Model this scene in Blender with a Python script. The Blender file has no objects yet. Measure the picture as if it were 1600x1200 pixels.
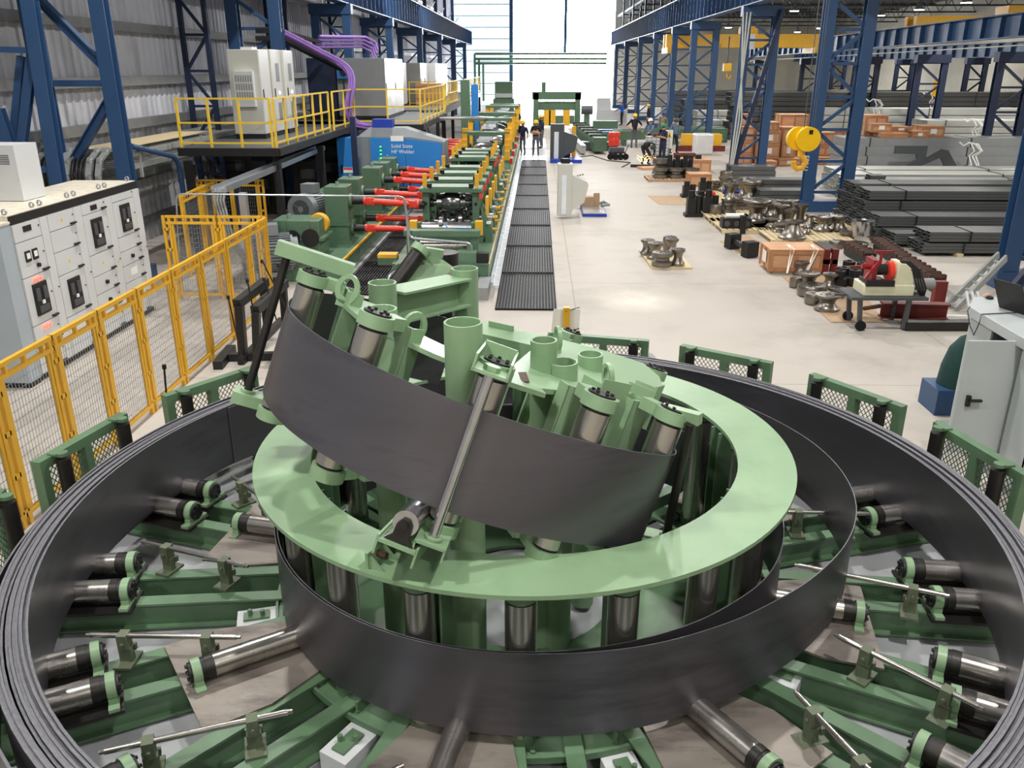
import bpy, bmesh, math, random
from mathutils import Vector as V, Matrix as MX
PI = math.pi; R = math.radians
rnd = random.Random(11)
scn = bpy.context.scene
COL = scn.collection

# ---------------------------------------------------------------- materials
def lin(c):
    return tuple(((x/255)/12.92 if x/255 <= .04045 else ((x/255+.055)/1.055)**2.4) for x in c) + (1,)
MAT = {}
def mat(key, rgb, rough=.5, metal=0, var=.12, scale=4, bump=0, stretch=(1, 1, 1), dirt=None, dscale=1.5, damt=.5, spec=.5, coat=0, world=False):
    m = bpy.data.materials.new(key); m.use_nodes = True
    nt = m.node_tree; N = nt.nodes; L = nt.links
    b = N['Principled BSDF']
    b.inputs['Metallic'].default_value = metal
    b.inputs['Specular IOR Level'].default_value = spec
    if coat: b.inputs['Coat Weight'].default_value = coat
    tc = N.new('ShaderNodeTexCoord'); mp = N.new('ShaderNodeMapping'); mp.inputs['Scale'].default_value = stretch
    if world:
        g = N.new('ShaderNodeNewGeometry'); L.new(g.outputs['Position'], mp.inputs[0])
    else: L.new(tc.outputs['Object'], mp.inputs[0])
    nz = N.new('ShaderNodeTexNoise'); nz.inputs['Scale'].default_value = scale; nz.inputs['Detail'].default_value = 5
    L.new(mp.outputs[0], nz.inputs['Vector'])
    c = lin(rgb)
    rp = N.new('ShaderNodeValToRGB')
    rp.color_ramp.elements[0].position = .3; rp.color_ramp.elements[1].position = .7
    rp.color_ramp.elements[0].color = tuple(x*(1-var) for x in c[:3]) + (1,)
    rp.color_ramp.elements[1].color = tuple(min(1, x*(1+var)) for x in c[:3]) + (1,)
    L.new(nz.outputs[0], rp.inputs[0]); out = rp.outputs[0]
    if dirt:
        n2 = N.new('ShaderNodeTexNoise'); n2.inputs['Scale'].default_value = dscale; n2.inputs['Detail'].default_value = 8; n2.inputs['Roughness'].default_value = .65
        L.new(mp.outputs[0], n2.inputs['Vector'])
        r2 = N.new('ShaderNodeValToRGB'); r2.color_ramp.elements[0].position = .5; r2.color_ramp.elements[1].position = .72
        r2.color_ramp.elements[0].color = (0, 0, 0, 1); r2.color_ramp.elements[1].color = (damt, damt, damt, 1)
        L.new(n2.outputs[0], r2.inputs[0])
        mx = N.new('ShaderNodeMix'); mx.data_type = 'RGBA'; mx.inputs[7].default_value = lin(dirt)
        L.new(r2.outputs[0], mx.inputs[0]); L.new(out, mx.inputs[6]); out = mx.outputs[2]
    L.new(out, b.inputs['Base Color'])
    mr = N.new('ShaderNodeMapRange'); mr.inputs[3].default_value = max(.02, rough-.08); mr.inputs[4].default_value = min(1, rough+.08)
    L.new(nz.outputs[0], mr.inputs[0]); L.new(mr.outputs[0], b.inputs['Roughness'])
    if bump:
        bp = N.new('ShaderNodeBump'); bp.inputs['Strength'].default_value = bump; bp.inputs['Distance'].default_value = .02
        L.new(nz.outputs[0], bp.inputs['Height']); L.new(bp.outputs[0], b.inputs['Normal'])
    MAT[key] = m
    return m
def glow(key, rgb, strength):
    m = bpy.data.materials.new(key); m.use_nodes = True; N = m.node_tree.nodes
    b = N['Principled BSDF']; b.inputs['Base Color'].default_value = lin(rgb)
    b.inputs['Emission Color'].default_value = lin(rgb); b.inputs['Emission Strength'].default_value = strength
    MAT[key] = m; return m

mat('green', (138, 168, 132), .4, 0, .04, 3, dirt=(96, 122, 88), dscale=2.2, damt=.3)
mat('dgreen', (94, 124, 94), .45, 0, .07, 3, dirt=(64, 76, 58), dscale=2.5, damt=.45)
mat('olive', (100, 110, 88), .55, .1, .1, 6, dirt=(66, 64, 54), dscale=6, damt=.6)
mat('mgreen', (86, 116, 92), .42, 0, .08, 3, dirt=(48, 58, 48), dscale=3, damt=.4)
mat('strip', (106, 104, 110), .38, .75, .16, 1.1, stretch=(.4, .4, 2.2), dirt=(46, 45, 50), dscale=1.1, damt=.75)
mat('edge', (122, 122, 127), .5, .4, .15, 30)
mat('roller', (178, 174, 168), .26, .9, .06, 6, stretch=(1, 1, .2))
mat('rollsteel', (136, 130, 122), .32, .85, .06, 3)
mat('dsteel', (58, 56, 54), .45, .7, .15, 8)
mat('chrome', (190, 190, 192), .2, .95, .08, 10)
mat('black', (22, 22, 23), .5, 0, .2, 6)
mat('deck', (138, 130, 122), .45, .25, .16, 2.2, stretch=(1, 3, 1), dirt=(56, 48, 42), dscale=1.3, damt=.9)
mat('floorpaint', (170, 173, 176), .5, 0, .06, 1.5, dirt=(120, 122, 122), dscale=1.5, damt=.5)
mat('lever', (140, 26, 34), .4, 0, .08, 5)
mat('cabgrey', (196, 196, 188), .5, 0, .03, 2)
mat('blue', (44, 76, 116), .45, 0, .07, 2, dirt=(32, 54, 86), dscale=2, damt=.35)
mat('navy', (24, 38, 66), .5, 0, .1, 3)
mat('yellow', (228, 174, 44), .45, 0, .06, 4)
mat('hookyel', (246, 196, 12), .4, 0, .04, 4)
mat('red', (226, 62, 42), .4, 0, .08, 5)
mat('dred', (112, 40, 36), .55, 0, .12, 5)
mat('white', (214, 216, 216), .5, 0, .03, 2)
mat('panelw', (206, 209, 210), .45, 0, .03, 2)
mat('cream', (222, 214, 196), .6, 0, .06, 5, dirt=(150, 140, 120), dscale=7, damt=.5)
mat('grey', (140, 143, 144), .5, 0, .06, 3)
mat('dgrey', (72, 76, 80), .5, 0, .08, 3)
mat('motor', (126, 132, 136), .5, .1, .06, 4)
mat('conduit', (176, 180, 186), .35, .7, .06, 6)
mat('galv', (168, 172, 170), .42, .35, .1, 1.5, stretch=(.3, 3, 3))
mat('galvl', (196, 198, 192), .45, .25, .08, 1.5, stretch=(.3, 3, 3))
mat('darktube', (86, 88, 88), .48, .2, .12, 1.5, stretch=(.3, 3, 3))
mat('wood', (206, 160, 122), .65, 0, .1, 3, stretch=(1, 1, 6), dirt=(170, 122, 86), dscale=2, damt=.4)
mat('batten', (178, 126, 88), .65, 0, .12, 4)
mat('pine', (206, 188, 150), .65, 0, .12, 4, stretch=(1, 6, 1))
mat('board', (176, 148, 118), .75, 0, .12, 5)
mat('plastic', (226, 228, 230), .3, 0, .05, 5)
mat('purple', (150, 112, 190), .45, 0, .06, 6)
mat('skyblue', (40, 128, 206), .4, 0, .04, 3)
mat('dblue', (26, 62, 168), .45, 0, .06, 4)
mat('rope', (120, 92, 60), .8, 0, .2, 30)
mat('rubber', (27, 28, 29), .75, 0, .2, 30, spec=.25)
mat('millroll', (128, 128, 130), .2, .95, .06, 4)
mat('railyel', (238, 200, 62), .45, 0, .05, 4)
mat('shaded_panel', (166, 176, 184), .45, 0, .04, 2)  # blue-grey puts the weaker light on the switchgear end face into colour
mat('deskgrey', (178, 184, 185), .45, 0, .03, 2)
mat('rust', (76, 52, 44), .7, .2, .25, 12)
mat('wallsheet', (196, 198, 206), .5, .15, .1, .6, stretch=(1, 1, .3), dirt=(110, 110, 114), dscale=.9, damt=.6, world=True)
mat('beige', (206, 202, 188), .6, 0, .06, .8, world=True)
mat('girt', (120, 122, 122), .55, .2, .1, 4)
mat('roof', (66, 70, 76), .7, 0, .1, 2)
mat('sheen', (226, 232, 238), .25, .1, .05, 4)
mat('label', (238, 238, 234), .6, 0, .03, 10)
mat('skin', (196, 148, 120), .55, 0, .06, 20)
mat('hair', (40, 30, 26), .7, 0, .2, 30)
mat('cloth_black', (28, 28, 32), .85, 0, .15, 20)
mat('cloth_navy', (36, 42, 66), .85, 0, .12, 20)
mat('cloth_grey', (92, 92, 100), .85, 0, .12, 20)
mat('cloth_lgrey', (150, 150, 156), .85, 0, .12, 20)
mat('cloth_blue', (30, 92, 186), .85, 0, .1, 20)
mat('cloth_slate', (96, 116, 138), .85, 0, .1, 20)
mat('cloth_khaki', (150, 140, 116), .85, 0, .1, 20)
mat('helm_yellow', (240, 206, 40), .35, 0, .03, 5)
mat('helm_green', (36, 146, 96), .35, 0, .03, 5)
mat('helm_white', (236, 238, 240), .35, 0, .03, 5)
mat('helm_pink', (226, 132, 120), .35, 0, .03, 5)
mat('helm_purple', (70, 66, 130), .35, 0, .03, 5)
mat('helm_dark', (50, 70, 66), .35, 0, .03, 5)
mat('machcream', (214, 212, 182), .45, 0, .05, 4)
mat('darkgreencloth', (22, 60, 56), .8, 0, .2, 8)
glow('redled', (255, 60, 40), 6)
glow('greenled', (40, 255, 120), 4)
glow('whiteled', (255, 250, 240), 4)
glow('lampglow', (255, 250, 240), 30)
glow('spark', (255, 200, 120), 8)

# ---------------------------------------------------------------- mesh builder
def frame_to(p, q, up=(0, 0, 1)):
    p, q = V(p), V(q); d = (q-p); L = d.length; d = d/L
    u = V(up)
    if abs(d.dot(u)) > .98: u = V((1, 0, 0)) if abs(d.x) < .9 else V((0, 1, 0))
    s = d.cross(u).normalized(); t = s.cross(d).normalized()
    return p, d, s, t, L
class MB:
    def __init__(s): s.v = []; s.f = []; s.mi = []
    def add(s, vs, fs, mi=0):
        b = len(s.v); s.v += [tuple(v) for v in vs]
        for f in fs: s.f.append(tuple(b+i for i in f)); s.mi.append(mi)
        return s
    def box(s, x0, x1, y0, y1, z0, z1, mi=0):
        vs = [(x, y, z) for z in (z0, z1) for y in (y0, y1) for x in (x0, x1)]
        return s.add(vs, [(0, 2, 3, 1), (4, 5, 7, 6), (0, 1, 5, 4), (2, 6, 7, 3), (0, 4, 6, 2), (1, 3, 7, 5)], mi)
    def cbox(s, c, d, rz=0, mi=0):
        a, b = math.cos(rz), math.sin(rz)
        vs = []
        for z in (-.5, .5):
            for y in (-.5, .5):
                for x in (-.5, .5):
                    X, Y = x*d[0], y*d[1]
                    vs.append((c[0]+a*X-b*Y, c[1]+b*X+a*Y, c[2]+z*d[2]))
        return s.add(vs, [(0, 2, 3, 1), (4, 5, 7, 6), (0, 1, 5, 4), (2, 6, 7, 3), (0, 4, 6, 2), (1, 3, 7, 5)], mi)
    def bar(s, p, q, w, h=None, up=(0, 0, 1), mi=0):
        h = w if h is None else h
        p, d, a, t, L = frame_to(p, q, up)
        vs = []
        for e in (p, p+d*L):
            for j in (-.5, .5):
                for i in (-.5, .5): vs.append(e+a*(i*w)+t*(j*h))
        return s.add(vs, [(0, 1, 3, 2), (4, 6, 7, 5), (0, 4, 5, 1), (2, 3, 7, 6), (0, 2, 6, 4), (1, 5, 7, 3)], mi)
    def ibeam(s, p, q, w, h, t=.02, up=(0, 0, 1), mi=0):
        p0, d, a, u, L = frame_to(p, q, up)
        for k in (-1, 1): s.bar(p0+u*(k*(h-t)/2), p0+d*L+u*(k*(h-t)/2), w, t, u, mi)
        s.bar(p0, p0+d*L, t, h-2*t, u, mi); return s
    def rbox(s, p, q, w, h, t, up=(0, 0, 1)):       # hollow rectangular tube, open ends
        p, d, a, u, L = frame_to(p, q, up)
        vs = []
        for e in (p, p+d*L):
            for k in (0, t):
                for i, j in ((-1, -1), (1, -1), (1, 1), (-1, 1)): vs.append(e+a*(i*(w/2-k))+u*(j*(h/2-k)))
        fs = []
        for i in range(4):
            j = (i+1) % 4
            fs += [(i, j, 8+j, 8+i), (4+j, 4+i, 12+i, 12+j), (j, i, 4+i, 4+j), (8+i, 8+j, 12+j, 12+i)]
        return s.add(vs, fs)
    def cyl(s, p, q, r, n=16, r2=None, mi=0, caps=True):
        r2 = r if r2 is None else r2
        p, d, a, t, L = frame_to(p, q)
        vs = [p+a*(r*math.cos(2*PI*i/n))+t*(r*math.sin(2*PI*i/n)) for i in range(n)]
        vs += [p+d*L+a*(r2*math.cos(2*PI*i/n))+t*(r2*math.sin(2*PI*i/n)) for i in range(n)]
        fs = [(i, n+i, n+(i+1) % n, (i+1) % n) for i in range(n)]
        if caps: fs += [tuple(range(n)), tuple(range(2*n-1, n-1, -1))]
        return s.add(vs, fs, mi)
    def pipe(s, p, q, ro, ri, n=28):                # hollow tube with wall
        p, d, a, t, L = frame_to(p, q); vs = []
        for e in (p, p+d*L):
            for r in (ro, ri):
                vs += [e+a*(r*math.cos(2*PI*i/n))+t*(r*math.sin(2*PI*i/n)) for i in range(n)]
        fs = []
        for i in range(n):
            j = (i+1) % n
            fs += [(i, 2*n+i, 2*n+j, j), (n+j, 3*n+j, 3*n+i, n+i), (i, j, n+j, n+i), (2*n+j, 2*n+i, 3*n+i, 3*n+j)]
        return s.add(vs, fs)
    def tube(s, pts, r, n=8, mi=0):
        pts = [V(p) for p in pts]; vs = []; k = len(pts); u = None
        for i, p in enumerate(pts):
            d = (pts[min(i+1, k-1)]-pts[max(i-1, 0)]).normalized()
            if u is None:
                u = V((0, 0, 1)) if abs(d.z) < .9 else V((1, 0, 0))
            u = (u-d*u.dot(d)).normalized(); w = d.cross(u)
            vs += [p+u*(r*math.cos(2*PI*j/n))+w*(r*math.sin(2*PI*j/n)) for j in range(n)]
        fs = [(i*n+j, i*n+(j+1) % n, (i+1)*n+(j+1) % n, (i+1)*n+j) for i in range(k-1) for j in range(n)]
        fs += [tuple(range(n-1, -1, -1)), tuple(range((k-1)*n, k*n))]
        return s.add(vs, fs, mi)
    def lathe(s, prof, p=(0, 0, 0), d=(0, 0, 1), n=24, mi=0):
        p = V(p); d = V(d).normalized()
        _, d, a, t, _ = frame_to(p, p+d)
        vs = []; k = len(prof)
        for r, z in prof:
            vs += [p+d*z+a*(r*math.cos(2*PI*i/n))+t*(r*math.sin(2*PI*i/n)) for i in range(n)]
        fs = [(i*n+j, (i+1)*n+j, (i+1)*n+(j+1) % n, i*n+(j+1) % n) for i in range(k-1) for j in range(n)]
        fs += [tuple(range(n)), tuple(range(k*n-1, (k-1)*n-1, -1))]
        return s.add(vs, fs, mi)
    def slab(s, poly, off):                          # polygon of 3-D points, extruded by vector off
        n = len(poly); o = V(off); vs = [V(p) for p in poly]+[V(p)+o for p in poly]
        fs = [tuple(range(n-1, -1, -1)), tuple(range(n, 2*n))]
        fs += [(i, (i+1) % n, n+(i+1) % n, n+i) for i in range(n)]
        return s.add(vs, fs)
    def arcplate(s, c, ri, ro, a0, a1, z0, z1, n=48):
        full = abs(a1-a0) >= 360
        k = n if full else n+1; vs = []
        for i in range(k):
            a = R(a0+(a1-a0)*i/n); x, y = math.cos(a), math.sin(a)
            vs += [(c[0]+ri*x, c[1]+ri*y, z0), (c[0]+ro*x, c[1]+ro*y, z0), (c[0]+ro*x, c[1]+ro*y, z1), (c[0]+ri*x, c[1]+ri*y, z1)]
        fs = []
        for i in range(n):
            b, e = 4*i, 4*((i+1) % k)
            for j in range(4): fs.append((b+j, b+(j+1) % 4, e+(j+1) % 4, e+j))
        if not full: fs += [(3, 2, 1, 0), (4*n, 4*n+1, 4*n+2, 4*n+3)]
        return s.add(vs, fs)
    def base(s):
        xs, ys, zs = zip(*s.v); return V(((min(xs)+max(xs))/2, (min(ys)+max(ys))/2, min(zs)))
    def build(s, name, m, parent=None, world=True, bev=0, smooth=True):
        me = bpy.data.meshes.new(name)
        inv = None
        if parent is not None and world: inv = WM[parent.name].inverted()
        vs = [inv @ V(v) for v in s.v] if inv is not None else s.v
        me.from_pydata(vs, [], s.f)
        for mm in (m if isinstance(m, (list, tuple)) else [m]): me.materials.append(MAT[mm])
        if any(s.mi): me.polygons.foreach_set('material_index', s.mi)
        bm = bmesh.new(); bm.from_mesh(me); bmesh.ops.recalc_face_normals(bm, faces=bm.faces); bm.to_mesh(me); bm.free()
        if smooth:
            me.polygons.foreach_set('use_smooth', [True]*len(me.polygons))
            me.set_sharp_from_angle(angle=R(35))
        o = bpy.data.objects.new(name, me); COL.objects.link(o)
        if parent is not None:
            o.parent = parent; WM[o.name] = WM[parent.name]
        if bev:
            b = o.modifiers.new('bevel', 'BEVEL'); b.width = bev; b.segments = 2; b.limit_method = 'ANGLE'
        return o
WM = {}
def tag(o, label, cat, group=None, kind=None):
    o['label'] = label; o['category'] = cat
    if group: o['group'] = group
    if kind: o['kind'] = kind
    return o
def thing(name, label, cat, loc=(0, 0, 0), rz=0, group=None):
    o = bpy.data.objects.new(name, None); COL.objects.link(o)
    o.location = loc; o.rotation_euler = (0, 0, rz); o.empty_display_size = .1
    WM[o.name] = MX.Translation(V(loc)) @ MX.Rotation(rz, 4, 'Z')
    return tag(o, label, cat, group)
def one(mb, name, m, label, cat, group=None, kind=None, bev=0):
    b = mb.base(); mb.v = [tuple(V(v)-b) for v in mb.v]
    o = mb.build(name, m, bev=bev); o.location = b; WM[o.name] = MX.Translation(b)
    return tag(o, label, cat, group, kind)
def struct(mb, name, m):
    o = mb.build(name, m); o['kind'] = 'structure'; return o
def dup(root, loc, rz=0, label=None, group=None, scale=None, skip=()):
    r = root.copy(); COL.objects.link(r); r.location = loc; r.rotation_euler = (0, 0, rz)
    if scale: r.scale = scale
    if label: r['label'] = label
    if group: r['group'] = group
    for ch in list(root.children):
        c = ch.copy(); COL.objects.link(c); c.parent = r
        for g in ch.children:
            d = g.copy(); COL.objects.link(d); d.parent = c
    return r
def kid(o, parent):                                   # share a part's mesh on another thing
    c = o.copy(); COL.objects.link(c); c.parent = parent; return c
ORD = 'first second third fourth fifth sixth seventh eighth ninth tenth eleventh twelfth thirteenth fourteenth fifteenth sixteenth seventeenth eighteenth nineteenth twentieth'.split()
def nth(i):
    if i < 20: return ORD[i]
    t = {2: 'twenty', 3: 'thirty', 4: 'forty', 5: 'fifty', 6: 'sixty'}[(i+1)//10]
    return t+'-'+ORD[(i+1) % 10-1] if (i+1) % 10 else t[:-1]+'ieth'
def arc_pts(c, r, a0, a1, n, z):
    return [(c[0]+r*math.cos(R(a0+(a1-a0)*i/n)), c[1]+r*math.sin(R(a0+(a1-a0)*i/n)), z) for i in range(n+1)]
def bend(pts, r=.15, n=4):                            # round the corners of a polyline
    P = [V(p) for p in pts]; out = [P[0]]
    for i in range(1, len(P)-1):
        a = (P[i-1]-P[i]); b = (P[i+1]-P[i]); k = min(r, a.length*.45, b.length*.45)
        a = P[i]+a.normalized()*k; b = P[i]+b.normalized()*k
        for j in range(n+1):
            t = j/n; out.append(a*(1-t)**2+P[i]*(2*t*(1-t))+b*t*t)
    out.append(P[-1]); return out

# ---------------------------------------------------------------- camera
cd = bpy.data.cameras.new('camera'); cam = bpy.data.objects.new('camera', cd); COL.objects.link(cam)
cd.sensor_width = 36; cd.lens = 36*1300/1600; cd.clip_end = 400; cd.clip_start = .05
th = math.atan((600-105)/1300); psi = math.atan(42*math.cos(th)/1300)
cam.location = (0, 0, 4.3); cam.rotation_euler = (PI/2-th, 0, psi)
scn.camera = cam

# ================================================================ STRIP ACCUMULATOR
A = (-.09, 6.09); ZT, ZB = 1.0, .37; ZR = 1.487
def pol(r, a, z=0): return V((A[0]+r*math.cos(R(a)), A[1]+r*math.sin(R(a)), z))
def ribbon(mb, pts, z0, z1, t):
    "upright strip along plan points; z0, z1 numbers or lists; cut edges use slot 1"
    n = len(pts); vs = []
    for i, p in enumerate(pts):
        a = V(pts[max(i-1, 0)][:2]); b = V(pts[min(i+1, n-1)][:2]); d = (b-a).normalized(); nr = V((-d.y, d.x))*(t/2)
        lo = z0[i] if isinstance(z0, list) else z0; hi = z1[i] if isinstance(z1, list) else z1
        for e in (1, -1):
            for z in (lo, hi): vs.append((p[0]+nr.x*e, p[1]+nr.y*e, z))
    b0 = len(mb.v); mb.v += vs
    for i in range(n-1):
        k = b0+4*i; q = k+4
        for f, m in (((k, q, q+1, k+1), 0), ((k+2, k+3, q+3, q+2), 0), ((k+1, q+1, q+3, k+3), 1), ((k, k+2, q+2, q), 1)):
            mb.f.append(f); mb.mi.append(m)
    for k in (b0, b0+4*(n-1)): mb.f.append((k, k+1, k+3, k+2)); mb.mi.append(1)
mb = MB(); pts = []; zl = []; zh = []
TURNS = 13
for i in range(TURNS*120+1):
    a = 120+3*i; t = i/120
    r = 3.592+.0165*t+.003*math.sin(R(a*2+t*40))
    if t > 7.5 and 150 < a % 360 < 250: r += .012*math.sin(R((a % 360-150)*1.8))
    if t > TURNS-1: r += .075*max(0, math.sin(R(a % 360-120)))
    drop = .012*math.sin(t*2.9+1)+.008*math.sin(R(a)+t*1.7)-(.05*max(0, math.sin(R(a % 360-120))) if t > TURNS-1 else 0)
    p = pol(r, a); pts.append(p); zl.append(ZB+drop); zh.append(ZT+drop)
ribbon(mb, pts, zl, zh, .0158)
one(mb, 'steel_strip_coil', ['strip', 'edge'], 'thick outer coil of dark steel strip wound in many turns around the accumulator', 'steel coil')
# loose turn that leaves the outer coil and winds down onto the drum
tab = [(150, 3.57), (122, 3.5), (100, 3.37), (80, 3.25), (59, 3.14), (50, 3.08), (36, 3.0), (23, 2.93), (12, 2.84), (-2, 2.69), (-14, 2.52), (-25, 2.36), (-40, 2.19), (-56, 2.085), (-68, 2.04), (-79, 2.0), (-90, 1.985), (-113, 1.985), (-200, 1.985), (-270, 1.99), (-330, 2.03), (-366, 2.06), (-390, 2.05), (-410, 2.0), (-428, 1.975), (-450, 1.968), (-540, 1.965), (-640, 1.965)]
def interp(tab, a):
    for (a0, r0), (a1, r1) in zip(tab, tab[1:]):
        if a0 >= a >= a1:
            t = (a0-a)/(a0-a1); t = t*t*(3-2*t) if a < -100 else t
            return r0+(r1-r0)*t
    return tab[-1][1]
raw = [interp(tab, 150-2*i) for i in range(396)]
for _ in range(6): raw = raw[:1]+[(raw[i-1]+2*raw[i]+raw[i+1])/4 for i in range(1, len(raw)-1)]+raw[-1:]
mb = MB(); ribbon(mb, [pol(r, 150-2*i) for i, r in enumerate(raw)], ZB, ZT, .007)
one(mb, 'steel_strip', ['strip', 'edge'], 'loose dark strip spiralling in from the coil and wrapped around the green drum', 'steel strip')

# ---------------------------------------------------------------- drum under the ring
D = thing('accumulator_drum', 'round green drum with flat ring top and upright steel rollers in the middle', 'machine', (A[0], A[1], 0))
MB().arcplate(A, 1.671, 2.096, 0, 360, ZR-.03, ZR, 128).build('top_ring', 'green', D)
for a0, a1 in ((218.5, 255), (265, 312), (322, 355), (5, 42), (50, 87), (95, 132), (140, 176), (184, 213)):
    mb = MB(); mb.arcplate(A, 1.62, 2.05, a0, a1, .2, .225, 14); mb.arcplate(A, 2.03, 2.05, a0, a1, .226, .25, 14)
    for k in range(3): mb.cyl(pol(1.98, a0+(k+.5)*(a1-a0)/3, .226), pol(1.98, a0+(k+.5)*(a1-a0)/3, .245), .018, 6)
    am = (a0+a1)/2; mb.bar(pol(1.99, am, .27), pol(1.87, am, .27), .02, .09)
    mb.build('base_segment', 'dgreen', D)
MB().arcplate(A, .75, 1.6, 0, 360, .03, .06, 64).build('floor_plate', 'dgreen', D)
for k in range(9):
    a = 12+40*k; p = pol(1.80, a); t = V((-math.sin(R(a)), math.cos(R(a)), 0))
    MB().ibeam(pol(1.72, a, .02), pol(1.72, a, ZR-.03), .17, .16, .016, up=t).build('post', 'dgreen', D)
first = None
for k in range(18):
    a = 230.5+20*k; p = pol(1.85, a)
    if first is None:
        pr = MB().cyl(p+V((0, 0, .3)), p+V((0, 0, 1.3)), .1, 24).build('roller', 'roller', D)
        mb = MB(); mb.cyl(p+V((0, 0, 1.315)), p+V((0, 0, 1.4)), .105, 24); mb.cyl(p+V((0, 0, 1.4)), p+V((0, 0, ZR-.03)), .05, 8)
        mb.build('bearing_cap', 'dgreen', pr)
        MB().cyl(p+V((0, 0, 1.3)), p+V((0, 0, 1.317)), .092, 20).build('seal', 'black', pr)
        b = MB().cyl(p+V((0, 0, .226)), p+V((0, 0, .3)), .105, 20).build('bearing_foot', 'dgreen', pr)
        first = pr; chs = list(pr.children)
        vert = [o for o in [pr]+chs]
    else:
        o = first.copy(); COL.objects.link(o); o.parent = D; o.rotation_euler = (0, 0, R(20*k))
        for ch in chs:
            c = ch.copy(); COL.objects.link(c); c.parent = o
# splice where two lengths of the ring are bolted together
sp = V((-0.922, 4.391, 1.487)); sa = math.atan2(sp.y-A[1], sp.x-A[0]); rd = V((math.cos(sa), math.sin(sa), 0)); tg = V((-rd.y, rd.x, 0))
mb = MB()
mb.bar(sp-rd*.17+V((0, 0, .055)), sp+rd*.17+V((0, 0, .055)), .02, .11)
for k in (-.14, 0, .14): mb.slab([sp+rd*k+tg*.01+V((0, 0, .001)), sp+rd*k+tg*.11+V((0, 0, .001)), sp+rd*k+tg*.01+V((0, 0, .09))], rd*.014)
mb.build('splice_bracket', 'green', D)
for k in (-.07, .07): MB().cyl(sp+rd*k+V((0, 0, .06))+tg*.01, sp+rd*k+V((0, 0, .06))+tg*.075, .022, 6).build('bolt', 'rust', D)

# ---------------------------------------------------------------- base: paired beams, deck plates, rollers, rods
mb = MB(); mb.arcplate(A, .05, 4.2, 0, 360, 0, .004, 96); fp = mb.build('floor', 'floorpaint'); fp['kind'] = 'structure'
BS = thing('accumulator_bed', 'star of paired green beams and worn steel deck plates under the coil', 'machine bed', (A[0], A[1], 0))
STA = [163.5, 186.2, 207.2, 229, 252, 275, 297.5, 317.5, 334.5, 355.5, 17.5, 41, 64, 87, 110, 137]
for a in STA:
    d = pol(1, a)-V((A[0], A[1], 0)); t = V((-d.y, d.x, 0))
    for s in (-1, 1):
        o = V((A[0], A[1], .15))+t*(.185*s)
        MB().ibeam(o+d*1.7, o+d*4.45, .12, .24, .018).build('beam', 'dgreen', BS)
    o = V((A[0], A[1], 0))
    MB().bar(o+d*4.4-t*.3+V((0, 0, .03)), o+d*4.4+t*.3+V((0, 0, .03)), .2, .06).build('foot_plate', 'dgreen', BS)
MB().arcplate(A, 4.02, 4.12, 0, 360, .27, .33, 96).build('outer_rail', 'dgreen', BS)
DEC = [168.2, 213, 259, 304.4, 346, 31, 77, 122]
for a in DEC:
    poly = [pol(1.86, a-9.5, .271), pol(2.45, a-12, .271), pol(2.86, a-10.5, .271), pol(2.78, a+1, .271), pol(2.8, a+10.5, .271), pol(2.35, a+12, .271), pol(1.86, a+9.5, .271)]
    MB().slab(poly, (0, 0, .018)).build('deck_plate', 'deck', BS)
for a in (196, 240, 288, 328.5):                     # levelling pads with studs
    p = pol(2.2, a, .005); mb = MB(); mb.cbox(p+V((0, 0, .1)), (.3, .22, .19), R(a)); mb.build('levelling_pad', 'panelw', BS)
    mb = MB(); mb.cbox(p+V((0, 0, .205)), (.2, .1, .02), R(a))
    for k in (-.05, .05): mb.cyl(p+V((k, 0, .2)), p+V((k, 0, .26)), .018, 6)
    mb.build('pad_clamp', 'dgreen', BS)
def side_word(a):
    a %= 360
    for lo, hi, w in ((150, 176, 'far left'), (176, 196, 'left'), (196, 218, 'near left'), (218, 245, 'lower left corner'), (245, 285, 'front'), (285, 312, 'front right'), (312, 326, 'lower right corner'), (326, 345, 'near right'), (345, 366, 'right'), (0, 6, 'right'), (6, 60, 'far right')):
        if lo <= a < hi: return w
    return 'back'
def bearing(mb, c, ax, r, up):                      # pillow-block ring with a foot
    ax = V(ax).normalized(); w = ax.cross(V(up)).normalized()
    mb.cyl(c-ax*.03, c+ax*.03, r, 24)
    mb.bar(c-V(up)*(r*.5), c-V(up)*(r+.02), r*1.9, .06, up=ax)
    mb.bar(c-V(up)*(r+.005)-w*(r+.05), c-V(up)*(r+.005)+w*(r+.05), .07, .03, up=up)
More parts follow.
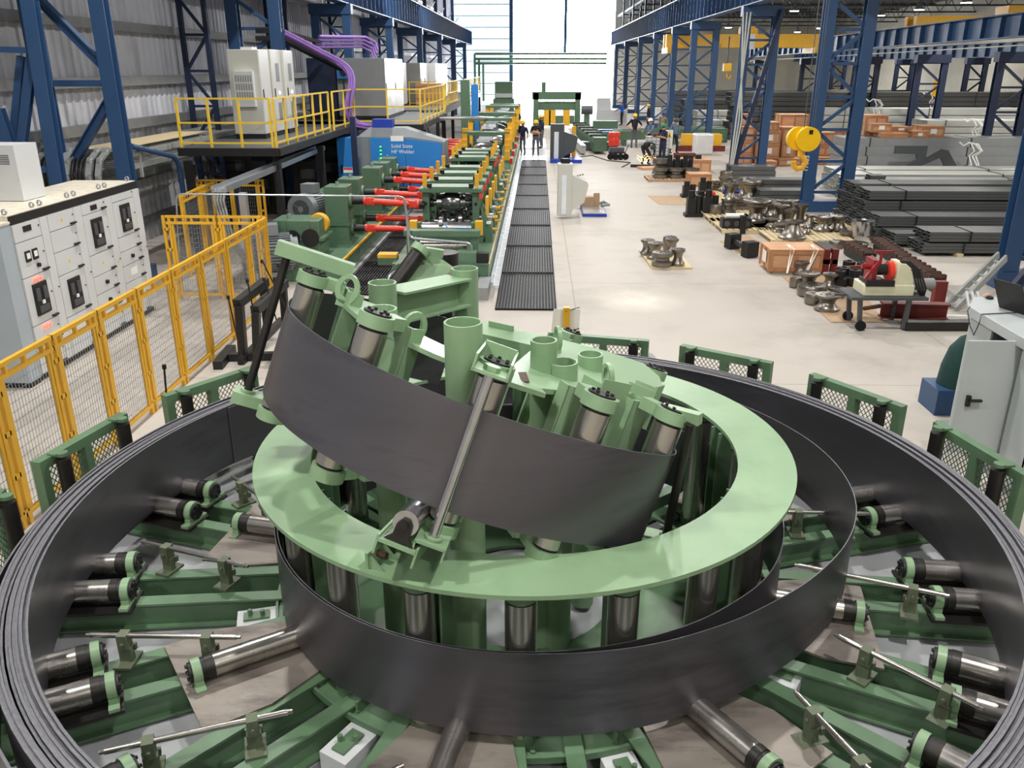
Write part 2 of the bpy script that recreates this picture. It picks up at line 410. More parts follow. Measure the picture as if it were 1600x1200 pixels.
def hroller(name, label, p, q, r, ztop, group, ends=(1, 1)):
    p, q = V(p), V(q); ax = (q-p).normalized()
    T = thing(name, label, 'roller', ((p.x+q.x)/2, (p.y+q.y)/2, ztop), 0, group)
    sh = MB().cyl(p, q, r, 28).build('roller_shell', 'roller', T)
    for e in (p, q-ax*.06): MB().cyl(e, e+ax*.06, r+.002, 28).build('dark_band', 'dsteel', sh)
    for e, (c, s) in enumerate(((p, -1), (q, 1))):
        if not ends[e]: continue
        mb = MB(); c2 = c+ax*(s*.06); bearing(mb, c2, ax, r*1.08, (0, 0, 1)); bl = mb.build('bearing_block', 'green', T)
        MB().cyl(c, c+ax*(s*.03), r*.95, 20).build('seal', 'black', bl)
        mb = MB(); mb.cyl(c2+ax*(s*.031), c2+ax*(s*.05), r*.85, 20)
        for k in range(6):
            o = V((0, 0, 1))*math.cos(k*PI/3)*r*.62+ax.cross(V((0, 0, 1)))*math.sin(k*PI/3)*r*.62
            mb.cyl(c2+ax*(s*.05)+o, c2+ax*(s*.066)+o, .012, 6)
        mb.build('end_cover', 'black', bl)
    lo = p.z-r-.035
    pp, qq = p-ax*.12, q+ax*.12
    MB().bar(V((pp.x, pp.y, lo)), V((qq.x, qq.y, lo)), r*2+.12, .025).build('mounting_plate', 'dsteel', T)
    return T
LW = {168.2: 'left rear', 213: 'left front', 259: 'front left', 304.4: 'front right', 346: 'right', 31: 'right rear'}
for a in (168.2, 213, 259, 304.4, 346, 31):
    hroller('strip_support_roller', f'long polished steel roller lying on the deck plate, {LW[a]} of the drum', pol(1.9, a, .405-.11+.085), pol(2.62, a, .38), .082, .29, 'long rollers around the drum')
for a in STA:
    if 45 < a < 150: continue
    d = pol(1, a)-V((A[0], A[1], 0)); t = V((-d.y, d.x, 0)); o = V((A[0], A[1], .39))
    for s, w in ((-1, 'clockwise'), (1, 'anticlockwise')):
        r0 = 3.18 if s > 0 else 3.27
        hroller('coil_support_roller', f'short steel roller under the outer coil, {side_word(a)} beam pair, {"inner" if s>0 else "outer"} of two', o+t*(.2*s)+d*(r0+.08), o+t*(.2*s)+d*(r0+.5), .088, .27, 'rollers under the outer coil')
rods = [(202, 3.35, 212, 2.35), (180.1, 3.27, 189, 2.26), (157.3, 3.16, 164.4, 2.41), (223.3, 3.4, 234, 2.42), (355, 2.23, 349.8, 3.34), (334.2, 2.5, 328.5, 3.46), (316.8, 2.47, 310.6, 3.2), (16.4, 2.4, 12, 3.21), (254.5, 2.46, 246, 3.2), (276, 2.6, 270.5, 3.3)]
RW = ['left front beam', 'left beam', 'left rear beam', 'lower left deck plate', 'right beam', 'right front beam', 'lower right deck plate', 'right rear beam', 'front deck plate', 'front right deck plate']
for (a0, r0, a1, r1), w in zip(rods, RW):
    p, q = pol(r0, a0, .5), pol(r1, a1, .5); d = (q-p).normalized()
    T = thing('guide_rod', f'thin polished steel rod held on two clamps above the {w}', 'rod', ((p.x+q.x)/2, (p.y+q.y)/2, .27), 0, 'guide rods between drum and coil')
    mb = MB(); mb.cyl(p+d*.03, q-d*.03, .02, 12); mb.cyl(p, p+d*.03, .014, 10); mb.cyl(q-d*.03, q, .014, 10); mb.build('rod', 'roller', T)
    for f in (.24, .78):
        c = p+(q-p)*f; t = V((-d.y, d.x, 0)); up = V((0, 0, 1))
        mb = MB(); mb.bar(V((c.x, c.y, .272)), V((c.x, c.y, .292)), .2, .13, up=d); mb.bar(V((c.x, c.y, .29)), V((c.x, c.y, .4)), .05, .09, up=d)
        mb.bar(V((c.x, c.y, .35))+t*.045, V((c.x, c.y, .4))+t*.045, .03, .11, up=d)
        mb.bar(c-d*.035-up*.04, c+d*.035-up*.04, .085, .12); mb.cyl(c-t*.06-up*.05, c+t*.06-up*.05, .014, 6)
        mb.build('clamp', 'olive', T)

# ---------------------------------------------------------------- tilted infeed loop
C = V((-.37, 5.98, 1.849)); NV = V((.3457, .178, 1)).normalized()
E1 = V((0, 1, 0)).cross(NV).normalized(); E2 = NV.cross(E1); RL = 1.644
def H(phi, r, h): return C+NV*h+E1*(r*math.cos(R(phi)))+E2*(r*math.sin(R(phi)))
def tdir(phi): return E2*math.cos(R(phi))-E1*math.sin(R(phi))
def rdir(phi): return E1*math.cos(R(phi))+E2*math.sin(R(phi))
mb = MB(); hs = .325; t = .006
ph = [104+i*2.5 for i in range(124)]
path = [(RL*math.cos(R(104+i*2.5)), RL*math.sin(R(104+i*2.5))) for i in range(84)]       # round to the right end, then a tight curl inwards
pe = 104+83*2.5; rc = .4; cx, cy = (RL-rc)*math.cos(R(pe)), (RL-rc)*math.sin(R(pe))
path += [(cx+rc*math.cos(R(pe+k*6)), cy+rc*math.sin(R(pe+k*6))) for k in range(1, 20)]
ph = list(range(len(path))); vs = []
for i in ph:
    d = V(path[min(i+1, len(path)-1)])-V(path[max(i-1, 0)]); d.normalize(); nr = V((d.y, -d.x))
    for k in (-t/2, t/2):
        q = V(path[i])+nr*k
        for h in (-hs, hs): vs.append(C+NV*h+E1*q.x+E2*q.y)
mb.v = vs
for i in range(len(ph)-1):
    k = 4*i; q = k+4
    for f, m in (((k, k+1, q+1, q), 0), ((k+2, q+2, q+3, k+3), 0), ((k+1, k+3, q+3, q+1), 1), ((k, q, q+2, k+2), 1)): mb.f.append(f); mb.mi.append(m)
for k in (0, 4*(len(ph)-1)): mb.f.append((k, k+2, k+3, k+1)); mb.mi.append(1)
one(mb, 'steel_strip_loop', ['strip', 'edge'], 'wide dark strip bent in a tilted half loop above the green ring', 'steel strip')
HD = thing('infeed_head', 'green tilted head with rollers, upright tubes and lifting eyes inside the drum', 'machine', (C.x, C.y, 0))
# plates
poly = [H(-178+98*i/12, 1.31 if i % 2 == 0 else 1.30, .44) for i in range(13)]+[H(-80-98*i/12, .92, .44) for i in range(13)]
MB().slab(poly, NV*.03).build('arc_plate', 'green', HD)
PP = (-.02, 5.1, 2.4); PN = (.30, .12, 1)
poly = [V(q) for q in ((-0.113, 4.782, 2.466), (0.209, 5.028, 2.34), (0.445, 5.215, 2.247), (0.625, 5.402, 2.17), (0.791, 5.718, 2.083), (0.992, 6.111, 1.975), (1.014, 6.437, 1.929), (0.93, 6.828, 1.907), (0.581, 6.868, 2.008), (0.233, 6.795, 2.121), (0.003, 6.206, 2.26), (-0.159, 5.27, 2.421))]
MB().slab(poly, (0, 0, -.035)).build('top_plate', 'green', HD)
mb = MB(); mb.bar(V((-0.068, 4.918, 2.436))+V((0, 0, .004)), V((-0.092, 5.15, 2.416))+V((0, 0, .004)), .06, .006); mb.build('weld_seam', 'rust', HD)
# vertical tubes: x, y, top z
TB = [(-0.44, 4.803, 2.867), (-1.028, 5.303, 2.806),
      (-1.259, 6.6, 2.661), (-0.67, 7.6, 2.553),
      (0.054, 5.431, 2.557), (0.191, 5.413, 2.407), (0.413, 5.957, 2.28)]
TR = [.118, .105, .115, .125, .092, .1, .095]
for (x, y, z), r in zip(TB, TR):
    p = MB().pipe((x, y, .06), (x, y, z), r, r-.013).build('tube_post', 'green', HD)
# lifting eyes
def eye(c, ax, up, r=.1):
    mb = MB(); ax = V(ax).normalized(); up = V(up).normalized(); w = ax.cross(up).normalized(); c = V(c)
    n = 28; vs = []
    for off in (-.016, .016):
        for i in range(n):
            a = 2*PI*i/n
            ro = w*(r*math.cos(a))+up*(r*1.25*math.sin(a)); ri = w*(r*.55*math.cos(a))+up*(r*.8*math.sin(a)+r*.1)
            vs += [c+ro+ax*off, c+ri+ax*off]
    fs = []
    for i in range(n):
        j = (i+1) % n; a, b, e, d = 2*i, 2*j, 2*i+1, 2*j+1
        fs += [(a, b, d, e), (2*n+a, 2*n+e, 2*n+d, 2*n+b), (a, 2*n+a, 2*n+b, b), (e, d, 2*n+d, 2*n+e)]
    mb.add(vs, fs); mb.bar(c-up*(r*1.5)-ax*.0, c-up*(r*.95), r*1.2, .032, up=ax); return mb
for c, ax, u, r in (((-0.782, 5.091, 2.74), tdir(-150), NV, .085), ((-1.318, 5.624, 2.852), tdir(176), NV, .085), ((0.491, 5.305, 2.342), (1, .35, 0), (0, 0, 1), .075), ((0.172, 6.182, 2.333), (1, .25, 0), (0, 0, 1), .075)):
    eye(c, ax, u, r).build('lifting_eye', 'green', HD)
# inclined rollers with their channels and bearing caps
PHI = [-163, -126, -95, -70, -46, 30, 66]
for k, p in enumerate(PHI):
    rc = RL-.006-.1
    lo, hi = -.4, .5
    ro = MB().cyl(H(p, rc, lo), H(p, rc, hi), .098, 28).build('roller', 'roller', HD)
    mb = MB(); mb.cyl(H(p, rc, hi+.02), H(p, rc, hi+.1), .112, 28); mb.bar(H(p, rc-.05, hi+.06), H(p, rc-.22, hi+.06), .12, .08, up=NV); mb.build('upper_bearing', 'green', ro)
    mb = MB(); mb.cyl(H(p, rc, lo-.02), H(p, rc, lo-.1), .112, 28); mb.bar(H(p, rc-.05, lo-.06), H(p, rc-.22, lo-.06), .12, .08, up=NV); mb.build('lower_bearing', 'green', ro)
    MB().cyl(H(p, rc, lo-.112), H(p, rc, lo), .085, 20).build('lower_seal', 'black', ro)
    mb = MB(); mb.cyl(H(p, rc, hi), H(p, rc, hi+.112), .088, 20)
    for j in range(6):
        o = rdir(p)*.06*math.cos(j*PI/3)+tdir(p)*.06*math.sin(j*PI/3)
        mb.cyl(H(p, rc, hi+.112)+o, H(p, rc, hi+.128)+o, .011, 6)
    mb.build('upper_seal', 'black', ro)
    ch = MB(); a, b = H(p, 1.29, -.5), H(p, 1.29, hi+.06)
    ch.bar(a, b, .2, .02, up=rdir(p))
    for s in (-1, 1): ch.bar(a+tdir(p)*(.1*s)-rdir(p)*.05, b+tdir(p)*(.1*s)-rdir(p)*.05, .016, .12, up=rdir(p))
    ch.build('channel', 'green', HD)
# outer guide rods with top and bottom brackets
RA, RB = V((0.93, 5.135, 1.196)), V((0.984, 4.865, 2.191)); mb = MB()
g = MB().cyl(RA, RB, .03, 16).build('outer_rod', 'dsteel', HD)
mb.bar(RB+V((-.16, .16, .03)), RB+V((.06, .0, .03)), .06, .075); mb.build('upper_bracket', 'green', g)
mb = MB(); mb.bar(RA+V((-.2, .12, -.01)), RA+V((.05, -.0, -.01)), .12, .02); mb.cyl(RA, RA+NV*.02, .05, 14); mb.build('lower_bracket', 'green', g)
for p, b0, b1 in ((-172, -.42, .62), (-95.5, -.47, .55)):
    g = MB().cyl(H(p, 1.745, b0), H(p, 1.745, b1), .031, 16).build('outer_rod', 'chrome' if p > -100 else 'dsteel', HD)
    mb = MB()
    if p == -172:
        mb.bar(H(p, 1.27, b1+.05), H(p, 1.83, b1+.05), .16, .1, up=NV); mb.bar(H(p-4, 1.3, b1-.02), H(p-4, 1.34, b1-.02), .3, .2, up=NV)
    else:
        mb.bar(H(p, 1.3, b1+.02), H(p, 1.83, b1+.02), .2, .018, up=NV)
        for s in (-1, 1): mb.bar(H(p, 1.3, b1+.06)+tdir(p)*(.1*s), H(p, 1.83, b1+.06)+tdir(p)*(.1*s), .014, .1, up=NV)
        mb.bar(H(p, 1.36, b1+.07), H(p, 1.38, b1+.07), .2, .12, up=NV)
        mb.cyl(H(p, 1.745, b1+.03), H(p, 1.745, b1+.06), .05, 6)
    mb.build('upper_bracket', 'green', g)
    mb = MB(); mb.bar(H(p, 1.3, b0-.012), H(p, 1.84, b0-.012), .19, .018, up=NV)
    for s in (-1, 1): mb.bar(H(p, 1.3, b0-.05)+tdir(p)*(.09*s), H(p, 1.84, b0-.05)+tdir(p)*(.09*s), .012, .08, up=NV)
    mb.cyl(H(p, 1.745, b0), H(p, 1.745, b0+.015), .055, 16)
    mb.build('lower_bracket', 'green', g)
# edge roller that carries the lower edge of the loop
p = -101; er = MB().cyl(H(p, 1.5, -.415), H(p, 1.82, -.415), .078, 28).build('edge_roller', 'chrome', HD)
mb = MB()
for r in (1.46, 1.825):
    mb.slab([H(p, r, -.53)-tdir(p)*.09, H(p, r, -.53)+tdir(p)*.09, H(p, r, -.49)+tdir(p)*.05, H(p, r, -.42)+tdir(p)*.045, H(p, r, -.385)+tdir(p)*.02, H(p, r, -.385)-tdir(p)*.02, H(p, r, -.42)-tdir(p)*.045, H(p, r, -.49)-tdir(p)*.05], rdir(p)*.02)
mb.cyl(H(p, 1.44, -.415), H(p, 1.86, -.415), .024, 12); mb.build('roller_cheek', 'dsteel', er)
mb = MB(); mb.bar(H(p, 1.3, -.545), H(p, 1.87, -.545), .24, .02, up=NV)
for s in (-1, 1): mb.bar(H(p, 1.3, -.575)+tdir(p)*(.12*s), H(p, 1.87, -.575)+tdir(p)*(.12*s), .014, .12, up=NV)
mb.build('edge_roller_bracket', 'green', er)
# gussets at the near right of the plate
for p in (-55, -24):
    mb = MB(); a = H(p, 1.12, .58); 
    mb.bar(H(p, 1.02, -.45), H(p, 1.02, .56), .22, .016, up=rdir(p))
    for s in (-1, 1): mb.bar(H(p, 1.1, -.45)+tdir(p)*(.11*s), H(p, 1.1, .6)+tdir(p)*(.11*s), .014, .2, up=rdir(p))
    mb.bar(H(p, 1.2, .5), H(p, 1.2, .64), .26, .014, up=rdir(p)); mb.build('plate_gusset', 'green', HD)
# beam between the two rear tubes and long box beam behind
t3, t4 = V(TB[2]), V(TB[3])
d = (t4-t3); d.z = 0; d.normalize()
mb = MB(); mb.ibeam(V((t3.x, t3.y, t3.z-.22))+d*.1, V((t4.x, t4.y, t3.z-.30))-d*.1, .3, .26, .02); mb.build('cross_beam', 'green', HD)
mb = MB(); a, b = V((-0.695, 8.43, 1.75)), V((0.479, 7.615, 1.75)); mb.bar(a-V((0, 0, .12)), b-V((0, 0, .12)), .34, .24); mb.build('box_beam', 'green', HD)
mb = MB(); c = V((-0.364, 8.296, 1.752)); dd = (b-a).normalized(); mb.bar(c-dd*.16+V((0, 0, .03)), c+dd*.16+V((0, 0, .03)), .015, .06); mb.build('beam_lug', 'green', HD)
mb = MB(); a, b = V((-2.023, 9.017, 1.5)), V((-1.014, 8.488, 1.5)); mb.bar(a-V((0, 0, .15)), b-V((0, 0, .15)), .3, .3)
mb.build('rear_base_beam', 'dgreen', HD)
for (x, y, z) in TB[2:4]: MB().cbox((x, y, .04), (.45, .45, .04)).build('post_foot', 'dgreen', HD)

# ---------------------------------------------------------------- twist guide between head and mill
TG = thing('twist_guide', 'slanted green guide with a dark roller that turns the strip towards the mill', 'machine', (-1.992, 12.375, 0.0))
a, b = V((-1.265, 10.6, 1.954)), V((-1.814, 10.0, 1.333)); dd = (b-a).normalized()
mb = MB(); mb.bar(a, b+dd*.7, .42, .22, up=(0, -1, .4)); mb.build('slanted_beam', 'green', TG)
a2, b2 = V((-1.508, 10.35, 2.089)), V((-1.963, 9.9, 1.51)); dd = (b2-a2).normalized()
MB().cyl(a2, b2, .1, 24).build('roller', 'dsteel', TG)
mb = MB(); mb.cyl(a2-dd*.11, a2-dd*.02, .13, 24); mb.bar(a2-dd*.07, a2-dd*.07+V((.28, .05, -.05)), .1, .1); mb.build('bearing', 'green', TG)
g = V((-1.266, 11.2, 1.535)); MB().cyl((g.x, g.y, .3), (g.x, g.y, 1.945), .2, 28).build('upright_roll', 'dsteel', TG)
mb = MB(); mb.bar((g.x-.35, g.y, .15), (g.x+.35, g.y, .15), .7, .3); mb.bar((g.x-.9, g.y-.6, .15), (g.x-.3, g.y, .15), .3, .3); mb.build('pedestal', 'dgreen', TG)
sh = [(-1.975, 9.3, 1.382), (-1.918, 9.7, 1.662), (-1.857, 10.0, 1.866), (-1.79, 10.3, 1.959), (-1.746, 10.6, 2.001)]
mb = MB(); off = V((-.25, 0, -.28)); vs = []
for q in sh: vs += [V(q), V(q)+off, V(q)+V((.004, -.004, 0)), V(q)+off+V((.004, -.004, 0))]
fs = []
for i in range(4):
    k = 4*i; e = k+4; fs += [(k, k+1, e+1, e), (k+2, e+2, e+3, k+3), (k, e, e+2, k+2), (k+1, k+3, e+3, e+1)]
fs += [(0, 2, 3, 1), (16, 17, 19, 18)]
mb.add(vs, fs); one(mb, 'steel_strip_tail', 'strip', 'short dark curved piece of strip hanging beside the slanted twist guide', 'steel strip')

# ---------------------------------------------------------------- guard panels around the coil
def guard_panel(loc, rz, label):
    T = thing('guard_panel', label, 'guard', loc, rz, 'mesh guard panels around the coil')
    W, Hh = .58, 1.06
    MB().box(-W, W, -.05, .05, Hh-.09, Hh).build('rail', 'dgreen', T, world=False); MB().box(-W, W, -.04, .04, .06, .14).build('rail', 'dgreen', T, world=False)
    for x in (-W+.045, 0, W-.045): MB().box(x-.045, x+.045, -.05, .05, 0, Hh-.09).build('post', 'dgreen', T, world=False)
    for x0, x1 in ((-W+.09, -.045), (.045, W-.09)):
        m = MB(); w = x1-x0; z0, z1 = .14, Hh-.09; h = z1-z0; st = .055
        k = -int(h/st)
        while k*st < w:
            for s in (1, -1):
                xa, xb, za, zb = k*st, k*st+h*.8, 0, h
                if xa < 0: za = -xa/.8; xa = 0
                if xb > w: zb = h-(xb-w)/.8; xb = w
                if zb > za+.01:
                    if s > 0: m.bar((x0+xa, 0, z0+za), (x0+xb, 0, z0+zb), .005, .007)
                    else: m.bar((x1-xa, .002, z0+za), (x1-xb, .002, z0+zb), .005, .007)
            k += 1
        m.build('expanded_mesh', 'mgreen', T, world=False, smooth=False)
    for x in (-.40, .40):
        ro = MB().cyl((x, -.13, .2), (x, -.13, Hh-.03), .062, 20).build('roller', 'dsteel', T, world=False)
        mb = MB(); mb.cyl((x, -.13, Hh), (x, -.13, Hh+.03), .05, 12); mb.bar((x, -.16, Hh+.005), (x, 0, Hh+.005), .07, .02); mb.cyl((x, -.13, .14), (x, -.13, .2), .05, 12)
        mb.bar((x, -.16, .16), (x, 0, .16), .07, .03); mb.build('roller_bracket', 'dgreen', ro, world=False)
    return T
GP = [(189.5, 'green mesh guard panel cut off by the left frame edge'), (167.5, 'green mesh guard panel on the left in front of the yellow fence'), (145.2, 'green mesh guard panel behind the left strip loop by the dark frame'), (123, 'green mesh guard panel mostly hidden behind the tilted head'), (100, 'green mesh guard panel mostly hidden behind the rear tubes'), (77, 'green mesh guard panel at the back below the white sheet'), (56, 'green mesh guard panel at the back right on open floor'), (33.9, 'green mesh guard panel right of the coil on open floor'), (12.9, 'green mesh guard panel in front of the pale control desk')]
P0 = None
for a, lb in GP:
    l = pol(4.27, a); 
    if P0 is None: P0 = guard_panel((l.x, l.y, 0), R(a-90), lb)
    else: dup(P0, (l.x, l.y, 0), R(a-90), lb)

# ================================================================ SETTING
def floor_mat():
    m = mat('floor', (182, 175, 166), .6, 0, .07, .35, dirt=(146, 140, 132), dscale=.5, damt=.6, spec=.4, world=True)
    nt = m.node_tree; N = nt.nodes; L = nt.links; b = N['Principled BSDF']
    src = b.inputs['Base Color'].links[0].from_socket
    g = N.new('ShaderNodeNewGeometry'); bk = N.new('ShaderNodeTexBrick'); bk.offset = 0
    mp = N.new('ShaderNodeMapping'); mp.inputs['Location'].default_value = (-.75, .6, 0); L.new(g.outputs['Position'], mp.inputs[0])
    L.new(mp.outputs[0], bk.inputs['Vector'])
    bk.inputs['Scale'].default_value = 1; bk.inputs['Mortar Size'].default_value = .012; bk.inputs['Brick Width'].default_value = 6; bk.inputs['Row Height'].default_value = 6
    bk.inputs['Mortar Smooth'].default_value = .3
    mx = N.new('ShaderNodeMix'); mx.data_type = 'RGBA'; mx.inputs[7].default_value = lin((140, 130, 120))
    mm = N.new('ShaderNodeMath'); mm.operation = 'MULTIPLY'; mm.inputs[1].default_value = .75
    L.new(bk.outputs['Fac'], mm.inputs[0]); L.new(mm.outputs[0], mx.inputs[0]); L.new(src, mx.inputs[6])
    # pale scuffed patch of spilt powder beside the walkway
    vm = N.new('ShaderNodeVectorMath'); vm.operation = 'DISTANCE'; vm.inputs[1].default_value = (2.015, 15.966, 0.0)
    nz = N.new('ShaderNodeTexNoise'); nz.inputs['Scale'].default_value = 2.5; nz.inputs['Detail'].default_value = 6; L.new(g.outputs['Position'], nz.inputs['Vector'])
    mr = N.new('ShaderNodeMapRange'); mr.inputs[1].default_value = .95; mr.inputs[2].default_value = .2
    L.new(g.outputs['Position'], vm.inputs[0]); L.new(vm.outputs['Value'], mr.inputs[0])
    m3 = N.new('ShaderNodeMath'); m3.operation = 'MULTIPLY'; L.new(mr.outputs[0], m3.inputs[0]); L.new(nz.outputs[0], m3.inputs[1])
    m2 = N.new('ShaderNodeMix'); m2.data_type = 'RGBA'; m2.inputs[7].default_value = lin((232, 226, 212)); L.new(m3.outputs[0], m2.inputs[0]); L.new(mx.outputs[2], m2.inputs[6])
    L.new(m2.outputs[2], b.inputs['Base Color'])
floor_mat()
mb = MB(); mb.box(-10.6, 36, -6, 107.5, -.3, 0); struct(mb, 'floor', 'floor')
def corrugated(mb, p, q, z0, z1, out, per=.32, dep=.045):
    p, q, out = V(p), V(q), V(out); L = (q-p).length; d = (q-p)/L; n = int(L/per); vs = []
    for i in range(n):
        for f, k in ((0, 0), (.55, 0), (.68, 1), (.87, 1)):
            a = p+d*((i+f)*per)+out*(dep*k); vs += [(a.x, a.y, z0), (a.x, a.y, z1)]
    fs = [(2*i, 2*i+2, 2*i+3, 2*i+1) for i in range(len(vs)//2-1)]
    return mb.add(vs, fs)
mb = MB(); corrugated(mb, (-10.35, -6, 0), (-10.35, 107, 0), .0, 13, (1, 0, 0)); mb.box(-10.6, -10.4, -6, 107, 0, 13); struct(mb, 'wall_left', 'wallsheet')
for k, z in enumerate((.55, 1.75, 3.0, (-10.2, 25.789, 4.001)[2], (-10.2, 26.228, 5.249)[2], 6.9, 8.2, 9.5)):
    mb = MB(); mb.box(-10.30, -10.12, -6, 107, z-.09, z+.09); mb.box(-10.14, -10.10, -6, 107, z-.13, z-.07); struct(mb, f'trim_{k+1}', 'girt')
mb = MB(); mb.box(35.9, 36.2, -6, 107.5, 0, 13); struct(mb, 'wall_right', 'beige')
mb = MB(); mb.box(-10.6, 36.2, -6.3, -6, 0, 13); struct(mb, 'wall_front', 'beige')
mb = MB(); mb.box(-10.6, 9.2, -6, 107.5, 13, 13.2); struct(mb, 'ceiling', 'roof')
mb = MB(); mb.box(9.2, 36.2, -6, 107.5, 9.8, 10); struct(mb, 'ceiling_side_hall', 'roof')
# back wall: pale translucent sheet, blown-out doorway, beige boards in the side hall
def sheet_glow(key, rgb, s, sr=.0):
    m = glow(key, rgb, s); nt = m.node_tree; N = nt.nodes; L = nt.links
    return m
glow('daysheet', (206, 228, 236), 1.15); glow('daydoor', (250, 252, 255), 22)
mb = MB(); mb.box(8.9, 36, 107, 107.4, 0, 13)
for k in range(14): mb.box(8.9, 36, 106.95, 107, .35+k*.62, .40+k*.62)
struct(mb, 'wall_back', 'beige')
mb = MB(); corrugated(mb, (-10.3, 107, 0), (-3.3, 107, 0), 0, 13, (0, -1, 0), .4, .06); struct(mb, 'window_1', 'daysheet')
mb = MB(); mb.box(-3.3, 8.9, 107, 107.1, 0, 13); struct(mb, 'window_2', 'daydoor')
for k in range(9):
    z = 1.2+k*1.25; mb = MB(); mb.box(-10.3, -3.2, 106.84, 106.9, z-.04, z+.04); struct(mb, f'trim_{20+k}', 'conduit')
mb = MB(); mb.box(-3.5, -3.1, 106.6, 106.95, 0, 13); struct(mb, 'trim_30', 'blue')
mb = MB(); mb.box((3.031, 106.0, 8.157)[0]-.12, (3.031, 106.0, 8.157)[0]+.22, 106.6, 106.9, (3.157, 106.0, 5.926)[2], 13); struct(mb, 'trim_31', 'blue')

# ---------------------------------------------------------------- crane runways
def girder(name, label, x, y0, y1, z0, z1, m, step=1.05, w=.5, side=1):
    T = thing(name, label, 'crane girder', (x, y0, z0))
    mb = MB(); mb.box(x-.012, x+.012, y0, y1, z0+.04, z1-.04); n = int((y1-y0)/step)
    for i in range(n+1):
        y = y0+i*step; mb.box(x-w/2+.02, x+w/2-.02, y-.012, y+.012, z0+.04, z1-.04)
    mb.build('ribbed_web', m, T, smooth=False)
    MB().box(x-w/2, x+w/2, y0, y1, z0, z0+.04).build('lower_flange', m, T)
    MB().box(x-w/2, x+w/2, y0, y1, z1-.04, z1).build('upper_flange', m, T)
    MB().box(x-.05, x+.05, y0, y1, z1, z1+.12).build('crane_rail', 'dgrey', T)
    return T
girder('crane_girder', 'blue ribbed crane girder along the left side of the hall', -8.15, 5, 106.5, 6.75, 8.2, 'blue')
girder('crane_girder', 'blue ribbed crane girder along the right side of the main hall', 8.65, 5, 106.5, 6.65, 8.15, 'blue')
def lattice_column(label, legs, z1, zs, m='blue', name='lattice_column', w=.34, along='x', pos=0, base=True, top=True, t=.09, zb=0, group=None):
    """two I-beam legs with zig-zag bracing; legs: the two coordinates along the axis; pos: the other coordinate"""
    f = (lambda a, z: V((a, pos, z))) if along == 'x' else (lambda a, z: V((pos, a, z)))
    up = (0, 1, 0) if along == 'x' else (1, 0, 0)
    a, b = legs; T = thing(name, label, 'column', f((a+b)/2, zb), 0, group)
    for c in legs: MB().ibeam(f(c, zb), f(c, z1), w, w*.9, .025, up=up).build('leg', m, T)
    for k, z in enumerate(zs):
        MB().bar(f(a, z), f(b, z), t*.8, t, up=(0, 0, 1)).build('strut', m, T)
        if k+1 < len(zs):
            z2 = zs[k+1]; p, q = (f(a, z), f(b, z2)) if k % 2 == 0 else (f(b, z), f(a, z2))
            MB().bar(p, q, t, t*1.15).build('brace', m, T)
    if base:
        mb = MB(); c = f((a+b)/2, zb+.17); L = abs(b-a)+w+.2
        mb.cbox(c, (L, .4, .34) if along == 'x' else (.4, L, .34)); mb.build('base_beam', m, T)
    if top:
        mb = MB(); c = f((a+b)/2, z1+.0); L = abs(b-a)+w+.1
        mb.cbox((c.x, c.y, z1-.2), (L, .45, .4) if along == 'x' else (.45, L, .4)); mb.build('head_beam', m, T)
    return T
zs = [.6, 1.55, 2.5, 3.45, 4.4, 5.35, 6.2]
RC = [(17.35, 'blue lattice column at the right picture edge behind the ladder'), (27.1, 'blue lattice column behind the yellow crane hook'), (37.7, 'blue lattice column beside the dusty wooden crates with cables hanging down it'), (50, 'blue lattice column right behind the wrapped pallet'), (57, 'blue lattice column behind the man in the green helmet'), (66, 'blue lattice column beside the man in the pink helmet'), (76, 'blue lattice column between the two farther helmets'), (88, 'next to last blue column before the bright end wall'), (99, 'last blue column on the right by the bright end wall')]
for y, lb in RC:
    lattice_column(lb, (9.78, 11.2) if y < 20 else (8.55, 9.75), 6.65, zs, pos=y)
LC = [(17.3, 'tall blue column with diagonal braces behind the white switchgear'), (27.3, 'blue column standing in front of the cream cabinets on the platform'), (37.5, 'blue column just behind the big grey cabinet'), (48, 'blue column in front of the second grey cabinet group'), (60, 'blue column above the wooden box on the far platform'), (72, 'blue column near the end of the far platform'), (84, 'next to last blue column on the left wall side'), (96, 'last blue column on the left before the end wall')]
for y, lb in LC:
    if y < 20:
        T = lattice_column(lb, (-8.47, -9.85), 6.75, [], pos=y, w=.29, t=.12)
        for z in (.6, 4.0, 6.1): MB().bar((-8.45, y, z), (-9.85, y, z), .12, .12).build('strut', 'blue', T)
        for z0, z1, a, b in ((2.2, 3.7, -9.75, -8.55), (4.3, 5.6, -8.55, -9.7)):
            MB().ibeam((a, y, z0), (b, y, z1), .18, .16, .02).build('brace', 'blue', T)
    else: lattice_column(lb, (-8.0, -9.3), 6.75, [2.9, 4.2, 5.4, 6.3], pos=y, w=.36, base=False)
# light lattice posts on the left wall
lattice_column('dark blue narrow lattice post standing against the corrugated wall', (-10.0, -9.3), 9, [.4+.95*i for i in range(9)], m='navy', name='wall_lattice_post', w=.13, pos=25, base=False, top=False, t=.07)
lattice_column('dark blue narrow lattice post on the wall beyond the platform cabinets', (-10.0, -9.3), 9, [.4+.95*i for i in range(9)], m='navy', name='wall_lattice_post', w=.13, pos=33, base=False, top=False, t=.07)
lattice_column('dark blue narrow lattice post on the wall behind the big grey cabinet', (-10.0, -9.3), 9, [.4+.95*i for i in range(9)], m='navy', name='wall_lattice_post', w=.13, pos=43, base=False, top=False, t=.07)
lattice_column('dark blue narrow lattice post far along the left wall', (-10.0, -9.3), 9, [.4+.95*i for i in range(9)], m='navy', name='wall_lattice_post', w=.13, pos=56, base=False, top=False, t=.07)
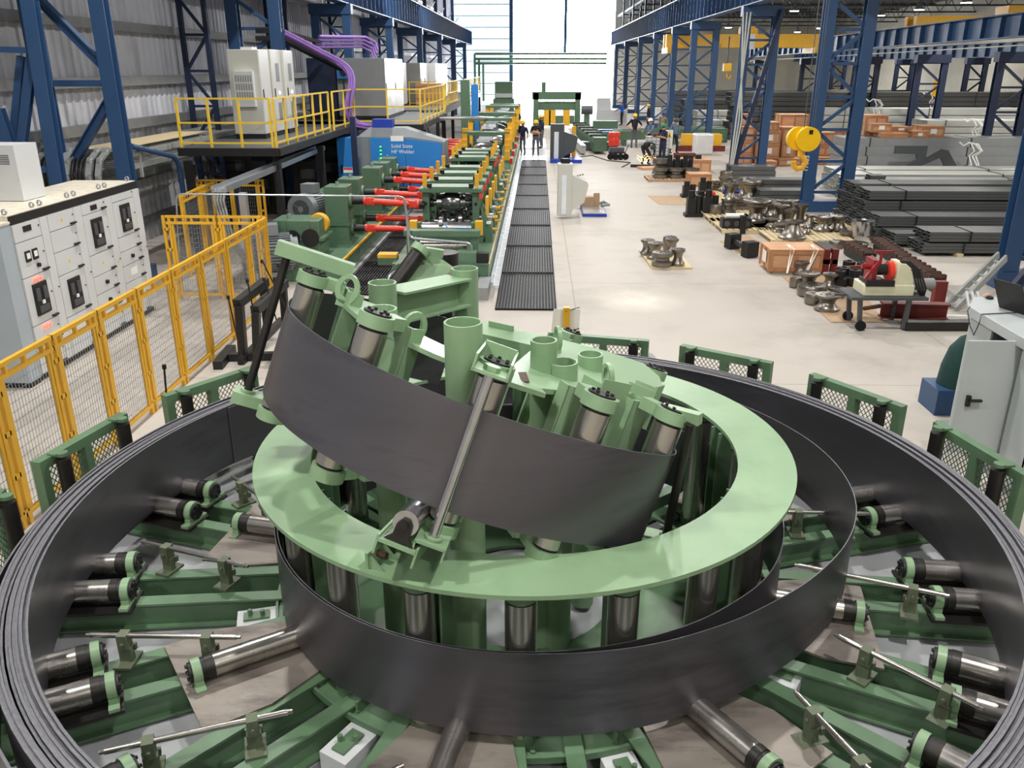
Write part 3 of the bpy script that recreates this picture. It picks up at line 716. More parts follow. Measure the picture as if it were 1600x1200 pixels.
# braced frame in the left wall bay nearest the camera
T = thing('wall_brace_frame', 'blue braced wall frame cut by the left picture edge', 'column', (-9.9, 15.2, 0))
for p, q, w in (((-8.847, 15.6, 5.39), (-8.95, 15.6, 2.23), .24), ((-9.608, 15.6, 2.228), (-9.814, 15.6, 3.594), .2), ((-9.004, 15.7, 4.588), (-9.697, 15.7, 2.543), .16), ((-9.601, 15.6, 4.597), (-8.948, 15.6, 4.575), .1), ((-9.65, 15.6, 2.485), (-8.972, 15.6, 2.545), .12), ((-9.364, 15.9, 4.484), (-9.85, 15.9, 2.953), .12)):
    MB().ibeam(p, q, w, w*.8, .02, up=(0, 1, 0)).build('member', 'blue', T)

# upper posts above the girders
for k, y in enumerate((44, 52, 60, 68, 76, 84, 92, 100)):
    T = thing('upper_wall_post', f'blue post above the left crane girder, {nth(k)} one from the camera', 'post', (-9.6, y, 8.2), 0, 'posts above the left girder')
    MB().ibeam((-9.6, y, 6.7), (-9.6, y, 13), .3, .3, .02, up=(0, 1, 0)).build('shaft', 'blue', T)
    MB().bar((-9.6, y, 8.4), (-9.6, y+7.6, 9.9), .06, .06).build('brace', 'navy', T)
for k, y in enumerate((48, 58, 68, 78, 88, 98)):
    T = thing('roof_truss_post', f'dark lattice post standing on the right crane girder, {nth(k)} one from the camera', 'post', (9.4, y, 8.15), 0, 'posts above the right girder')
    for dx in (-.35, .35): MB().bar((9.4+dx, y, 8.15), (9.4+dx, y, 13), .14, .14).build('leg', 'navy', T)
    for j in range(4): MB().bar((9.05, y, 8.3+j*1.1), (9.75, y, 9.4+j*1.1), .05, .05).build('brace', 'grey', T)
# side hall: second runway, cranes, roof trusses, lamps
a, b = V((20.0, 37.817, 5.485)), V((20.0, 77.71, 5.228))
T = thing('side_hall_girder', 'blue ribbed crane girder crossing the upper right in the side hall', 'crane girder', (20, a.y, a.z))
d = (b-a); mb = MB(); n = 46; hh = .92
q0 = a-d*.6; q1 = b+d*.25
mb.bar(q0+V((0, 0, hh/2)), q1+V((0, 0, hh/2)), .03, hh)
for i in range(n):
    c = q0+(q1-q0)*(i/n); mb.bar(c+V((-.2, 0, hh/2)), c+V((.2, 0, hh/2)), .03, hh)
mb.build('ribbed_web', 'blue', T, smooth=False)
MB().bar(q0, q1, .46, .05).build('lower_flange', 'blue', T); MB().bar(q0+V((0, 0, hh)), q1+V((0, 0, hh)), .46, .05).build('upper_flange', 'blue', T)
MB().cyl(q0+V((-.3, 0, -.35)), q1+V((-.3, 0, -.35)), .03, 8).build('power_rail', 'galvl', T)
SC = [31, 38, 46, 55, 66, 80]
for k, y in enumerate(SC):
    lattice_column(f'blue lattice column of the side hall runway, {nth(k)} from the camera', (20-.65, 20+.65), 4.9, [.5, 1.5, 2.5, 3.5, 4.5], m='navy', name='side_hall_column', pos=y, w=.3, group='side hall columns')
for k, y in enumerate((52, 62, 74, 90)):
    lattice_column(f'dark lattice column of the farthest side hall runway, {nth(k)} from the camera', (30-.6, 30+.6), 4.9, [.5, 1.5, 2.5, 3.5, 4.5], m='navy', name='side_hall_column', pos=y, w=.3, group='side hall columns')
T = thing('side_hall_girder', 'dark blue crane girder farther back in the side hall', 'crane girder', (30, 45, 4.9))
mb = MB(); mb.box(29.98, 30.02, 40, 106, 4.95, 5.75)
for i in range(40): mb.box(29.8, 30.2, 40+i*1.6, 40.03+i*1.6, 4.95, 5.75)
mb.build('ribbed_web', 'blue', T, smooth=False); MB().box(29.77, 30.23, 40, 106, 4.9, 4.95).build('lower_flange', 'blue', T); MB().box(29.77, 30.23, 40, 106, 5.75, 5.8).build('upper_flange', 'blue', T)
def crane(label, y, x0, x1, z0, z1):
    T = thing('bridge_crane', label, 'crane', ((x0+x1)/2, y, z0))
    for s in (-.6, .6): MB().box(x0, x1, y+s-.2, y+s+.2, z0, z1).build('bridge_beam', 'yellow', T)
    for x in (x0+.2, x1-.2):
        MB().box(x-.18, x+.18, y-1.4, y+1.4, z0-.35, z0).build('end_carriage', 'yellow', T)
    c = x0+(x1-x0)*.55
    h = MB(); h.box(c-.5, c+.5, y-.7, y+.7, z1, z1+.5); h.build('trolley', 'yellow', T)
    mb = MB(); mb.box(c-.3, c+.3, y-.9, y-.85, z0-.1, z1); mb.build('plate', 'panelw', T)
    return T
a, b = V((8.611, 62.0, 5.534)), V((16.732, 62.0, 6.258)); crane('yellow bridge crane spanning the side hall behind the first columns', 62, a.x, a.x+10.2, a.z, a.z+.85)
a, b = V((18.172, 50.0, 6.23)), V((25.029, 50.0, 6.892)); crane('yellow bridge crane at the upper right above the second runway', 50, 20.2, 29.8, a.z-.35, a.z+.65)
a = V((27.935, 80.0, 4.936)); T = thing('crane_hoist', 'small yellow hoist block hanging in the side hall between two columns', 'hoist', a)
g = V((12.589, 60.0, 4.3)); mb = MB(); mb.cbox((g.x, g.y, g.z), (.5, .4, .5)); mb.build('block', 'yellow', T)
MB().tube([(g.x, g.y, g.z-.25), (g.x+.02, g.y, g.z-.6), (g.x+.2, g.y, g.z-.75), (g.x+.3, g.y, g.z-.5)], .06).build('hook', 'yellow', T)
MB().cyl((g.x, g.y, g.z+.25), (g.x, g.y, 6.2), .04, 6).build('rope', 'dgrey', T)
T.location = g; WM[T.name] = MX.Translation(g)
for o in T.children: o.data.transform(MX.Translation(a-g))
for k, y in enumerate((44, 52, 60, 68, 76, 84, 92, 100)):
    T = thing('roof_truss', f'dark steel roof truss under the side hall roof, {nth(k)} from the camera', 'truss', (22, y, 8.6), 0, 'side hall roof trusses')
    MB().box(9.3, 35.9, y-.07, y+.07, 9.6, 9.75).build('upper_chord', 'dgrey', T)
    MB().box(9.3, 35.9, y-.07, y+.07, 8.5, 8.62).build('lower_chord', 'dgrey', T)
    mb = MB()
    for i in range(18):
        x = 9.4+i*1.47; mb.bar((x, y, 8.55), (x+.73, y, 9.65), .06, .06); mb.bar((x+.73, y, 9.65), (x+1.47, y, 8.55), .06, .06)
    mb.build('lattice', 'grey', T)
LW2 = ['upper one just left of the hook column', 'lower one just left of the hook column', 'farthest one left of the hook column', 'half behind the left leg of the hook column', 'right above the near end of the upper yellow crane', 'above the middle of the upper yellow crane', 'at the top picture edge near the right', 'behind the top of the cable column', 'seen between the legs of the hook column', 'low in the far bright row beside the hook column', 'just under the left end of the upper yellow crane', 'cut by the right picture edge', 'next to the one cut by the right picture edge']
k = 0
for (x, y, z) in [(18.299, 66.0, 8.082), (26.061, 92.0, 7.622), (25.216, 96.0, 7.52), (26.412, 86.0, 7.737), (25.965, 70.0, 7.988), (25.493, 62.0, 7.917), (25.785, 56.0, 7.951), (17.43, 84.0, 7.721), (31.783, 98.0, 7.326), (29.113, 99.0, 7.038), (38.357, 98.0, 7.066), (47.66, 90.0, 6.829), (48.112, 92.0, 6.767)]:
    if x > 35: k += 1; continue
    T = thing('high_bay_lamp', 'white side hall roof lamp '+LW2[k], 'lamp', (x, y, z), 0, 'side hall roof lamps'); k += 1
    MB().lathe([(.06, .5), (.1, .35), (.3, .05), (.32, 0)], (x, y, z)).build('shade', 'grey', T)
    MB().cyl((x, y, z-.03), (x, y, z+.02), .3, 16).build('diffuser', 'lampglow', T)
    MB().cyl((x, y, z+.5), (x, y, 9.7), .02, 6).build('hanger', 'dgrey', T)

# ================================================================ LEFT SIDE
# switchgear row, fronts face the walkway
FX = -7.2
def cubicle(y0, y1, label, doors, cream_end=False):
    T = thing('switchgear_cubicle', label, 'switchgear', ((FX-.5), (y0+y1)/2, 0), 0, 'switchgear cubicles')
    MB().box(FX-1.15, FX-.02, y0+.003, y1-.003, .1, 2.27).build('body', 'panelw', T)
    MB().box(FX-1.1, FX-.05, y0+.01, y1-.01, 0, .1).build('plinth', 'black', T)
    MB().box(FX-1.15, FX-.03, y0, y1, 2.3, 2.4).build('roof', 'cream', T)
    MB().box(FX-1.15, FX-.015, y0, y1, 2.27, 2.30).build('roof_gap', 'black', T)
    MB().box(FX-.03, FX-.0, y0+.002, y1-.002, 2.28, 2.39).build('top_band', 'black', T)
    for y in (y0+.1, y1-.1):
        eye((FX-.12, y, 2.44), (0, 1, 0), (0, 0, 1), .035).build('lifting_eye', 'conduit', T)
    for z0, z1, ya, yb, what in doors:
        w = y1-y0; a, b = y0+ya*w+.006, y0+yb*w-.006
        d = MB().box(FX-.02, FX+.012, a, b, z0+.006, z1-.006).build('door', 'panelw', T)
        if 'h' in what: MB().box(FX+.012, FX+.05, b-.15, b-.01, z0+.02, z0+.045).build('handle', 'black', d)
        if 'H' in what: MB().box(FX+.012, FX+.05, b-.15, b-.01, z1-.05, z1-.025).build('handle', 'black', d)
        MB().cyl((FX+.012, b-.04, (z0+z1)/2+.03), (FX+.022, b-.04, (z0+z1)/2+.03), .012, 8).build('lock', 'black', d)
        c = (a+b)/2; zc = (z0+z1)/2
        if 'B' in what:
            br = MB().box(FX+.012, FX+.035, c-.17, c+.17, zc-.23, zc+.23).build('breaker', 'black', d)
            mb = MB(); mb.box(FX+.035, FX+.045, c-.12, c+.12, zc-.2, zc-.1); mb.box(FX+.035, FX+.05, c-.14, c-.05, zc-.02, zc+.16); mb.box(FX+.035, FX+.05, c+.04, c+.13, zc-.02, zc+.16); mb.build('breaker_face', 'dgrey', br)
            MB().box(FX+.036, FX+.051, c-.03, c+.03, zc-.08, zc-.03).build('breaker_flag', 'label', br)
        if 'M' in what:
            for q in (-.12, .06):
                m = MB().box(FX+.012, FX+.03, c+q-.06, c+q+.06, zc-.04, zc+.11).build('meter', 'black', d)
                MB().box(FX+.03, FX+.033, c+q-.04, c+q+.04, zc-.0, zc+.08).build('meter_face', 'label', m)
            MB().cyl((FX+.012, c+.08, zc-.13), (FX+.05, c+.08, zc-.13), .03, 10).build('selector', 'black', d)
        if 'L' in what:
            for q in (-.08, 0, .08): MB().cyl((FX+.012, c+q, z1-.07), (FX+.03, c+q, z1-.07), .022, 10).build('indicator_lamp', 'redled', d)
        if 'P' in what: MB().box(FX+.012, FX+.018, c-.1, c+.1, z1-.13, z1-.05).build('nameplate', 'black', d)
        if 'S' in what: MB().cyl((FX+.012, c, zc), (FX+.05, c, zc), .035, 12).build('rotary_switch', 'black', d)
        if 'W' in what: MB().box(FX+.012, FX+.016, c-.12, c+.12, zc-.06, zc+.06).build('paper_label', 'label', d)
        if 'G' in what: MB().slab([(FX+.013, c-.03, zc-.02), (FX+.013, c+.03, zc-.02), (FX+.013, c, zc+.035)], (.002, 0, 0)).build('warning_sticker', 'hookyel', d)
cubicle(11.2, 12.06, 'nearest light grey switchgear cubicle with two rows of red lights', [(2.02, 2.27, 0, .76, 'P'), (1.52, 2.02, 0, .76, 'hM'), (.82, 1.52, 0, .76, 'hBL'), (.5, .82, 0, .76, 'hL'), (.1, .5, 0, .76, 'h'), (.1, 2.27, .76, 1, '')])
cubicle(12.06, 13.02, 'second light grey switchgear cubicle with one breaker in its lower half', [(2.02, 2.27, 0, .76, 'hG'), (1.7, 2.02, 0, .76, 'h'), (1.35, 1.7, 0, .76, 'hG'), (.7, 1.35, 0, .76, 'hB'), (.1, .7, 0, .76, 'h'), (.1, 2.27, .76, 1, '')])
cubicle(13.02, 14.02, 'third light grey switchgear cubicle with one breaker in its upper half', [(2.1, 2.27, 0, .76, 'hP'), (1.45, 2.1, 0, .76, 'hB'), (1.1, 1.45, 0, .76, 'hG'), (.8, 1.1, 0, .76, 'hS'), (.5, .8, 0, .76, 'hS'), (.1, .5, 0, .76, 'h'), (.1, 2.27, .76, 1, 'G')])
cubicle(14.02, 15.05, 'farthest light grey switchgear cubicle with a breaker and white paper labels', [(2.15, 2.27, 0, .76, ''), (1.55, 2.15, 0, .76, 'hB'), (1.3, 1.55, 0, .76, 'h'), (1.05, 1.3, 0, .76, 'hS'), (.75, 1.05, 0, .76, 'hW'), (.1, .75, 0, .76, 'hW'), (.1, 2.27, .76, 1, '')])
T = thing('switchgear_end_panel', 'end panel closing the near end of the switchgear row, dimmer light painted in blue-grey', 'switchgear', (-7.75, 11.1, 0))
MB().box(-8.35, FX-.01, 10.9, 11.19, .08, 2.3).build('side_panel', 'shaded_panel', T)
MB().box(-8.35, FX-.02, 10.92, 11.18, 0, .08).build('plinth', 'black', T)
MB().box(-8.35, FX, 10.9, 11.19, 2.3, 2.33).build('cap', 'cream', T)
T = thing('tall_cabinet', 'tall white cabinet top at the far left edge behind the switchgear', 'cabinet', (-8.4, 12.6, 2.41))
MB().box(-8.3, -7.75, 12.5, 13.1, 2.41, 3.22).build('body', 'panelw', T)
mb = MB()
for k in range(5): mb.box(-8.02, -7.85, 12.49, 12.5, 2.95+k*.03, 2.96+k*.03)
mb.build('vent', 'dgrey', T)

# yellow mesh fence
def fence(name, label, posts, zt, group='yellow safety fence'):
    T = thing(name, label, 'fence', (posts[0][0], posts[0][1], 0), 0, group)
    n = len(posts)
    for i, (x, y) in enumerate(posts):
        p = V((x, y, 0)); q = V(posts[i+1] if i+1 < n else posts[i-1]).to_3d(); d = (q-p).normalized()
        mb = MB()
        for s in (-.055, .055): mb.bar(p+d*s, p+d*s+V((0, 0, zt)), .045, .05, up=d)
        for z in (.15, .55, 1.0, 1.4): mb.bar(p-d*.05+V((0, 0, z)), p+d*.05+V((0, 0, z)), .045, .05)
        mb.build('post', 'yellow', T)
    for i in range(n-1):
        p, q = V((*posts[i], 0)), V((*posts[i+1], 0)); d = (q-p).normalized(); a, b = p+d*.09, q-d*.09; up = V((0, 0, 1))
        pan = MB()
        for z in (zt-.02, zt-.14, .12): pan.bar(a-d*.1+up*z, b+d*.1+up*z, .05, .045)
        for k in (.18, .5, .82): pan.bar(p+(q-p)*k+up*(zt-.12), p+(q-p)*k+up*(zt-.03), .045, .03, up=d)
        for e in (a+d*.02, b-d*.02): pan.bar(e+up*.12, e+up*(zt-.14), .03, .04, up=d)
        pan = pan.build('panel_frame', 'yellow', T)
        m = MB(); L = (b-a).length; k = int(L/.05)
        for j in range(1, k): m.bar(a+d*(L*j/k)+up*.12, a+d*(L*j/k)+up*(zt-.15), .004, .004)
        for j in range(1, 15): m.bar(a+up*(.12+j*(zt-.27)/15), b+up*(.12+j*(zt-.27)/15), .004, .004)
        m.build('wire_mesh', 'conduit', pan, smooth=False)
    return T
fence('safety_fence', 'long yellow mesh fence between the switchgear and the strip accumulator', [(-5.08, y) for y in (6.1, 7.15, 8.15, 9.1, 10.1, 11.15, 12.2, 13.3, 14.4, 15.4)], 1.68)
fence('safety_fence', 'yellow mesh fence running crosswise behind the switchgear end', [(-7.08, 15.75), (-6.1, 15.75), (-5.25, 15.75)], 1.66)
fence('safety_fence', 'yellow mesh fence in the rear running away beside the thin conduit', [(-7.574, 17.715, 0.0)[:2], (-7.696, 18.988, 0.0)[:2], (-7.736, 19.983, 0.0)[:2]], 1.75)
fence('safety_fence', 'rear yellow mesh fence corner under the grey cable tray', [(-8.235, 20.425, 0.0)[:2], (-7.386, 20.45, 0.0)[:2], (-6.745, 20.47, 0.0)[:2]], 1.75)
# black frame with threaded rods beside the fence
T = thing('steel_stand', 'black square-tube stand with slim threaded rods beside the yellow fence', 'stand', (-4.571, 12.944, 0.0))
for nm, a, b, w in (('top_beam', (-4.581, 12.2, 0.914), (-4.435, 13.2, 1.019), .13), ('top_beam', (-4.209, 11.9, 0.9), (-4.12, 13.2, 1.0), .13), ('upright', (-4.545, 12.2, 0.884), (-4.575, 12.2, 0.118), .12), ('upright', (-4.193, 11.9, 0.871), (-4.243, 11.9, 0.244), .11), ('upright', (-4.472, 13.2, 0.965), (-4.478, 13.2, 0.31), .12), ('upright', (-4.155, 13.2, 0.968), (-4.171, 13.2, 0.368), .11), ('foot_beam', (-4.797, 12.178, 0.06), (-4.094, 12.261, 0.06), .12), ('foot_beam', (-4.545, 11.974, 0.06), (-4.567, 14.232, 0.06), .1), ('foot_beam', (-4.826, 11.76, 0.06), (-4.898, 12.587, 0.06), .14)):
    a, b = V(a), V(b); MB().bar(a, b, w, w).build(nm, 'black', T)
for k, (p, q) in enumerate([((-4.511, 11.7, 1.177), (-4.416, 11.7, 0.208)), ((-4.27, 11.9, 1.379), (-4.165, 11.9, 0.142)), ((-4.223, 12.5, 1.254), (-4.092, 12.5, 0.575)), ((-4.324, 12.8, 1.468), (-4.024, 12.8, 0.701)), ((-4.172, 13.1, 1.341), (-4.095, 13.1, 0.854)), ((-4.276, 8.9, 1.1), (-4.315, 8.9, 0.541))]):
    mb = MB(); mb.cyl(p, q, .012, 8); mb.cyl(V(p)-V((0, 0, .0)), V(p)-V((0, 0, .05)), .025, 8); mb.build('threaded_rod', 'dsteel', T)
# thin galvanised conduits
T = thing('conduit', 'thin galvanised conduit arching over the fence to the mill entry', 'pipe', (-6.994, 15.694, 0.0))
pts = [(-7.037, 15.8, -0.003), (-6.84, 15.8, 2.058), (-2.625, 16.6, 1.914), (-2.576, 16.6, 0.726)]
MB().tube(bend(pts, .12), .017).build('pipe_run', 'conduit', T)
T = thing('conduit', 'blue bent pipe rising behind the switchgear', 'pipe', (-9.888, 23.175, 0.0))
MB().tube(bend([(-8.43, 17.6, 2.777), (-8.277, 19.5, 2.36), (-8.468, 20.0, 1.053)], .35, 6), .06, 10).build('pipe_run', 'blue', T)

# cable tray, plywood and cable carrier by the wall
T = thing('cable_tray', 'galvanised ladder tray at platform height along the left wall', 'cable tray', (-9.2, 21, 2.3))
for z in (2.35, 2.6):
    for x in (-9.9, -8.5): MB().box(x-.03, x+.03, 17.6, 25.2, z-.06, z+.06).build('side_rail', 'galv', T)
    mb = MB()
    for k in range(20): mb.box(-9.87, -8.53, 17.7+k*.39, 17.74+k*.39, z-.03, z)
    mb.build('rungs', 'galv', T)
for y in (18, 21.5, 25): MB().box(-8.5, -8.44, y-.03, y+.03, 2.1, 2.7).build('hanger', 'galv', T)
mb = MB(); mb.box(-9.85, -8.95, 18.0, 23.2, 2.662, 2.68); one(mb, 'plywood_sheet', 'pine', 'bare plywood sheet lying on the cable tray behind the blue column', 'board')
T = thing('cable_carrier', 'loop of black cables in steel chain links hanging off the tray end', 'cable carrier', (-9.2, 17.3, 1.9))
for k in range(15):
    x = -10.15+k*.085
    if k in (5, 6): continue
    MB().tube([(x, 17.9, 2.66), (x, 17.5, 2.63), (x, 17.2, 2.5), (x, 17.05, 2.25), (x, 17.05, 1.95), (x, 17.05, .9)], .036, 8).build('cable', 'black', T)
for x in (-10.2, -9.68, -9.56, -9.1, -8.9):
    mb = MB(); P = [(17.9, 2.7), (17.5, 2.68), (17.15, 2.52), (16.99, 2.25), (16.99, 1.95), (16.99, 1.5)]
    for (y0, z0), (y1, z1) in zip(P, P[1:]):
        mb.bar((x, y0, z0), (x, y1, z1), .05, .12, up=(1, 0, 0)); mb.cyl((x-.03, y1, z1), (x+.03, y1, z1), .075, 10)
    mb.build('chain_link', 'galv', T)

# platform on posts
PZ = 2.55
T = thing('platform', 'dark raised steel platform carrying the electrical cabinets', 'platform', (-8, 25, 0))
MB().box(-8.35, -6.02, 19.75, 30, PZ-.06, PZ).build('deck', 'dgrey', T); MB().box(-10.1, -8.36, 25.45, 30, PZ-.06, PZ).build('deck', 'dgrey', T)
MB().box(-10.1, -3.8, 28.4, 36, PZ-.06, PZ).build('deck', 'dgrey', T)
for x0, x1, y0, y1 in ((-8.35, -5.98, 19.7, 19.8), (-6.06, -5.96, 19.75, 28.4), (-6.0, -3.8, 28.35, 28.45), (-3.86, -3.76, 28.4, 36)):
    MB().box(x0, x1, y0, y1, PZ-.18, PZ-.005).build('edge_beam', 'black', T)
for x, y in ((-6.1, 19.85), (-6.1, 24), (-6.1, 28.3), (-8.2, 19.85), (-8.2, 24), (-3.9, 28.5), (-3.9, 35.8), (-8.2, 28.3)):
    MB().box(x-.08, x+.08, y-.08, y+.08, 0, PZ-.3).build('post', 'black', T)
def railing(label, pts, z=PZ, step=1.25, hgt=1.08):
    T = thing('railing', label, 'railing', (pts[0][0], pts[0][1], z), 0, 'yellow platform railings')
    mbs = []
    for i in range(len(pts)-1):
        p, q = V((*pts[i], z)), V((*pts[i+1], z)); L = (q-p).length; n = max(1, round(L/step))
        for k in range(n+1 if i == len(pts)-2 else n):
            c = p+(q-p)*(k/n); MB().bar(c, c+V((0, 0, hgt)), .05, .05, up=q-p).build('post', 'railyel', T)
        for h in (.1, .55, hgt): MB().bar(p+V((0, 0, h)), q+V((0, 0, h)), .035, .04).build('rail', 'railyel', T)
railing('yellow railing in front of the cream cabinets on the near platform edge', [(-8.3, 19.85), (-6.15, 19.85)], step=.75)
railing('yellow railing with a gate along the near platform side', [(-6.08, 19.9), (-6.08, 25.2)], step=.9)
railing('yellow railing in front of the big grey cabinet', [(-6.05, 25.6), (-6.0, 28.35), (-3.85, 28.45)], step=1.4)
railing('yellow railing beside the bright striped cabinet', [(-3.85, 28.5), (-3.85, 35.5)], step=1.1)
def cab(name, label, x0, x1, y0, y1, z0, z1, m, side=None, extra=None, doors=1):
    T = thing(name, label, 'cabinet', ((x0+x1)/2, (y0+y1)/2, z0))
    MB().box(x0, x1, y0, y1, z0+.12, z1).build('body', m, T, bev=.01)
    MB().box(x0+.01, x1-.01, y0+.01, y1-.01, z0, z0+.12).build('plinth', 'black', T)
    w = (y1-y0)/doors
    for k in range(doors):
        d = MB().box(x1, x1+.015, y0+k*w+.01, y0+(k+1)*w-.01, z0+.13, z1-.01).build('door', m if not side else side, T)
        MB().box(x1+.015, x1+.035, y0+k*w+.08, y0+k*w+.11, z0+1.0, z0+1.22).build('handle', 'black', d)
    return T
T = cab('platform_cabinet', 'cream cabinet with a louvred vent box on its side, standing on the platform', -7.9, -7.1, 22.4, 23.2, PZ, 4.72, 'cabgrey', 'panelw')
v = MB(); v.box(-7.75, -7.25, 22.25, 22.4, 3.35, 4.2); v = v.build('vent_box', 'panelw', T)
mb = MB()
for j in range(3):
    for i in range(7): mb.box(-7.70+i*.064, -7.66+i*.064, 22.244, 22.25, 3.55+j*.2, 3.71+j*.2)
mb.build('louvre', 'grey', v)
MB().box(-7.6, -7.3, 22.6, 23.0, 4.7, 4.78).build('roof_vent', 'panelw', T)
for k, (y0, lb) in enumerate(((23.35, 'slim cream cabinet with a vent grille next to the louvred one'), (24.35, 'slim cream cabinet nearest the blue column on the platform'))):
    T = cab('platform_cabinet', lb, -7.85, -7.08+.06*k, y0, y0+.85, PZ, 4.74, 'cabgrey', 'panelw')
    x = -7.08+.06*k+.016
    for z in (2.95, 3.95): MB().box(x, x+.006, y0+.3, y0+.6, z, z+.45).build('grille', 'grey', T)
    MB().cyl((x, y0+.5, 3.65), (x+.02, y0+.5, 3.65), .04, 10).build('signal_lamp', 'whiteled', T)
T = cab('electrical_house', 'big grey cabinet with white front beside the purple cables', -7.1, -5.4, 31, 35, PZ, 4.6, 'grey', 'sheen', doors=2)
T = cab('electrical_house', 'dark blue narrow cabinet left of the big grey one', -8.2, -7.2, 31.2, 34, PZ, 4.6, 'navy', 'navy')
bx = V((-6.826, 30.9, 4.133)); T = thing('control_box', 'bright blue box with a round gauge on the side of the grey cabinet', 'control box', bx)
MB().box(bx.x-.2, bx.x+.22, 30.75, 30.98, bx.z-.2, bx.z+.18).build('housing', 'skyblue', T)
MB().cyl((bx.x+.02, 30.75, bx.z), (bx.x+.02, 30.72, bx.z), .13, 16).build('gauge', 'black', T)
MB().tube([(bx.x, 30.8, bx.z-.2), (bx.x+.02, 30.7, bx.z-.9), (bx.x+.15, 30.6, PZ-.3)], .03).build('cable', 'black', T)
# far platform with more cabinets
T = thing('platform', 'second raised platform farther along the wall with grey cabinets', 'platform', (-6.5, 50, 0))
MB().box(-10.1, -4.4, 38, 66, PZ-.06, PZ).build('deck', 'dgrey', T)
MB().box(-4.44, -4.34, 38, 66, PZ-.3, PZ).build('edge_beam', 'black', T)
for y in (38.2, 45, 52, 59, 65.8): MB().box(-4.5, -4.35, y-.08, y+.08, 0, PZ-.3).build('post', 'black', T)
for x0, x1, y0, y1, lb, m, s in ((-7.8, -6.3, 39, 42, 'grey cabinet behind the yellow stair railing', 'grey', 'panelw'), (-7.4, -5.9, 44, 47, 'grey cabinet with a round fan on the far platform', 'grey', 'panelw'), (-7.2, -5.6, 48, 54, 'pale grey cabinet at the far end of the platform', 'panelw', 'sheen')):
    cab('electrical_house', lb, x0, x1, y0, y1, PZ, 4.5, m, s, doors=2)
T = thing('wooden_box', 'plywood box standing on the far platform railing side', 'box', (-4.885, 44.117, 2.55))
a = V((-5.143, 44.11, 2.55)); MB().cbox((a.x-.3, a.y, PZ+.5), (1.3, 1.2, 1.0)).build('panels', 'wood', T)
mb = MB()
for s in (-.6, 0, .6): mb.box(a.x-.3+s-.05, a.x-.3+s+.05, a.y-.63, a.y-.6, PZ, PZ+1.0)
mb.build('battens', 'wood', T)
railing('yellow railing around the wooden box on the far platform', [(a.x-1.2, a.y-1), (a.x+.7, a.y-1), (a.x+.7, a.y+4)], step=.9)
railing('yellow railing at the far end of the second platform', [(-4.4, 52), (-4.4, 65.5)], step=1.4)
railing('yellow railing of the stairs between the two platforms', [(-3.9, 36.2), (-4.4, 41.8)], step=.8)
# purple cables
P1 = [(-7.938, 27.6, 5.314), (-7.474, 28.0, 5.05), (-7.016, 28.5, 4.741), (-6.507, 28.9, 4.475), (-6.087, 28.6, 4.164), (-5.95, 28.1, 3.726), (-6.138, 28.05, 3.242), (-6.127, 28.05, 2.811), (-5.824, 28.0, 2.517), (-5.164, 27.8, 2.492)]
T = thing('cable_bundle', 'purple cables drooping from the girder level into the blue welder roof', 'cable', P1[-1])
for k in range(6):
    o = V(((k % 3-1)*.075, 0, (k//3)*.08-.04)); q = [V(p)+o for p in P1]; q2 = []
    for i in range(len(q)-1): q2 += [q[i], (q[i]+q[i+1])/2]
    q2.append(q[-1]); q2 = [q2[0]]+[(q2[i-1]+q2[i]*2+q2[i+1])/4 for i in range(1, len(q2)-1)]+[q2[-1]]
    MB().tube(q2, .045, 8).build('cable', 'purple', T)
mb = MB()
for p, q in (((-7.978, 27.7, 5.208), (-6.525, 29.4, 4.32)),): mb.bar(V(p)-V((0, 0, .1)), V(q)-V((0, 0, .1)), .35, .08)
mb.build('tray', 'black', T)
P2 = [(-8.038, 32.0, 5.094), (-7.608, 34.0, 5.143), (-7.148, 36.0, 5.191), (-6.865, 36.5, 5.01), (-6.777, 36.5, 4.717)]
T = thing('cable_bundle', 'short purple cable loop dropping behind the grey cabinet top', 'cable', P2[-1])
for k in range(4): MB().tube([V(p)+V((k*.06, 0, k*.12-.12)) for p in P2], .05, 8).build('cable', 'purple', T)
mb = MB(); mb.bar((-8.604, 27.2, 5.336), (-7.82, 27.2, 5.335), .12, .14); mb.bar((-8.628, 27.2, 5.12), (-7.841, 27.2, 5.12), .12, .14); mb.bar((-7.917, 27.4, 5.343), (-7.359, 30.0, 5.084), .1, .1)
one(mb, 'cable_duct', 'black', 'black cable duct crossing between the wall and the second blue column', 'cable duct')
# clutter under the platform
T = thing('grey_cable_tray', 'straight galvanised cable tray rising diagonally towards the platform', 'cable tray', (-6.988, 18.479, 0.0))
a, b = V((-6.134, 16.129, 2.1)), V((-6.419, 25.198, 2.08))
for s in (-.13, .13): MB().bar(a+V((s, 0, 0)), b+V((s, 0, 0)), .03, .12).build('side_rail', 'conduit', T)
MB().bar(a-V((0, 0, .05)), b-V((0, 0, .05)), .28, .02).build('bottom', 'conduit', T)
for p in (a+(b-a)*.12, b-(b-a)*.05): MB().bar((p.x, p.y, 0), (p.x, p.y, p.z-.06), .1, .1).build('post', 'navy', T)
MB().bar((a.x+.35, a.y+.3, 0), (a.x+.35, a.y+.3, 2.0), .14, .14).build('post', 'conduit', T)
for k in range(4): MB().tube([a+V((-.1+k*.06, .1, 0)), a+V((-.1+k*.06, -.05, -.2)), a+V((.0+k*.05, .0, -.9)), a+V((.3+k*.05, .2, -1.5))], .025).build('hose', 'grey', T)
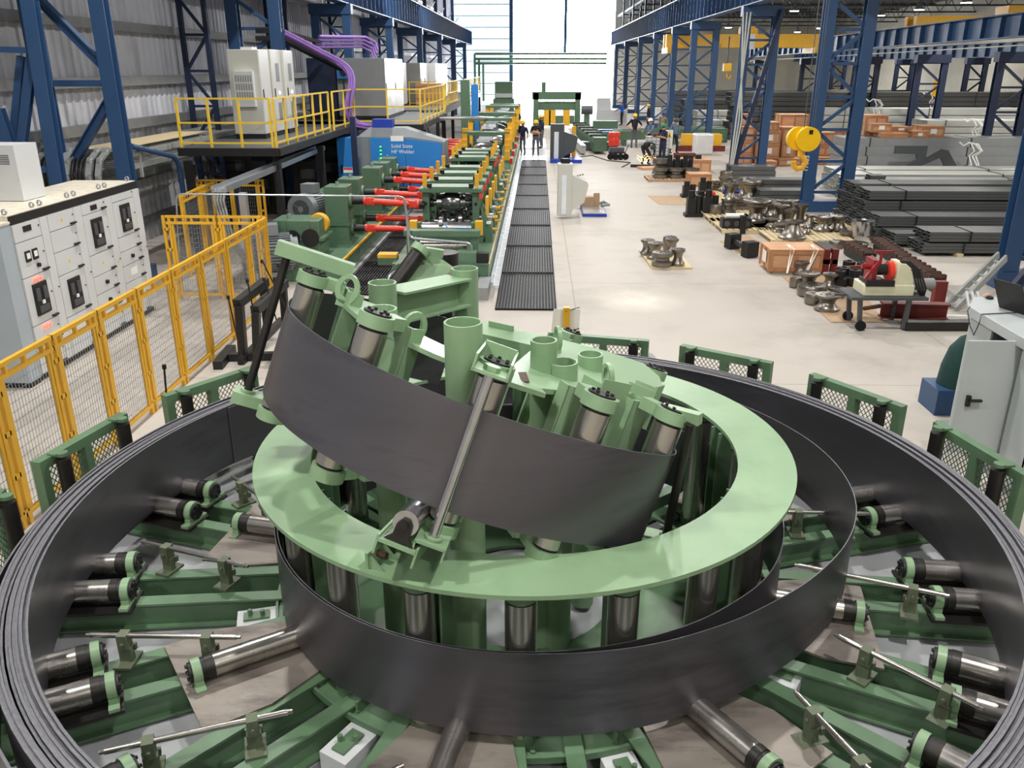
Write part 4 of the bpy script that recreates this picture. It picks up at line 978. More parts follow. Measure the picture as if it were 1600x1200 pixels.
for x, y, w, d, h, lb in ((-8.9, 27, 1.6, 2, 1.9, 'dark rack of drives standing in the shade under the platform'), (-6.9, 25.5, .7, .9, 1.7, 'dark narrow rack with hoses under the platform edge'), (-7.8, 31, 2, 1.5, 2.0, 'dark pump skid under the far corner of the platform')):
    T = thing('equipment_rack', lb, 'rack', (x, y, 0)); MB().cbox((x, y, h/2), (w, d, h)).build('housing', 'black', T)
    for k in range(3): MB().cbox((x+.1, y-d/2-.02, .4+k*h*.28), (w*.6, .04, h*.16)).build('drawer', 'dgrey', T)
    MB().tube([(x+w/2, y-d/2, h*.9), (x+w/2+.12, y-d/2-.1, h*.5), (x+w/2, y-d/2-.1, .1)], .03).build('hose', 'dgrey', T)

# ================================================================ TUBE MILL
BX0, BX1, BZ = -3.0, -1.0, .5
for y0, y1, lb in ((16.9, 30, 'long green bed carrying the nearest mill stands'), (30.2, 46, 'green mill bed farther along beside the walkway'), (46.2, 58, 'far green mill bed near the bright end of the hall')):
    T = thing('mill_bed', lb, 'machine bed', ((BX0+BX1)/2, y0, 0))
    MB().box(BX0, BX1, y0, y1, .0, BZ-.03).build('body', 'mgreen', T)
    MB().box(BX0, BX1+.02, y0-.01, y1, BZ-.03, BZ).build('top_edge', 'mgreen', T); MB().box(BX1, BX1+.03, y0, y1, BZ-.06, BZ+.01).build('yellow_edge', 'pine', T)
mb = MB(); mb.box(-1.0+.02, -.78, 16.9, 62, 0, .05); mb.box(-.98, -.9, 16.9, 62, .05, .12); one(mb, 'drain_trough', 'sheen', 'shiny pale metal trough between the mill bed and the black grating', 'trough')
T = thing('foundation_block', 'pale concrete step at the near end of the mill bed', 'block', (-1.3, 16.2, 0))
MB().box(-2.6, -.95, 15.9, 16.85, 0, .25).build('step', 'grey', T); MB().box(-2.3, -1.25, 16.2, 16.85, .25, .45).build('upper_step', 'panelw', T)
# black gratings
def grating(loc, w, l, label, group):
    T = thing('floor_grating', label, 'grating', loc, 0, group)
    MB().box(0, w, 0, l, .004, .01).build('tray', 'black', T, world=False)  # black sheet paints in the darkness of the pit below the bars
    mb = MB()
    for k in range(int(w/.06)+1): mb.box(k*.06, k*.06+.022, 0, l, .01, .035)
    for y in (0, l-.02): mb.box(0, w, y, y+.02, .01, .035)
    mb.build('grate', 'rubber', T, world=False, smooth=False); return T
g0 = None
for k in range(9):
    y = 15.2+3*k; lb = f'{nth(k)} black walkway grating from the camera along the mill'
    if g0 is None: g0 = grating((-.78, y, 0), 1.14, 2.995, lb, 'walkway gratings')
    else: dup(g0, (-.78+.0*k, y, 0), 0, lb)
for k in range(3): dup(g0, (-4.12, 16.2+3*k, 0), 0, f'{nth(k)} black grating between the drives and the mill bed', 'gratings behind the mill')
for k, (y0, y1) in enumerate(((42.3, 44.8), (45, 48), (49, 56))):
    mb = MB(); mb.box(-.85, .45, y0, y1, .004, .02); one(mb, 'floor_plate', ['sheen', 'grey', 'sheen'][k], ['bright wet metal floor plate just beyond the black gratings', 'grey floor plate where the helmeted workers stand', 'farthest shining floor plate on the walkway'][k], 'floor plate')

# ---- stands
SX = -2.0
def lath_x(prof, c): return MB().lathe(prof, c, (1, 0, 0), 28)
def stand(y, label):
    T = thing('mill_stand', label, 'mill stand', (SX, y, BZ), 0, 'forming stands of the tube mill')
    MB().box(-.75, .75, -.45, .45, 0, .1).build('base_plate', 'mgreen', T, world=False)
    for s in (-1, 1):
        mb = MB(); mb.box(s*.58-.08, s*.58+.08, -.2, .2, .1, 1.12); h = mb.build('housing', 'mgreen', T, world=False)
        mb = MB(); mb.cyl((s*.58, -.2, .85), (s*.58, -.22, .85), .035, 10); mb.cyl((s*.58, -.2, .45), (s*.58, -.22, .45), .03, 10); mb.build('plug', 'black', h, world=False)
        MB().box(s*.69-.06, s*.69+.06, -.25, -.1, .12, .42).build('chock', 'yellow', T, world=False)
        for q in (-.1,):
            sc = MB().box(s*.6-.045, s*.6+.045, q-.05, q+.05, 1.22, 1.52).build('screw_cover', 'yellow', T, world=False)
            MB().cyl((s*.48, q-.12, 1.22), (s*.48, q-.12, 1.31), .06, 10).build('nut', 'black', sc, world=False)
    MB().box(-.72, .72, -.3, .42, 1.12, 1.2).build('top_plate', 'mgreen', T, world=False)
    MB().box(-.5, .5, -.24, .36, 1.2, 1.235).build('cover_plate', 'mgreen', T, world=False)
    u = lath_x([(.07, -.5), (.07, -.34), (.16, -.33), (.16, -.22), (.2, -.2), (.235, -.1), (.245, 0), (.235, .1), (.2, .2), (.16, .22), (.16, .33), (.07, .34), (.07, .5)], (0, 0, .85)).build('upper_roll', 'millroll', T, world=False)
    lath_x([(.07, -.5), (.07, -.32), (.2, -.31), (.24, -.25), (.23, -.17), (.13, -.1), (.1, 0), (.13, .1), (.23, .17), (.24, .25), (.2, .31), (.07, .32), (.07, .5)], (0, -.02, .42)).build('lower_roll', 'millroll', T, world=False)
    for z in (.85, .42):
        for s in (-1, 1): MB().cyl((s*.42, -.02, z), (s*.6, -.02, z), .1, 14).build('bearing', 'black', T, world=False)
    mb = MB(); mb.box(.7, .95, -.35, .35, .1, .35); mb.slab([(.7, -.3, .35), (.95, -.3, .35), (.72, -.3, .8)], (0, .6, 0)); mb.build('side_bracket', 'mgreen', T, world=False)
    MB().box(.8, .86, -.2, .1, .5, 1.0).build('guard', 'yellow', T, world=False)
    c = MB().cyl((.66, -.2, .55), (.98, -.2, .55), .035, 10).build('adjusting_spindle', 'conduit', T, world=False)
    MB().cyl((.98, -.2, .55), (1.08, -.2, .55), .04, 10).build('spindle_cap', 'yellow', c, world=False)
    MB().box(.66, .74, -.28, -.18, .98, 1.1).build('limit_switch', 'red', T, world=False)
    return T
s0 = None
for k, y in enumerate((19.6, 20.95, 22.3, 23.65, 26.4, 27.6, 28.8)):
    lb = ['nearest green mill stand with bright forming rolls in its window', 'green mill stand directly behind the nearest one', 'third green mill stand counted from the coil', 'fourth green mill stand counted from the coil', 'green mill stand just past the gap, beside the blue welder', 'green mill stand sixth from the coil', 'green mill stand seventh from the coil'][k]
    if s0 is None: s0 = stand(y, lb)
    else: dup(s0, (SX, y, BZ), 0, lb)
# entry table in front of the first stand
T = thing('entry_table', 'green entry frame with bright horizontal rollers before the first stand', 'machine', (SX, 18, BZ))
for s in (-1, 1):
    MB().box(SX+s*.68-.08, SX+s*.68+.08, 17.4, 17.6, BZ, 1.05).build('post', 'mgreen', T)
    MB().box(SX+s*.6-.07, SX+s*.6+.07, 18.3, 18.5, BZ, 1.1).build('roller_post', 'mgreen', T)
    MB().box(SX+s*.72-.08, SX+s*.72+.08, 18.2, 18.4, .85, 1.15).build('yellow_block', 'yellow', T)
MB().box(SX-.8, SX+.8, 17.35, 17.6, .98, 1.1).build('cross_beam', 'mgreen', T)
MB().cyl((SX-.55, 18.4, .98), (SX+.55, 18.4, .98), .13, 24).build('roller', 'chrome', T)
MB().cyl((SX-.5, 17.7, .72), (SX+.5, 17.7, .72), .1, 24).build('roller', 'roller', T)
MB().lathe([(.05, -.06), (.12, -.04), (.12, .04), (.05, .06)], (SX-.12, 18.36, 1.1), (1, 0, 0), 16).build('guide_disc', 'chrome', T)
MB().tube([(SX-.05, 18.3, 1.1), (SX+.1, 17.9, 1.0), (SX+.3, 17.6, 1.12), (SX+.6, 17.5, 1.13)], .012).build('air_hose', 'skyblue', T)
MB().box(SX-1.35, SX-.95, 17.2, 17.5, .55, .62).build('yellow_pad', 'yellow', T); MB().box(SX-1.35, SX-.95, 17.2, 17.5, .4, .55).build('side_box', 'mgreen', T)
MB().box(SX+.35, SX+.75, 16.95, 17.3, .5, .72).build('small_gearbox', 'mgreen', T)
MB().box(SX+.75, SX+1.0, 17.0, 17.2, .5, .7).build('motor_block', 'black', T)
T = thing('conduit', 'bent galvanised pipe standing beside the entry frame', 'pipe', (-2.555, 13.715, 0.0))
MB().tube(bend([(-3.039, 16.3, -0.605), (-3.027, 16.6, 0.327), (-2.819, 16.8, 0.388), (-2.681, 17.2, 0.324)], .15), .035, 10).build('pipe_run', 'conduit', T)
T = thing('conduit', 'bright galvanised pipe lying along the entry frame cross beam', 'pipe', (SX, 17.2, .9))
MB().tube(bend([(-2.731, 17.25, 1.756), (-2.66, 17.25, 0.965), (-1.363, 17.25, 0.865), (-1.377, 17.25, 0.046)], .12), .028, 10).build('pipe_run', 'conduit', T)

# ---- drives
T = thing('drive_plinth', 'long concrete plinth with yellow edge under the gearboxes', 'plinth', (-5.2, 24, 0))
MB().box(-5.95, -4.16, 17.3, 31, 0, .42).build('block', 'mgreen', T); MB().box(-5.95, -4.12, 17.26, 31, .42, .47).build('cover', 'mgreen', T); MB().box(-4.14, -4.1, 17.26, 31, .43, .48).build('yellow_edge', 'yellow', T); MB().box(-4.16, -4.0, 17.3, 31, 0, .1).build('kerb', 'grey', T)
def gearbox(y, z1, label):
    T = thing('gearbox', label, 'gearbox', (-4.55, y, .47), 0, 'upright gearboxes of the mill drive')
    MB().box(-.3, .22, -.3, .3, .0, z1).build('housing', 'mgreen', T, world=False, bev=.015)
    MB().box(-.36, .28, -.36, .36, 0, .07).build('foot', 'mgreen', T, world=False)
    MB().box(-.33, .25, -.33, .33, .42, .47).build('joint_flange', 'mgreen', T, world=False)
    for z in (.32, z1-.35):
        f = MB().cyl((.22, -.02, z), (.29, -.02, z), .17, 20).build('flange', 'mgreen', T, world=False)
        MB().cyl((.29, -.02, z), (.48, -.02, z), .085, 16).build('coupling', 'black', f, world=False)
    MB().cyl((-.05, 0, z1), (-.05, 0, z1+.08), .04, 8).build('breather', 'conduit', T, world=False)
    return T
def cardan(x0, x1, y, z0, z1, label):
    p, q = V((x0, y, z0)), V((x1, y, z1)); d = (q-p).normalized()
    T = thing('cardan_shaft', label, 'drive shaft', (p+q)/2, 0, 'red cardan shafts')
    MB().cyl(p+d*.2, q-d*.45, .072, 18).build('tube', 'red', T)
    MB().cyl(q-d*.45, q-d*.2, .058, 18).build('spline_sleeve', 'red', T)
    for e, s in ((p, 1), (q, -1)):
        mb = MB(); mb.cyl(e, e+d*(s*.05), .1, 18); mb.bar(e+d*(s*.03)+V((0, .06, 0)), e+d*(s*.2)+V((0, .06, 0)), .04, .13); mb.bar(e+d*(s*.03)-V((0, .06, 0)), e+d*(s*.2)-V((0, .06, 0)), .04, .13)
        mb.bar(e+d*(s*.24)+V((0, 0, .06)), e+d*(s*.1)+V((0, 0, .06)), .12, .04); mb.bar(e+d*(s*.24)-V((0, 0, .06)), e+d*(s*.1)-V((0, 0, .06)), .12, .04)
        y2 = mb.build('yoke', 'red', T); MB().cyl(e+d*(s*.14)-V((0, .095, 0)), e+d*(s*.14)+V((0, .095, 0)), .045, 12).build('cross_pin', 'red', y2)
        MB().cyl(e-d*(s*.12), e, .08, 14).build('hub', 'black', T)
gys = (19.35, 20.75, 23.6, 24.85, 26.1)
for k, y in enumerate(gys):
    gearbox(y, 1.3 if k < 2 else 1.25, ['nearest tall green gearbox at the red shafts', 'green gearbox just behind the nearest one', 'green gearbox by the blue welder, first of three', 'middle green gearbox by the blue welder', 'rear green gearbox by the blue welder'][k])
    for z, w in ((.79, 'lower'), (.47+1.3-.35 if k < 2 else .47+.9, 'upper')):
        cardan(-4.0, -2.72, y-.02, z, z-.02 if w == 'lower' else z-.08, f'{w} red cardan shaft of the {["nearest", "second", "third", "fourth", "fifth"][k]} mill drive')
def motor(loc, ax, label, r=.36, L=.95):
    T = thing('electric_motor', label, 'motor', (loc[0], loc[1], loc[2]-r-.05), 0, 'grey drive motors')
    c = V(loc); ax = V(ax).normalized(); a = c-ax*(L/2); b = c+ax*(L/2)
    mb = MB(); mb.cyl(a+ax*.12, b-ax*.1, r*.86, 28); _, d, s, t, _ = frame_to(a, b)
    for i in range(36):
        an = 2*PI*i/36; u = s*math.cos(an)+t*math.sin(an); mb.bar(a+ax*.2+u*(r*.9), b-ax*.15+u*(r*.9), .012, r*.16, up=u)
    mb.build('finned_body', 'motor', T)
    cw = MB().cyl(a-ax*.06, a+ax*.16, r, 28).build('fan_cowl', 'motor', T)
    mb = MB(); mb.cyl(a-ax*.065, a-ax*.06, r*.62, 24); mb.build('fan_grille', 'dgrey', cw)
    mb = MB(); mb.cyl(a-ax*.08, a-ax*.06, r*.2, 16)
    for k in range(3):
        u = s*math.cos(k*2.09+.5)+t*math.sin(k*2.09+.5); mb.bar(a-ax*.07+u*.05, a-ax*.07+u*(r*.62), .03, .01)
    mb.build('fan_spider', 'motor', cw)
    MB().cyl(b-ax*.1, b, r*.75, 24).build('end_bell', 'motor', T)
    MB().cbox(c+V((0, 0, r+.08)), (.34, .34, .22), math.atan2(ax.y, ax.x)).build('terminal_box', 'motor', T)
    MB().cbox(c-V((0, 0, r+.0)), (.4, .5, .1)).build('foot', 'motor', T)
m = V((-5.57, 20.6, 1.096)); motor((m.x, m.y, m.z), (.25, 1, 0), 'grey electric motor with its round fan grille facing the camera')
m = V((-5.513, 17.3, 0.626)); motor((m.x-.1, m.y, m.z), (1, .35, 0), 'grey ribbed motor half hidden behind the yellow fence', .42, 1.1)
def reducer(u0, label, y, sc=1):
    T = thing('reduction_gearbox', label, 'gearbox', (u0, y, .47))
    MB().box(-.55, .45, -.28, .5, .0, .78).build('housing', 'mgreen', T, world=False, bev=.02)
    MB().box(-.6, .55, -.33, .55, .36, .42).build('joint_flange', 'mgreen', T, world=False)
    for x, r in ((-.42, .1), (-.12, .16), (.26, .19)): MB().cyl((x, -.3, .42), (x, -.345, .42), r, 24).build('bearing_cover', 'black', T, world=False)
    c = MB().cyl((.3, .2, .62), (.3, .45, .62), .22, 24).build('gear_cover', 'yellow', T, world=False)
    MB().cyl((-.25, 0, .78), (-.25, 0, .88), .05, 10).build('breather', 'conduit', T, world=False)
    for x in (-.3, .2): MB().box(x-.06, x+.06, -.31, -.28, .5, .78).build('rib', 'mgreen', T, world=False)
    if sc != 1: T.scale = (sc, sc, sc)
reducer(-5.1, 'green reduction gearbox with three black round covers', 17.9, 1.0)
reducer(-5.3, 'green reduction gearbox behind the fan motor', 22.4)
# ---- blue high-frequency welder
T = thing('welder_cabinet', 'big blue and grey welder housing with sloping grey roof', 'welder', (-5,27,0))
wy = 27.0
a, b = V((-5.71, 27.0, 1.157)), V((-2.95, 27.0, 1.166)); x0, x1 = a.x, b.x; zt = 2.256; zr = 2.106; zz = 2.507
xm = -4.024
MB().slab([(x0, wy, .2), (x1, wy, .2), (x1, wy, zr), (xm, wy, zt), (x0, wy, zt)], (0, 1.25, 0)).build('housing', 'motor', T)
MB().slab([(x0+.02, wy+.1, zt), (xm, wy+.1, zt), (x1, wy+.1, zr), (x1-.1, wy+.3, zr+.03), (xm-.2, wy+.35, zz), (x0+.35, wy+.35, zz)], (0, .8, 0)).build('roof', 'motor', T)
xa, xb, xc = -5.265, -4.158, -3.02
d1 = MB().box(xa, xb-.02, wy-.04, wy, .25, zt-.03).build('door', 'skyblue', T); MB().slab([(xb, wy-.04, .25), (xc, wy-.04, .25), (xc, wy-.04, zr-.03), (xb, wy-.04, zt-.05)], (0, .04, 0)).build('door', 'skyblue', T)
for x in (xb-.12, xb+.1): MB().box(x-.02, x+.02, wy-.07, wy-.04, .8, 1.0).build('handle', 'black', d1)
bx = V((-4.939, 27.5, 2.609)); MB().box(bx.x-.32, bx.x+.32, 27.4, 27.9, bx.z-.15, bx.z+.15).build('cable_entry_box', 'dblue', T)
def text(body, loc, size, m, parent=None, rot=(PI/2, 0, 0), name='lettering', ext=.002, align='LEFT'):
    cu = bpy.data.curves.new(name, 'FONT'); cu.body = body; cu.size = size; cu.extrude = ext; cu.align_x = align; cu.resolution_u = 2
    t = bpy.data.objects.new('tmp', cu); COL.objects.link(t); dg = bpy.context.evaluated_depsgraph_get()
    me = bpy.data.meshes.new_from_object(t.evaluated_get(dg)); bpy.data.objects.remove(t); me.name = name
    me.materials.clear(); me.materials.append(MAT[m])
    from mathutils import Euler
    X = MX.Translation(V(loc)) @ Euler(rot).to_matrix().to_4x4()
    if parent is not None: X = WM[parent.name].inverted() @ X
    me.transform(X); o = bpy.data.objects.new(name, me); COL.objects.link(o)
    if parent is not None: o.parent = parent; WM[o.name] = WM[parent.name]
    return o
q = V((-4.617, 26.95, 1.932)); text('Solid State', (q.x, wy-.045, q.z), .16, 'label', d1); text('HF Welder', (q.x, wy-.045, q.z-.17), .16, 'label', d1)
MB().box(q.x, q.x+.4, wy-.045, wy-.04, q.z+.2, q.z+.36).build('logo_plate', 'label', d1)
T = thing('welder_side_cabinet', 'narrow bright blue cabinet with a red and white sticker left of the welder', 'cabinet', (-6.2,26.6,0))
x0 = -6.243; x1 = -5.74; z1 = 2.246
MB().box(x0, x1, 26.6, 27.4, .0, z1).build('body', 'skyblue', T); 
s = V((-5.943, 26.6, 1.28)); k = MB().box(s.x-.15, s.x+.15, 26.585, 26.6, s.z-.08, s.z+.08).build('sticker', 'label', T); MB().box(s.x-.14, s.x+.14, 26.58, 26.585, s.z+.02, s.z+.075).build('sticker_band', 'red', k)
MB().box(x0+.1, x0+.14, 26.56, 26.6, 1.2, 1.45).build('handle', 'black', T)
mb = MB(); p = V((-5.62, 26.2, 0.959)); mb.box(p.x-.07, p.x+.09, 26.1, 26.25, 0, 2.909); one(mb, 'steel_post', 'navy', 'dark post standing in front of the blue welder beside the sticker cabinet', 'post')
p = V((-4.748, 25.9, 1.666)); T = thing('light_column', 'slim pole with five green lights in front of the blue welder', 'signal lamp', (p.x, p.y, 1.7))
MB().cyl((p.x, p.y, 1.7), (p.x, p.y, 2.116), .03, 8).build('pole', 'dgrey', T)
for k in range(5):
    z = 2.06-k*.11; MB().cyl((p.x, p.y-.035, z), (p.x, p.y-.05, z), .025, 8).build('green_light', 'greenled', T)
# ---- far mill section
def fin_stand(y, h, label):
    T = thing('fin_pass_stand', label, 'mill stand', (SX, y, BZ), 0, 'tall stands of the far mill section')
    for s in (-1, 1): MB().slab([(s*.8-.1, -.7, 0), (s*.8-.1, .7, 0), (s*.8-.1, .4, h), (s*.8-.1, -.2, h)], (.2, 0, 0)).build('housing', 'mgreen', T, world=False)
    MB().box(-.9, .9, -.3, .5, h, h+.12).build('top_plate', 'mgreen', T, world=False)
    for s in (-1, 1):
        mb = MB()
        for i in range(5): mb.box(s*.82-.1, s*.82+.1, -.75+i*.13, -.62+i*.13, h*.35+i*.2, h*.6+i*.2)
        mb.build('notched_plate', 'yellow', T, world=False)
    lath_x([(.1, -.6), (.3, -.5), (.42, -.2), (.42, .2), (.3, .5), (.1, .6)], (0, -.15, h*.55)).build('roll', 'chrome', T, world=False)
    mb = MB()
    for i in range(6): mb.cbox((-.1+.1*math.sin(i), -.5+.16*i, h*.8+.1*math.sin(i*.6)+.1), (.5, .1, .12))
    mb.build('chain_guide', 'sheen', T, world=False)
    for i in range(3): MB().box(.9, 1.02, -.4+i*.35, -.25+i*.35, .3, .5).build('spindle_cap', 'sheen' if i else 'red', T, world=False)
    return T
f0 = None
for k, y in enumerate((33.5, 36.5, 40, 44, 48.5, 53)):
    h = (1.35, 1.7, 1.75, 1.5, 1.7, 1.6)[k]
    fin_stand(y, h, ['tall stand with yellow notched plates past the welder', 'second tall stand with yellow notched plates', 'third tall stand in the bright far section', 'fourth tall stand near the standing workers', 'fifth tall stand in the far glare', 'last tall stand before the bright doorway'][k])
for k in range(5):
    for z, w in ((.95, 'lower'), (1.35, 'upper')): cardan(-4.2, -2.85, 33.2+k*1.05, z, z-.05, f'{w} red cardan shaft of the far group, {nth(k)} from the camera')
# yellow wire frames and white rods along the operator side
for k, y in enumerate((19.2, 20.3, 21.5, 22.6, 24, 26, 27.5)):
    T = thing('adjuster', f'green side bracket with a yellow handled screw at the walkway, {nth(k)} from the coil', 'adjuster', (-1.1, y, BZ), 0, 'side adjusters')
    MB().slab([(-.1, 0, 0), (.06, 0, 0), (.06, 0, .35), (-.02, 0, .42), (-.1, 0, .2)], (0, .12, 0)).build('bracket', 'mgreen', T, world=False)
    MB().cyl((.06, .06, .3), (.2, .06, .3), .03, 8).build('screw', 'yellow', T, world=False); MB().box(-.07, .03, 0, .14, .42, .47).build('cap', 'label', T, world=False)
# extra overhead machines at the bright end
T = thing('green_press', 'bright green box machine in the glare left of the doorway', 'machine', (-5.2, 60, 0))
x0 = -3.089; x1 = -1.68; z2 = 3.367; z1 = 2.257
MB().box(x0, x1, 60, 62, 0, z1).build('cabinet', 'dgreen', T); MB().box(x0+.1, x1-.1, 60.2, 61.8, z1, z2).build('upper_box', 'mgreen', T); MB().box(x0+.15, x1-.15, 60.1, 60.2, z1+.1, z1+.35).build('band', 'panelw', T)
p = V((-3.168, 38.0, 1.809)); T = thing('green_mast', 'tall green mast standing beside the mill in the far left bright area', 'mast', (p.x, 38, 0))
MB().box(p.x-.2, p.x+.2, 37.9, 38.2, 0, 3.786).build('shaft', 'mgreen', T); MB().box(p.x+.25, p.x+.55, 38.1, 38.3, .5, 3.6).build('cable_rail', 'skyblue', T)
T = thing('pipe_rack', 'pale grey pipes bending down beside the green mast', 'pipe', (-5.4, 36, 0))
for k in range(3): MB().tube(bend([(-9.5, 35+k*.6, 2.2), (-5.6+k*.5, 35+k*.6, 2.2), (-5.4+k*.5, 35+k*.6, 0)], .4, 6), .06, 8).build('pipe_run', 'conduit', T)
MB().tube(bend([(-4.011, 33.0, 2.484), (-2.402, 34.0, 2.455), (-1.796, 40.0, 2.103), (-1.268, 42.0, 2.141)], .6, 5), .06, 8).build('pipe_run', 'conduit', T)
T = thing('hydraulic_rack', 'dark rack of hydraulic cylinders under the pale pipes', 'rack', (-6, 38, 0))
for k in range(6): MB().cyl((-6.8+k*.32, 37.5, .2), (-6.8+k*.32, 37.5, 1.9), .1, 10).build('cylinder', ['black', 'mgreen', 'black', 'dgrey', 'red', 'black'][k], T)
MB().box(-7.1, -4.9, 37.2, 37.8, 0, .2).build('base_plate', 'dgrey', T)
# tall doorway machine
T = thing('cutoff_frame', 'green portal frame of the cut-off machine in front of the bright doorway', 'machine', (1.3, 66, 0))
x0, x1 = -0.388, 3.106; zt = 2.374
for x in (x0, x1-.35): MB().box(x, x+.4, 66, 66.8, 0, zt+.12).build('upright', 'mgreen', T)
MB().box(x0-.1, x1+.1, 66, 66.9, zt-.35, zt+.2).build('top_beam', 'mgreen', T); MB().box(x0, x1, 66.2, 66.8, zt-1.1, zt-.5).build('lower_beam', 'mgreen', T)
q = V((0.353, 66.0, 2.735)); MB().box(q.x-.15, q.x+.2, 66.2, 66.6, zt+.2, 3.275).build('mast', 'mgreen', T)
for q in ((0.667, 65.8, 0.784), (1.053, 65.8, 0.785), (2.112, 65.8, 0.787)): q = V(q); MB().box(q.x-.25, q.x+.25, 65.7, 66, q.z-.6, q.z+.5).build('orange_guard', 'yellow', T)
MB().box(x0+.4, x1-.4, 65.8, 66.8, .3, .9).build('table', 'mgreen', T)
q = V((3.442, 64.0, 1.375)); MB().cyl((q.x-.3, 64, q.z), (q.x+.5, 64, q.z), .3, 12).build('motor', 'dgrey', T); MB().box(q.x-.1, q.x+.3, 63.9, 64.1, 0, q.z).build('motor_stand', 'mgreen', T)
T = thing('runout_conveyor', 'green run-out conveyor angling to the right in the glare', 'conveyor', (3.102, 56.668, 0.0))
a, b = V((2.653, 58.199, 0.5)), V((3.268, 45.418, 0.5)); MB().bar(a, b, .7, .7).build('frame', 'mgreen', T)
mb = MB()
for i in range(6): c = a+(b-a)*((i+.5)/6); mb.cyl(c+V((-.45, 0, .38)), c+V((.45, 0, .38)), .07, 8)
mb.build('rollers', 'black', T); MB().bar(a+V((-.9, -.5, -.2)), b+V((-.9, -.5, -.2)), .25, .4).build('side_rail', 'galv', T)
T = thing('runout_table', 'long low green run-out table behind the workers on the right', 'conveyor', (6.841, 58.413, 0.0))
a, b = V((3.45, 49.712, 0.6)), V((11.41, 52.954, 0.6))
for k in range(3): MB().bar(a+V((0, k*.9, 0)), b+V((0, k*.9, 0)), .25, .5).build('beam', 'mgreen', T)
for k in range(6): c = a+(b-a)*(k/5); MB().box(c.x-.1, c.x+.1, c.y, c.y+1.8, 0, .4).build('leg', 'mgreen', T)
mb = MB(); q = V((4.436, 57.786, 0.0)); mb.box(q.x-.8, q.x+.8, q.y-.4, q.y+.3, .0, 1.0); mb.build('drive_box', 'mgreen', T)
# green pipes on the end wall
for k, (z, lb) in enumerate(((5.773, 'topmost green pipe across the bright end wall'), (5.213, 'middle green pipe across the bright end wall'), (4.722, 'lowest green pipe across the bright end wall'))):
    T = thing('wall_pipe', lb, 'pipe', (0, 105.5, z), 0, 'green pipes on the end wall')
    MB().cyl((-7.6, 105.5, z), (8.0, 105.5, z), .14, 8).build('pipe_run', 'dgreen', T)
    MB().cyl((-7.6+k*.5, 105.5, z), (-7.6+k*.5, 105.5, .5), .14, 8).build('riser', 'dgreen', T)

# ================================================================ RIGHT SIDE
def crate(x0, x1, y, z0, z1, dep, label, paper=False, battens=3, m='wood', group='wooden crates', name='wooden_crate'):
    T = thing(name, label, 'crate', ((x0+x1)/2, y+dep/2, z0), 0, group)
    MB().box(x0+.015, x1-.015, y+.015, y+dep, z0+.02, z1-.02).build('panels', m, T)
    MB().box(x0-.01, x1+.01, y-.01, y+dep+.01, z1-.02, z1).build('lid', m, T)
    mb = MB(); w = x1-x0
    for k in range(battens):
        c = x0+.04+(w-.08)*k/(battens-1); mb.box(c-.04, c+.04, y-.005, y+.015, z0, z1-.02)
    for z in (z0, z1-.11): mb.box(x0, x1, y-.012, y, z, z+.08)
    for k in range(3):
        c = y+.05+(dep-.1)*k/2; mb.box(x0-.01, x0+.015, c-.04, c+.04, z0, z1-.02)
    mb.build('battens', 'batten', T)
    if paper: MB().box((x0+x1)/2-w*.14, (x0+x1)/2+w*.14, y-.02, y-.012, (z0+z1)/2-(z1-z0)*.2, (z0+z1)/2+(z1-z0)*.24).build('paper_label', 'label', T)
    return T
# --- open crate pair and near crate on the floor
x0, x1, y, zt = (5.147, 6.329, 18.342, 0.549)
T = crate(x0, x1, y, .06, zt, .85, 'big wooden crate with white lifting straps over it, nearest the coil', battens=3)
for f in (.42, .86): 
    q = x0+(x1-x0)*f; MB().slab([(q-.03, y+.5, zt+.01), (q+.05, y+.5, zt+.01), (q+.02, y-.03, zt+.01), (q-.2*f, y-.06, .03), (q-.28*f, y-.06, .03), (q-.07, y-.03, zt+.01)], (0, -.008, .006)).build('lifting_strap', 'label', T)
MB().box(x0-.02, x0-.012, y+.25, y+.55, .2, .45).build('paper_label', 'label', T)
MB().box(x0+.1, x1-.1, y+.05, y+.8, .0, .06).build('skid', 'pine', T)
x0, x1, y, zt = (6.237, 7.519, 37.359, 0.543); crate(x0, x1, y, 0, zt, 1.2, 'wide open wooden crate with black caps peeking out of it', battens=4)
mb = MB()
for q in (.35, .62): mb.box(x0+(x1-x0)*q-.12, x0+(x1-x0)*q+.12, y+.4, y+.7, zt, zt+.16)
one(mb, 'black_block', 'black', 'pair of black caps on the wide open wooden crate', 'block')
x0, x1, y, zt = (5.804, 6.665, 32.78, 0.482); crate(x0, x1, y, 0, zt, .8, 'small wooden crate with a drawn mark on its front', battens=2)
x0, x1, y, zt = (8.058, 8.745, 35.406, 0.413); crate(x0, x1, y, 0, zt, .8, 'small bright wooden crate at the foot of the column with cables', battens=2)
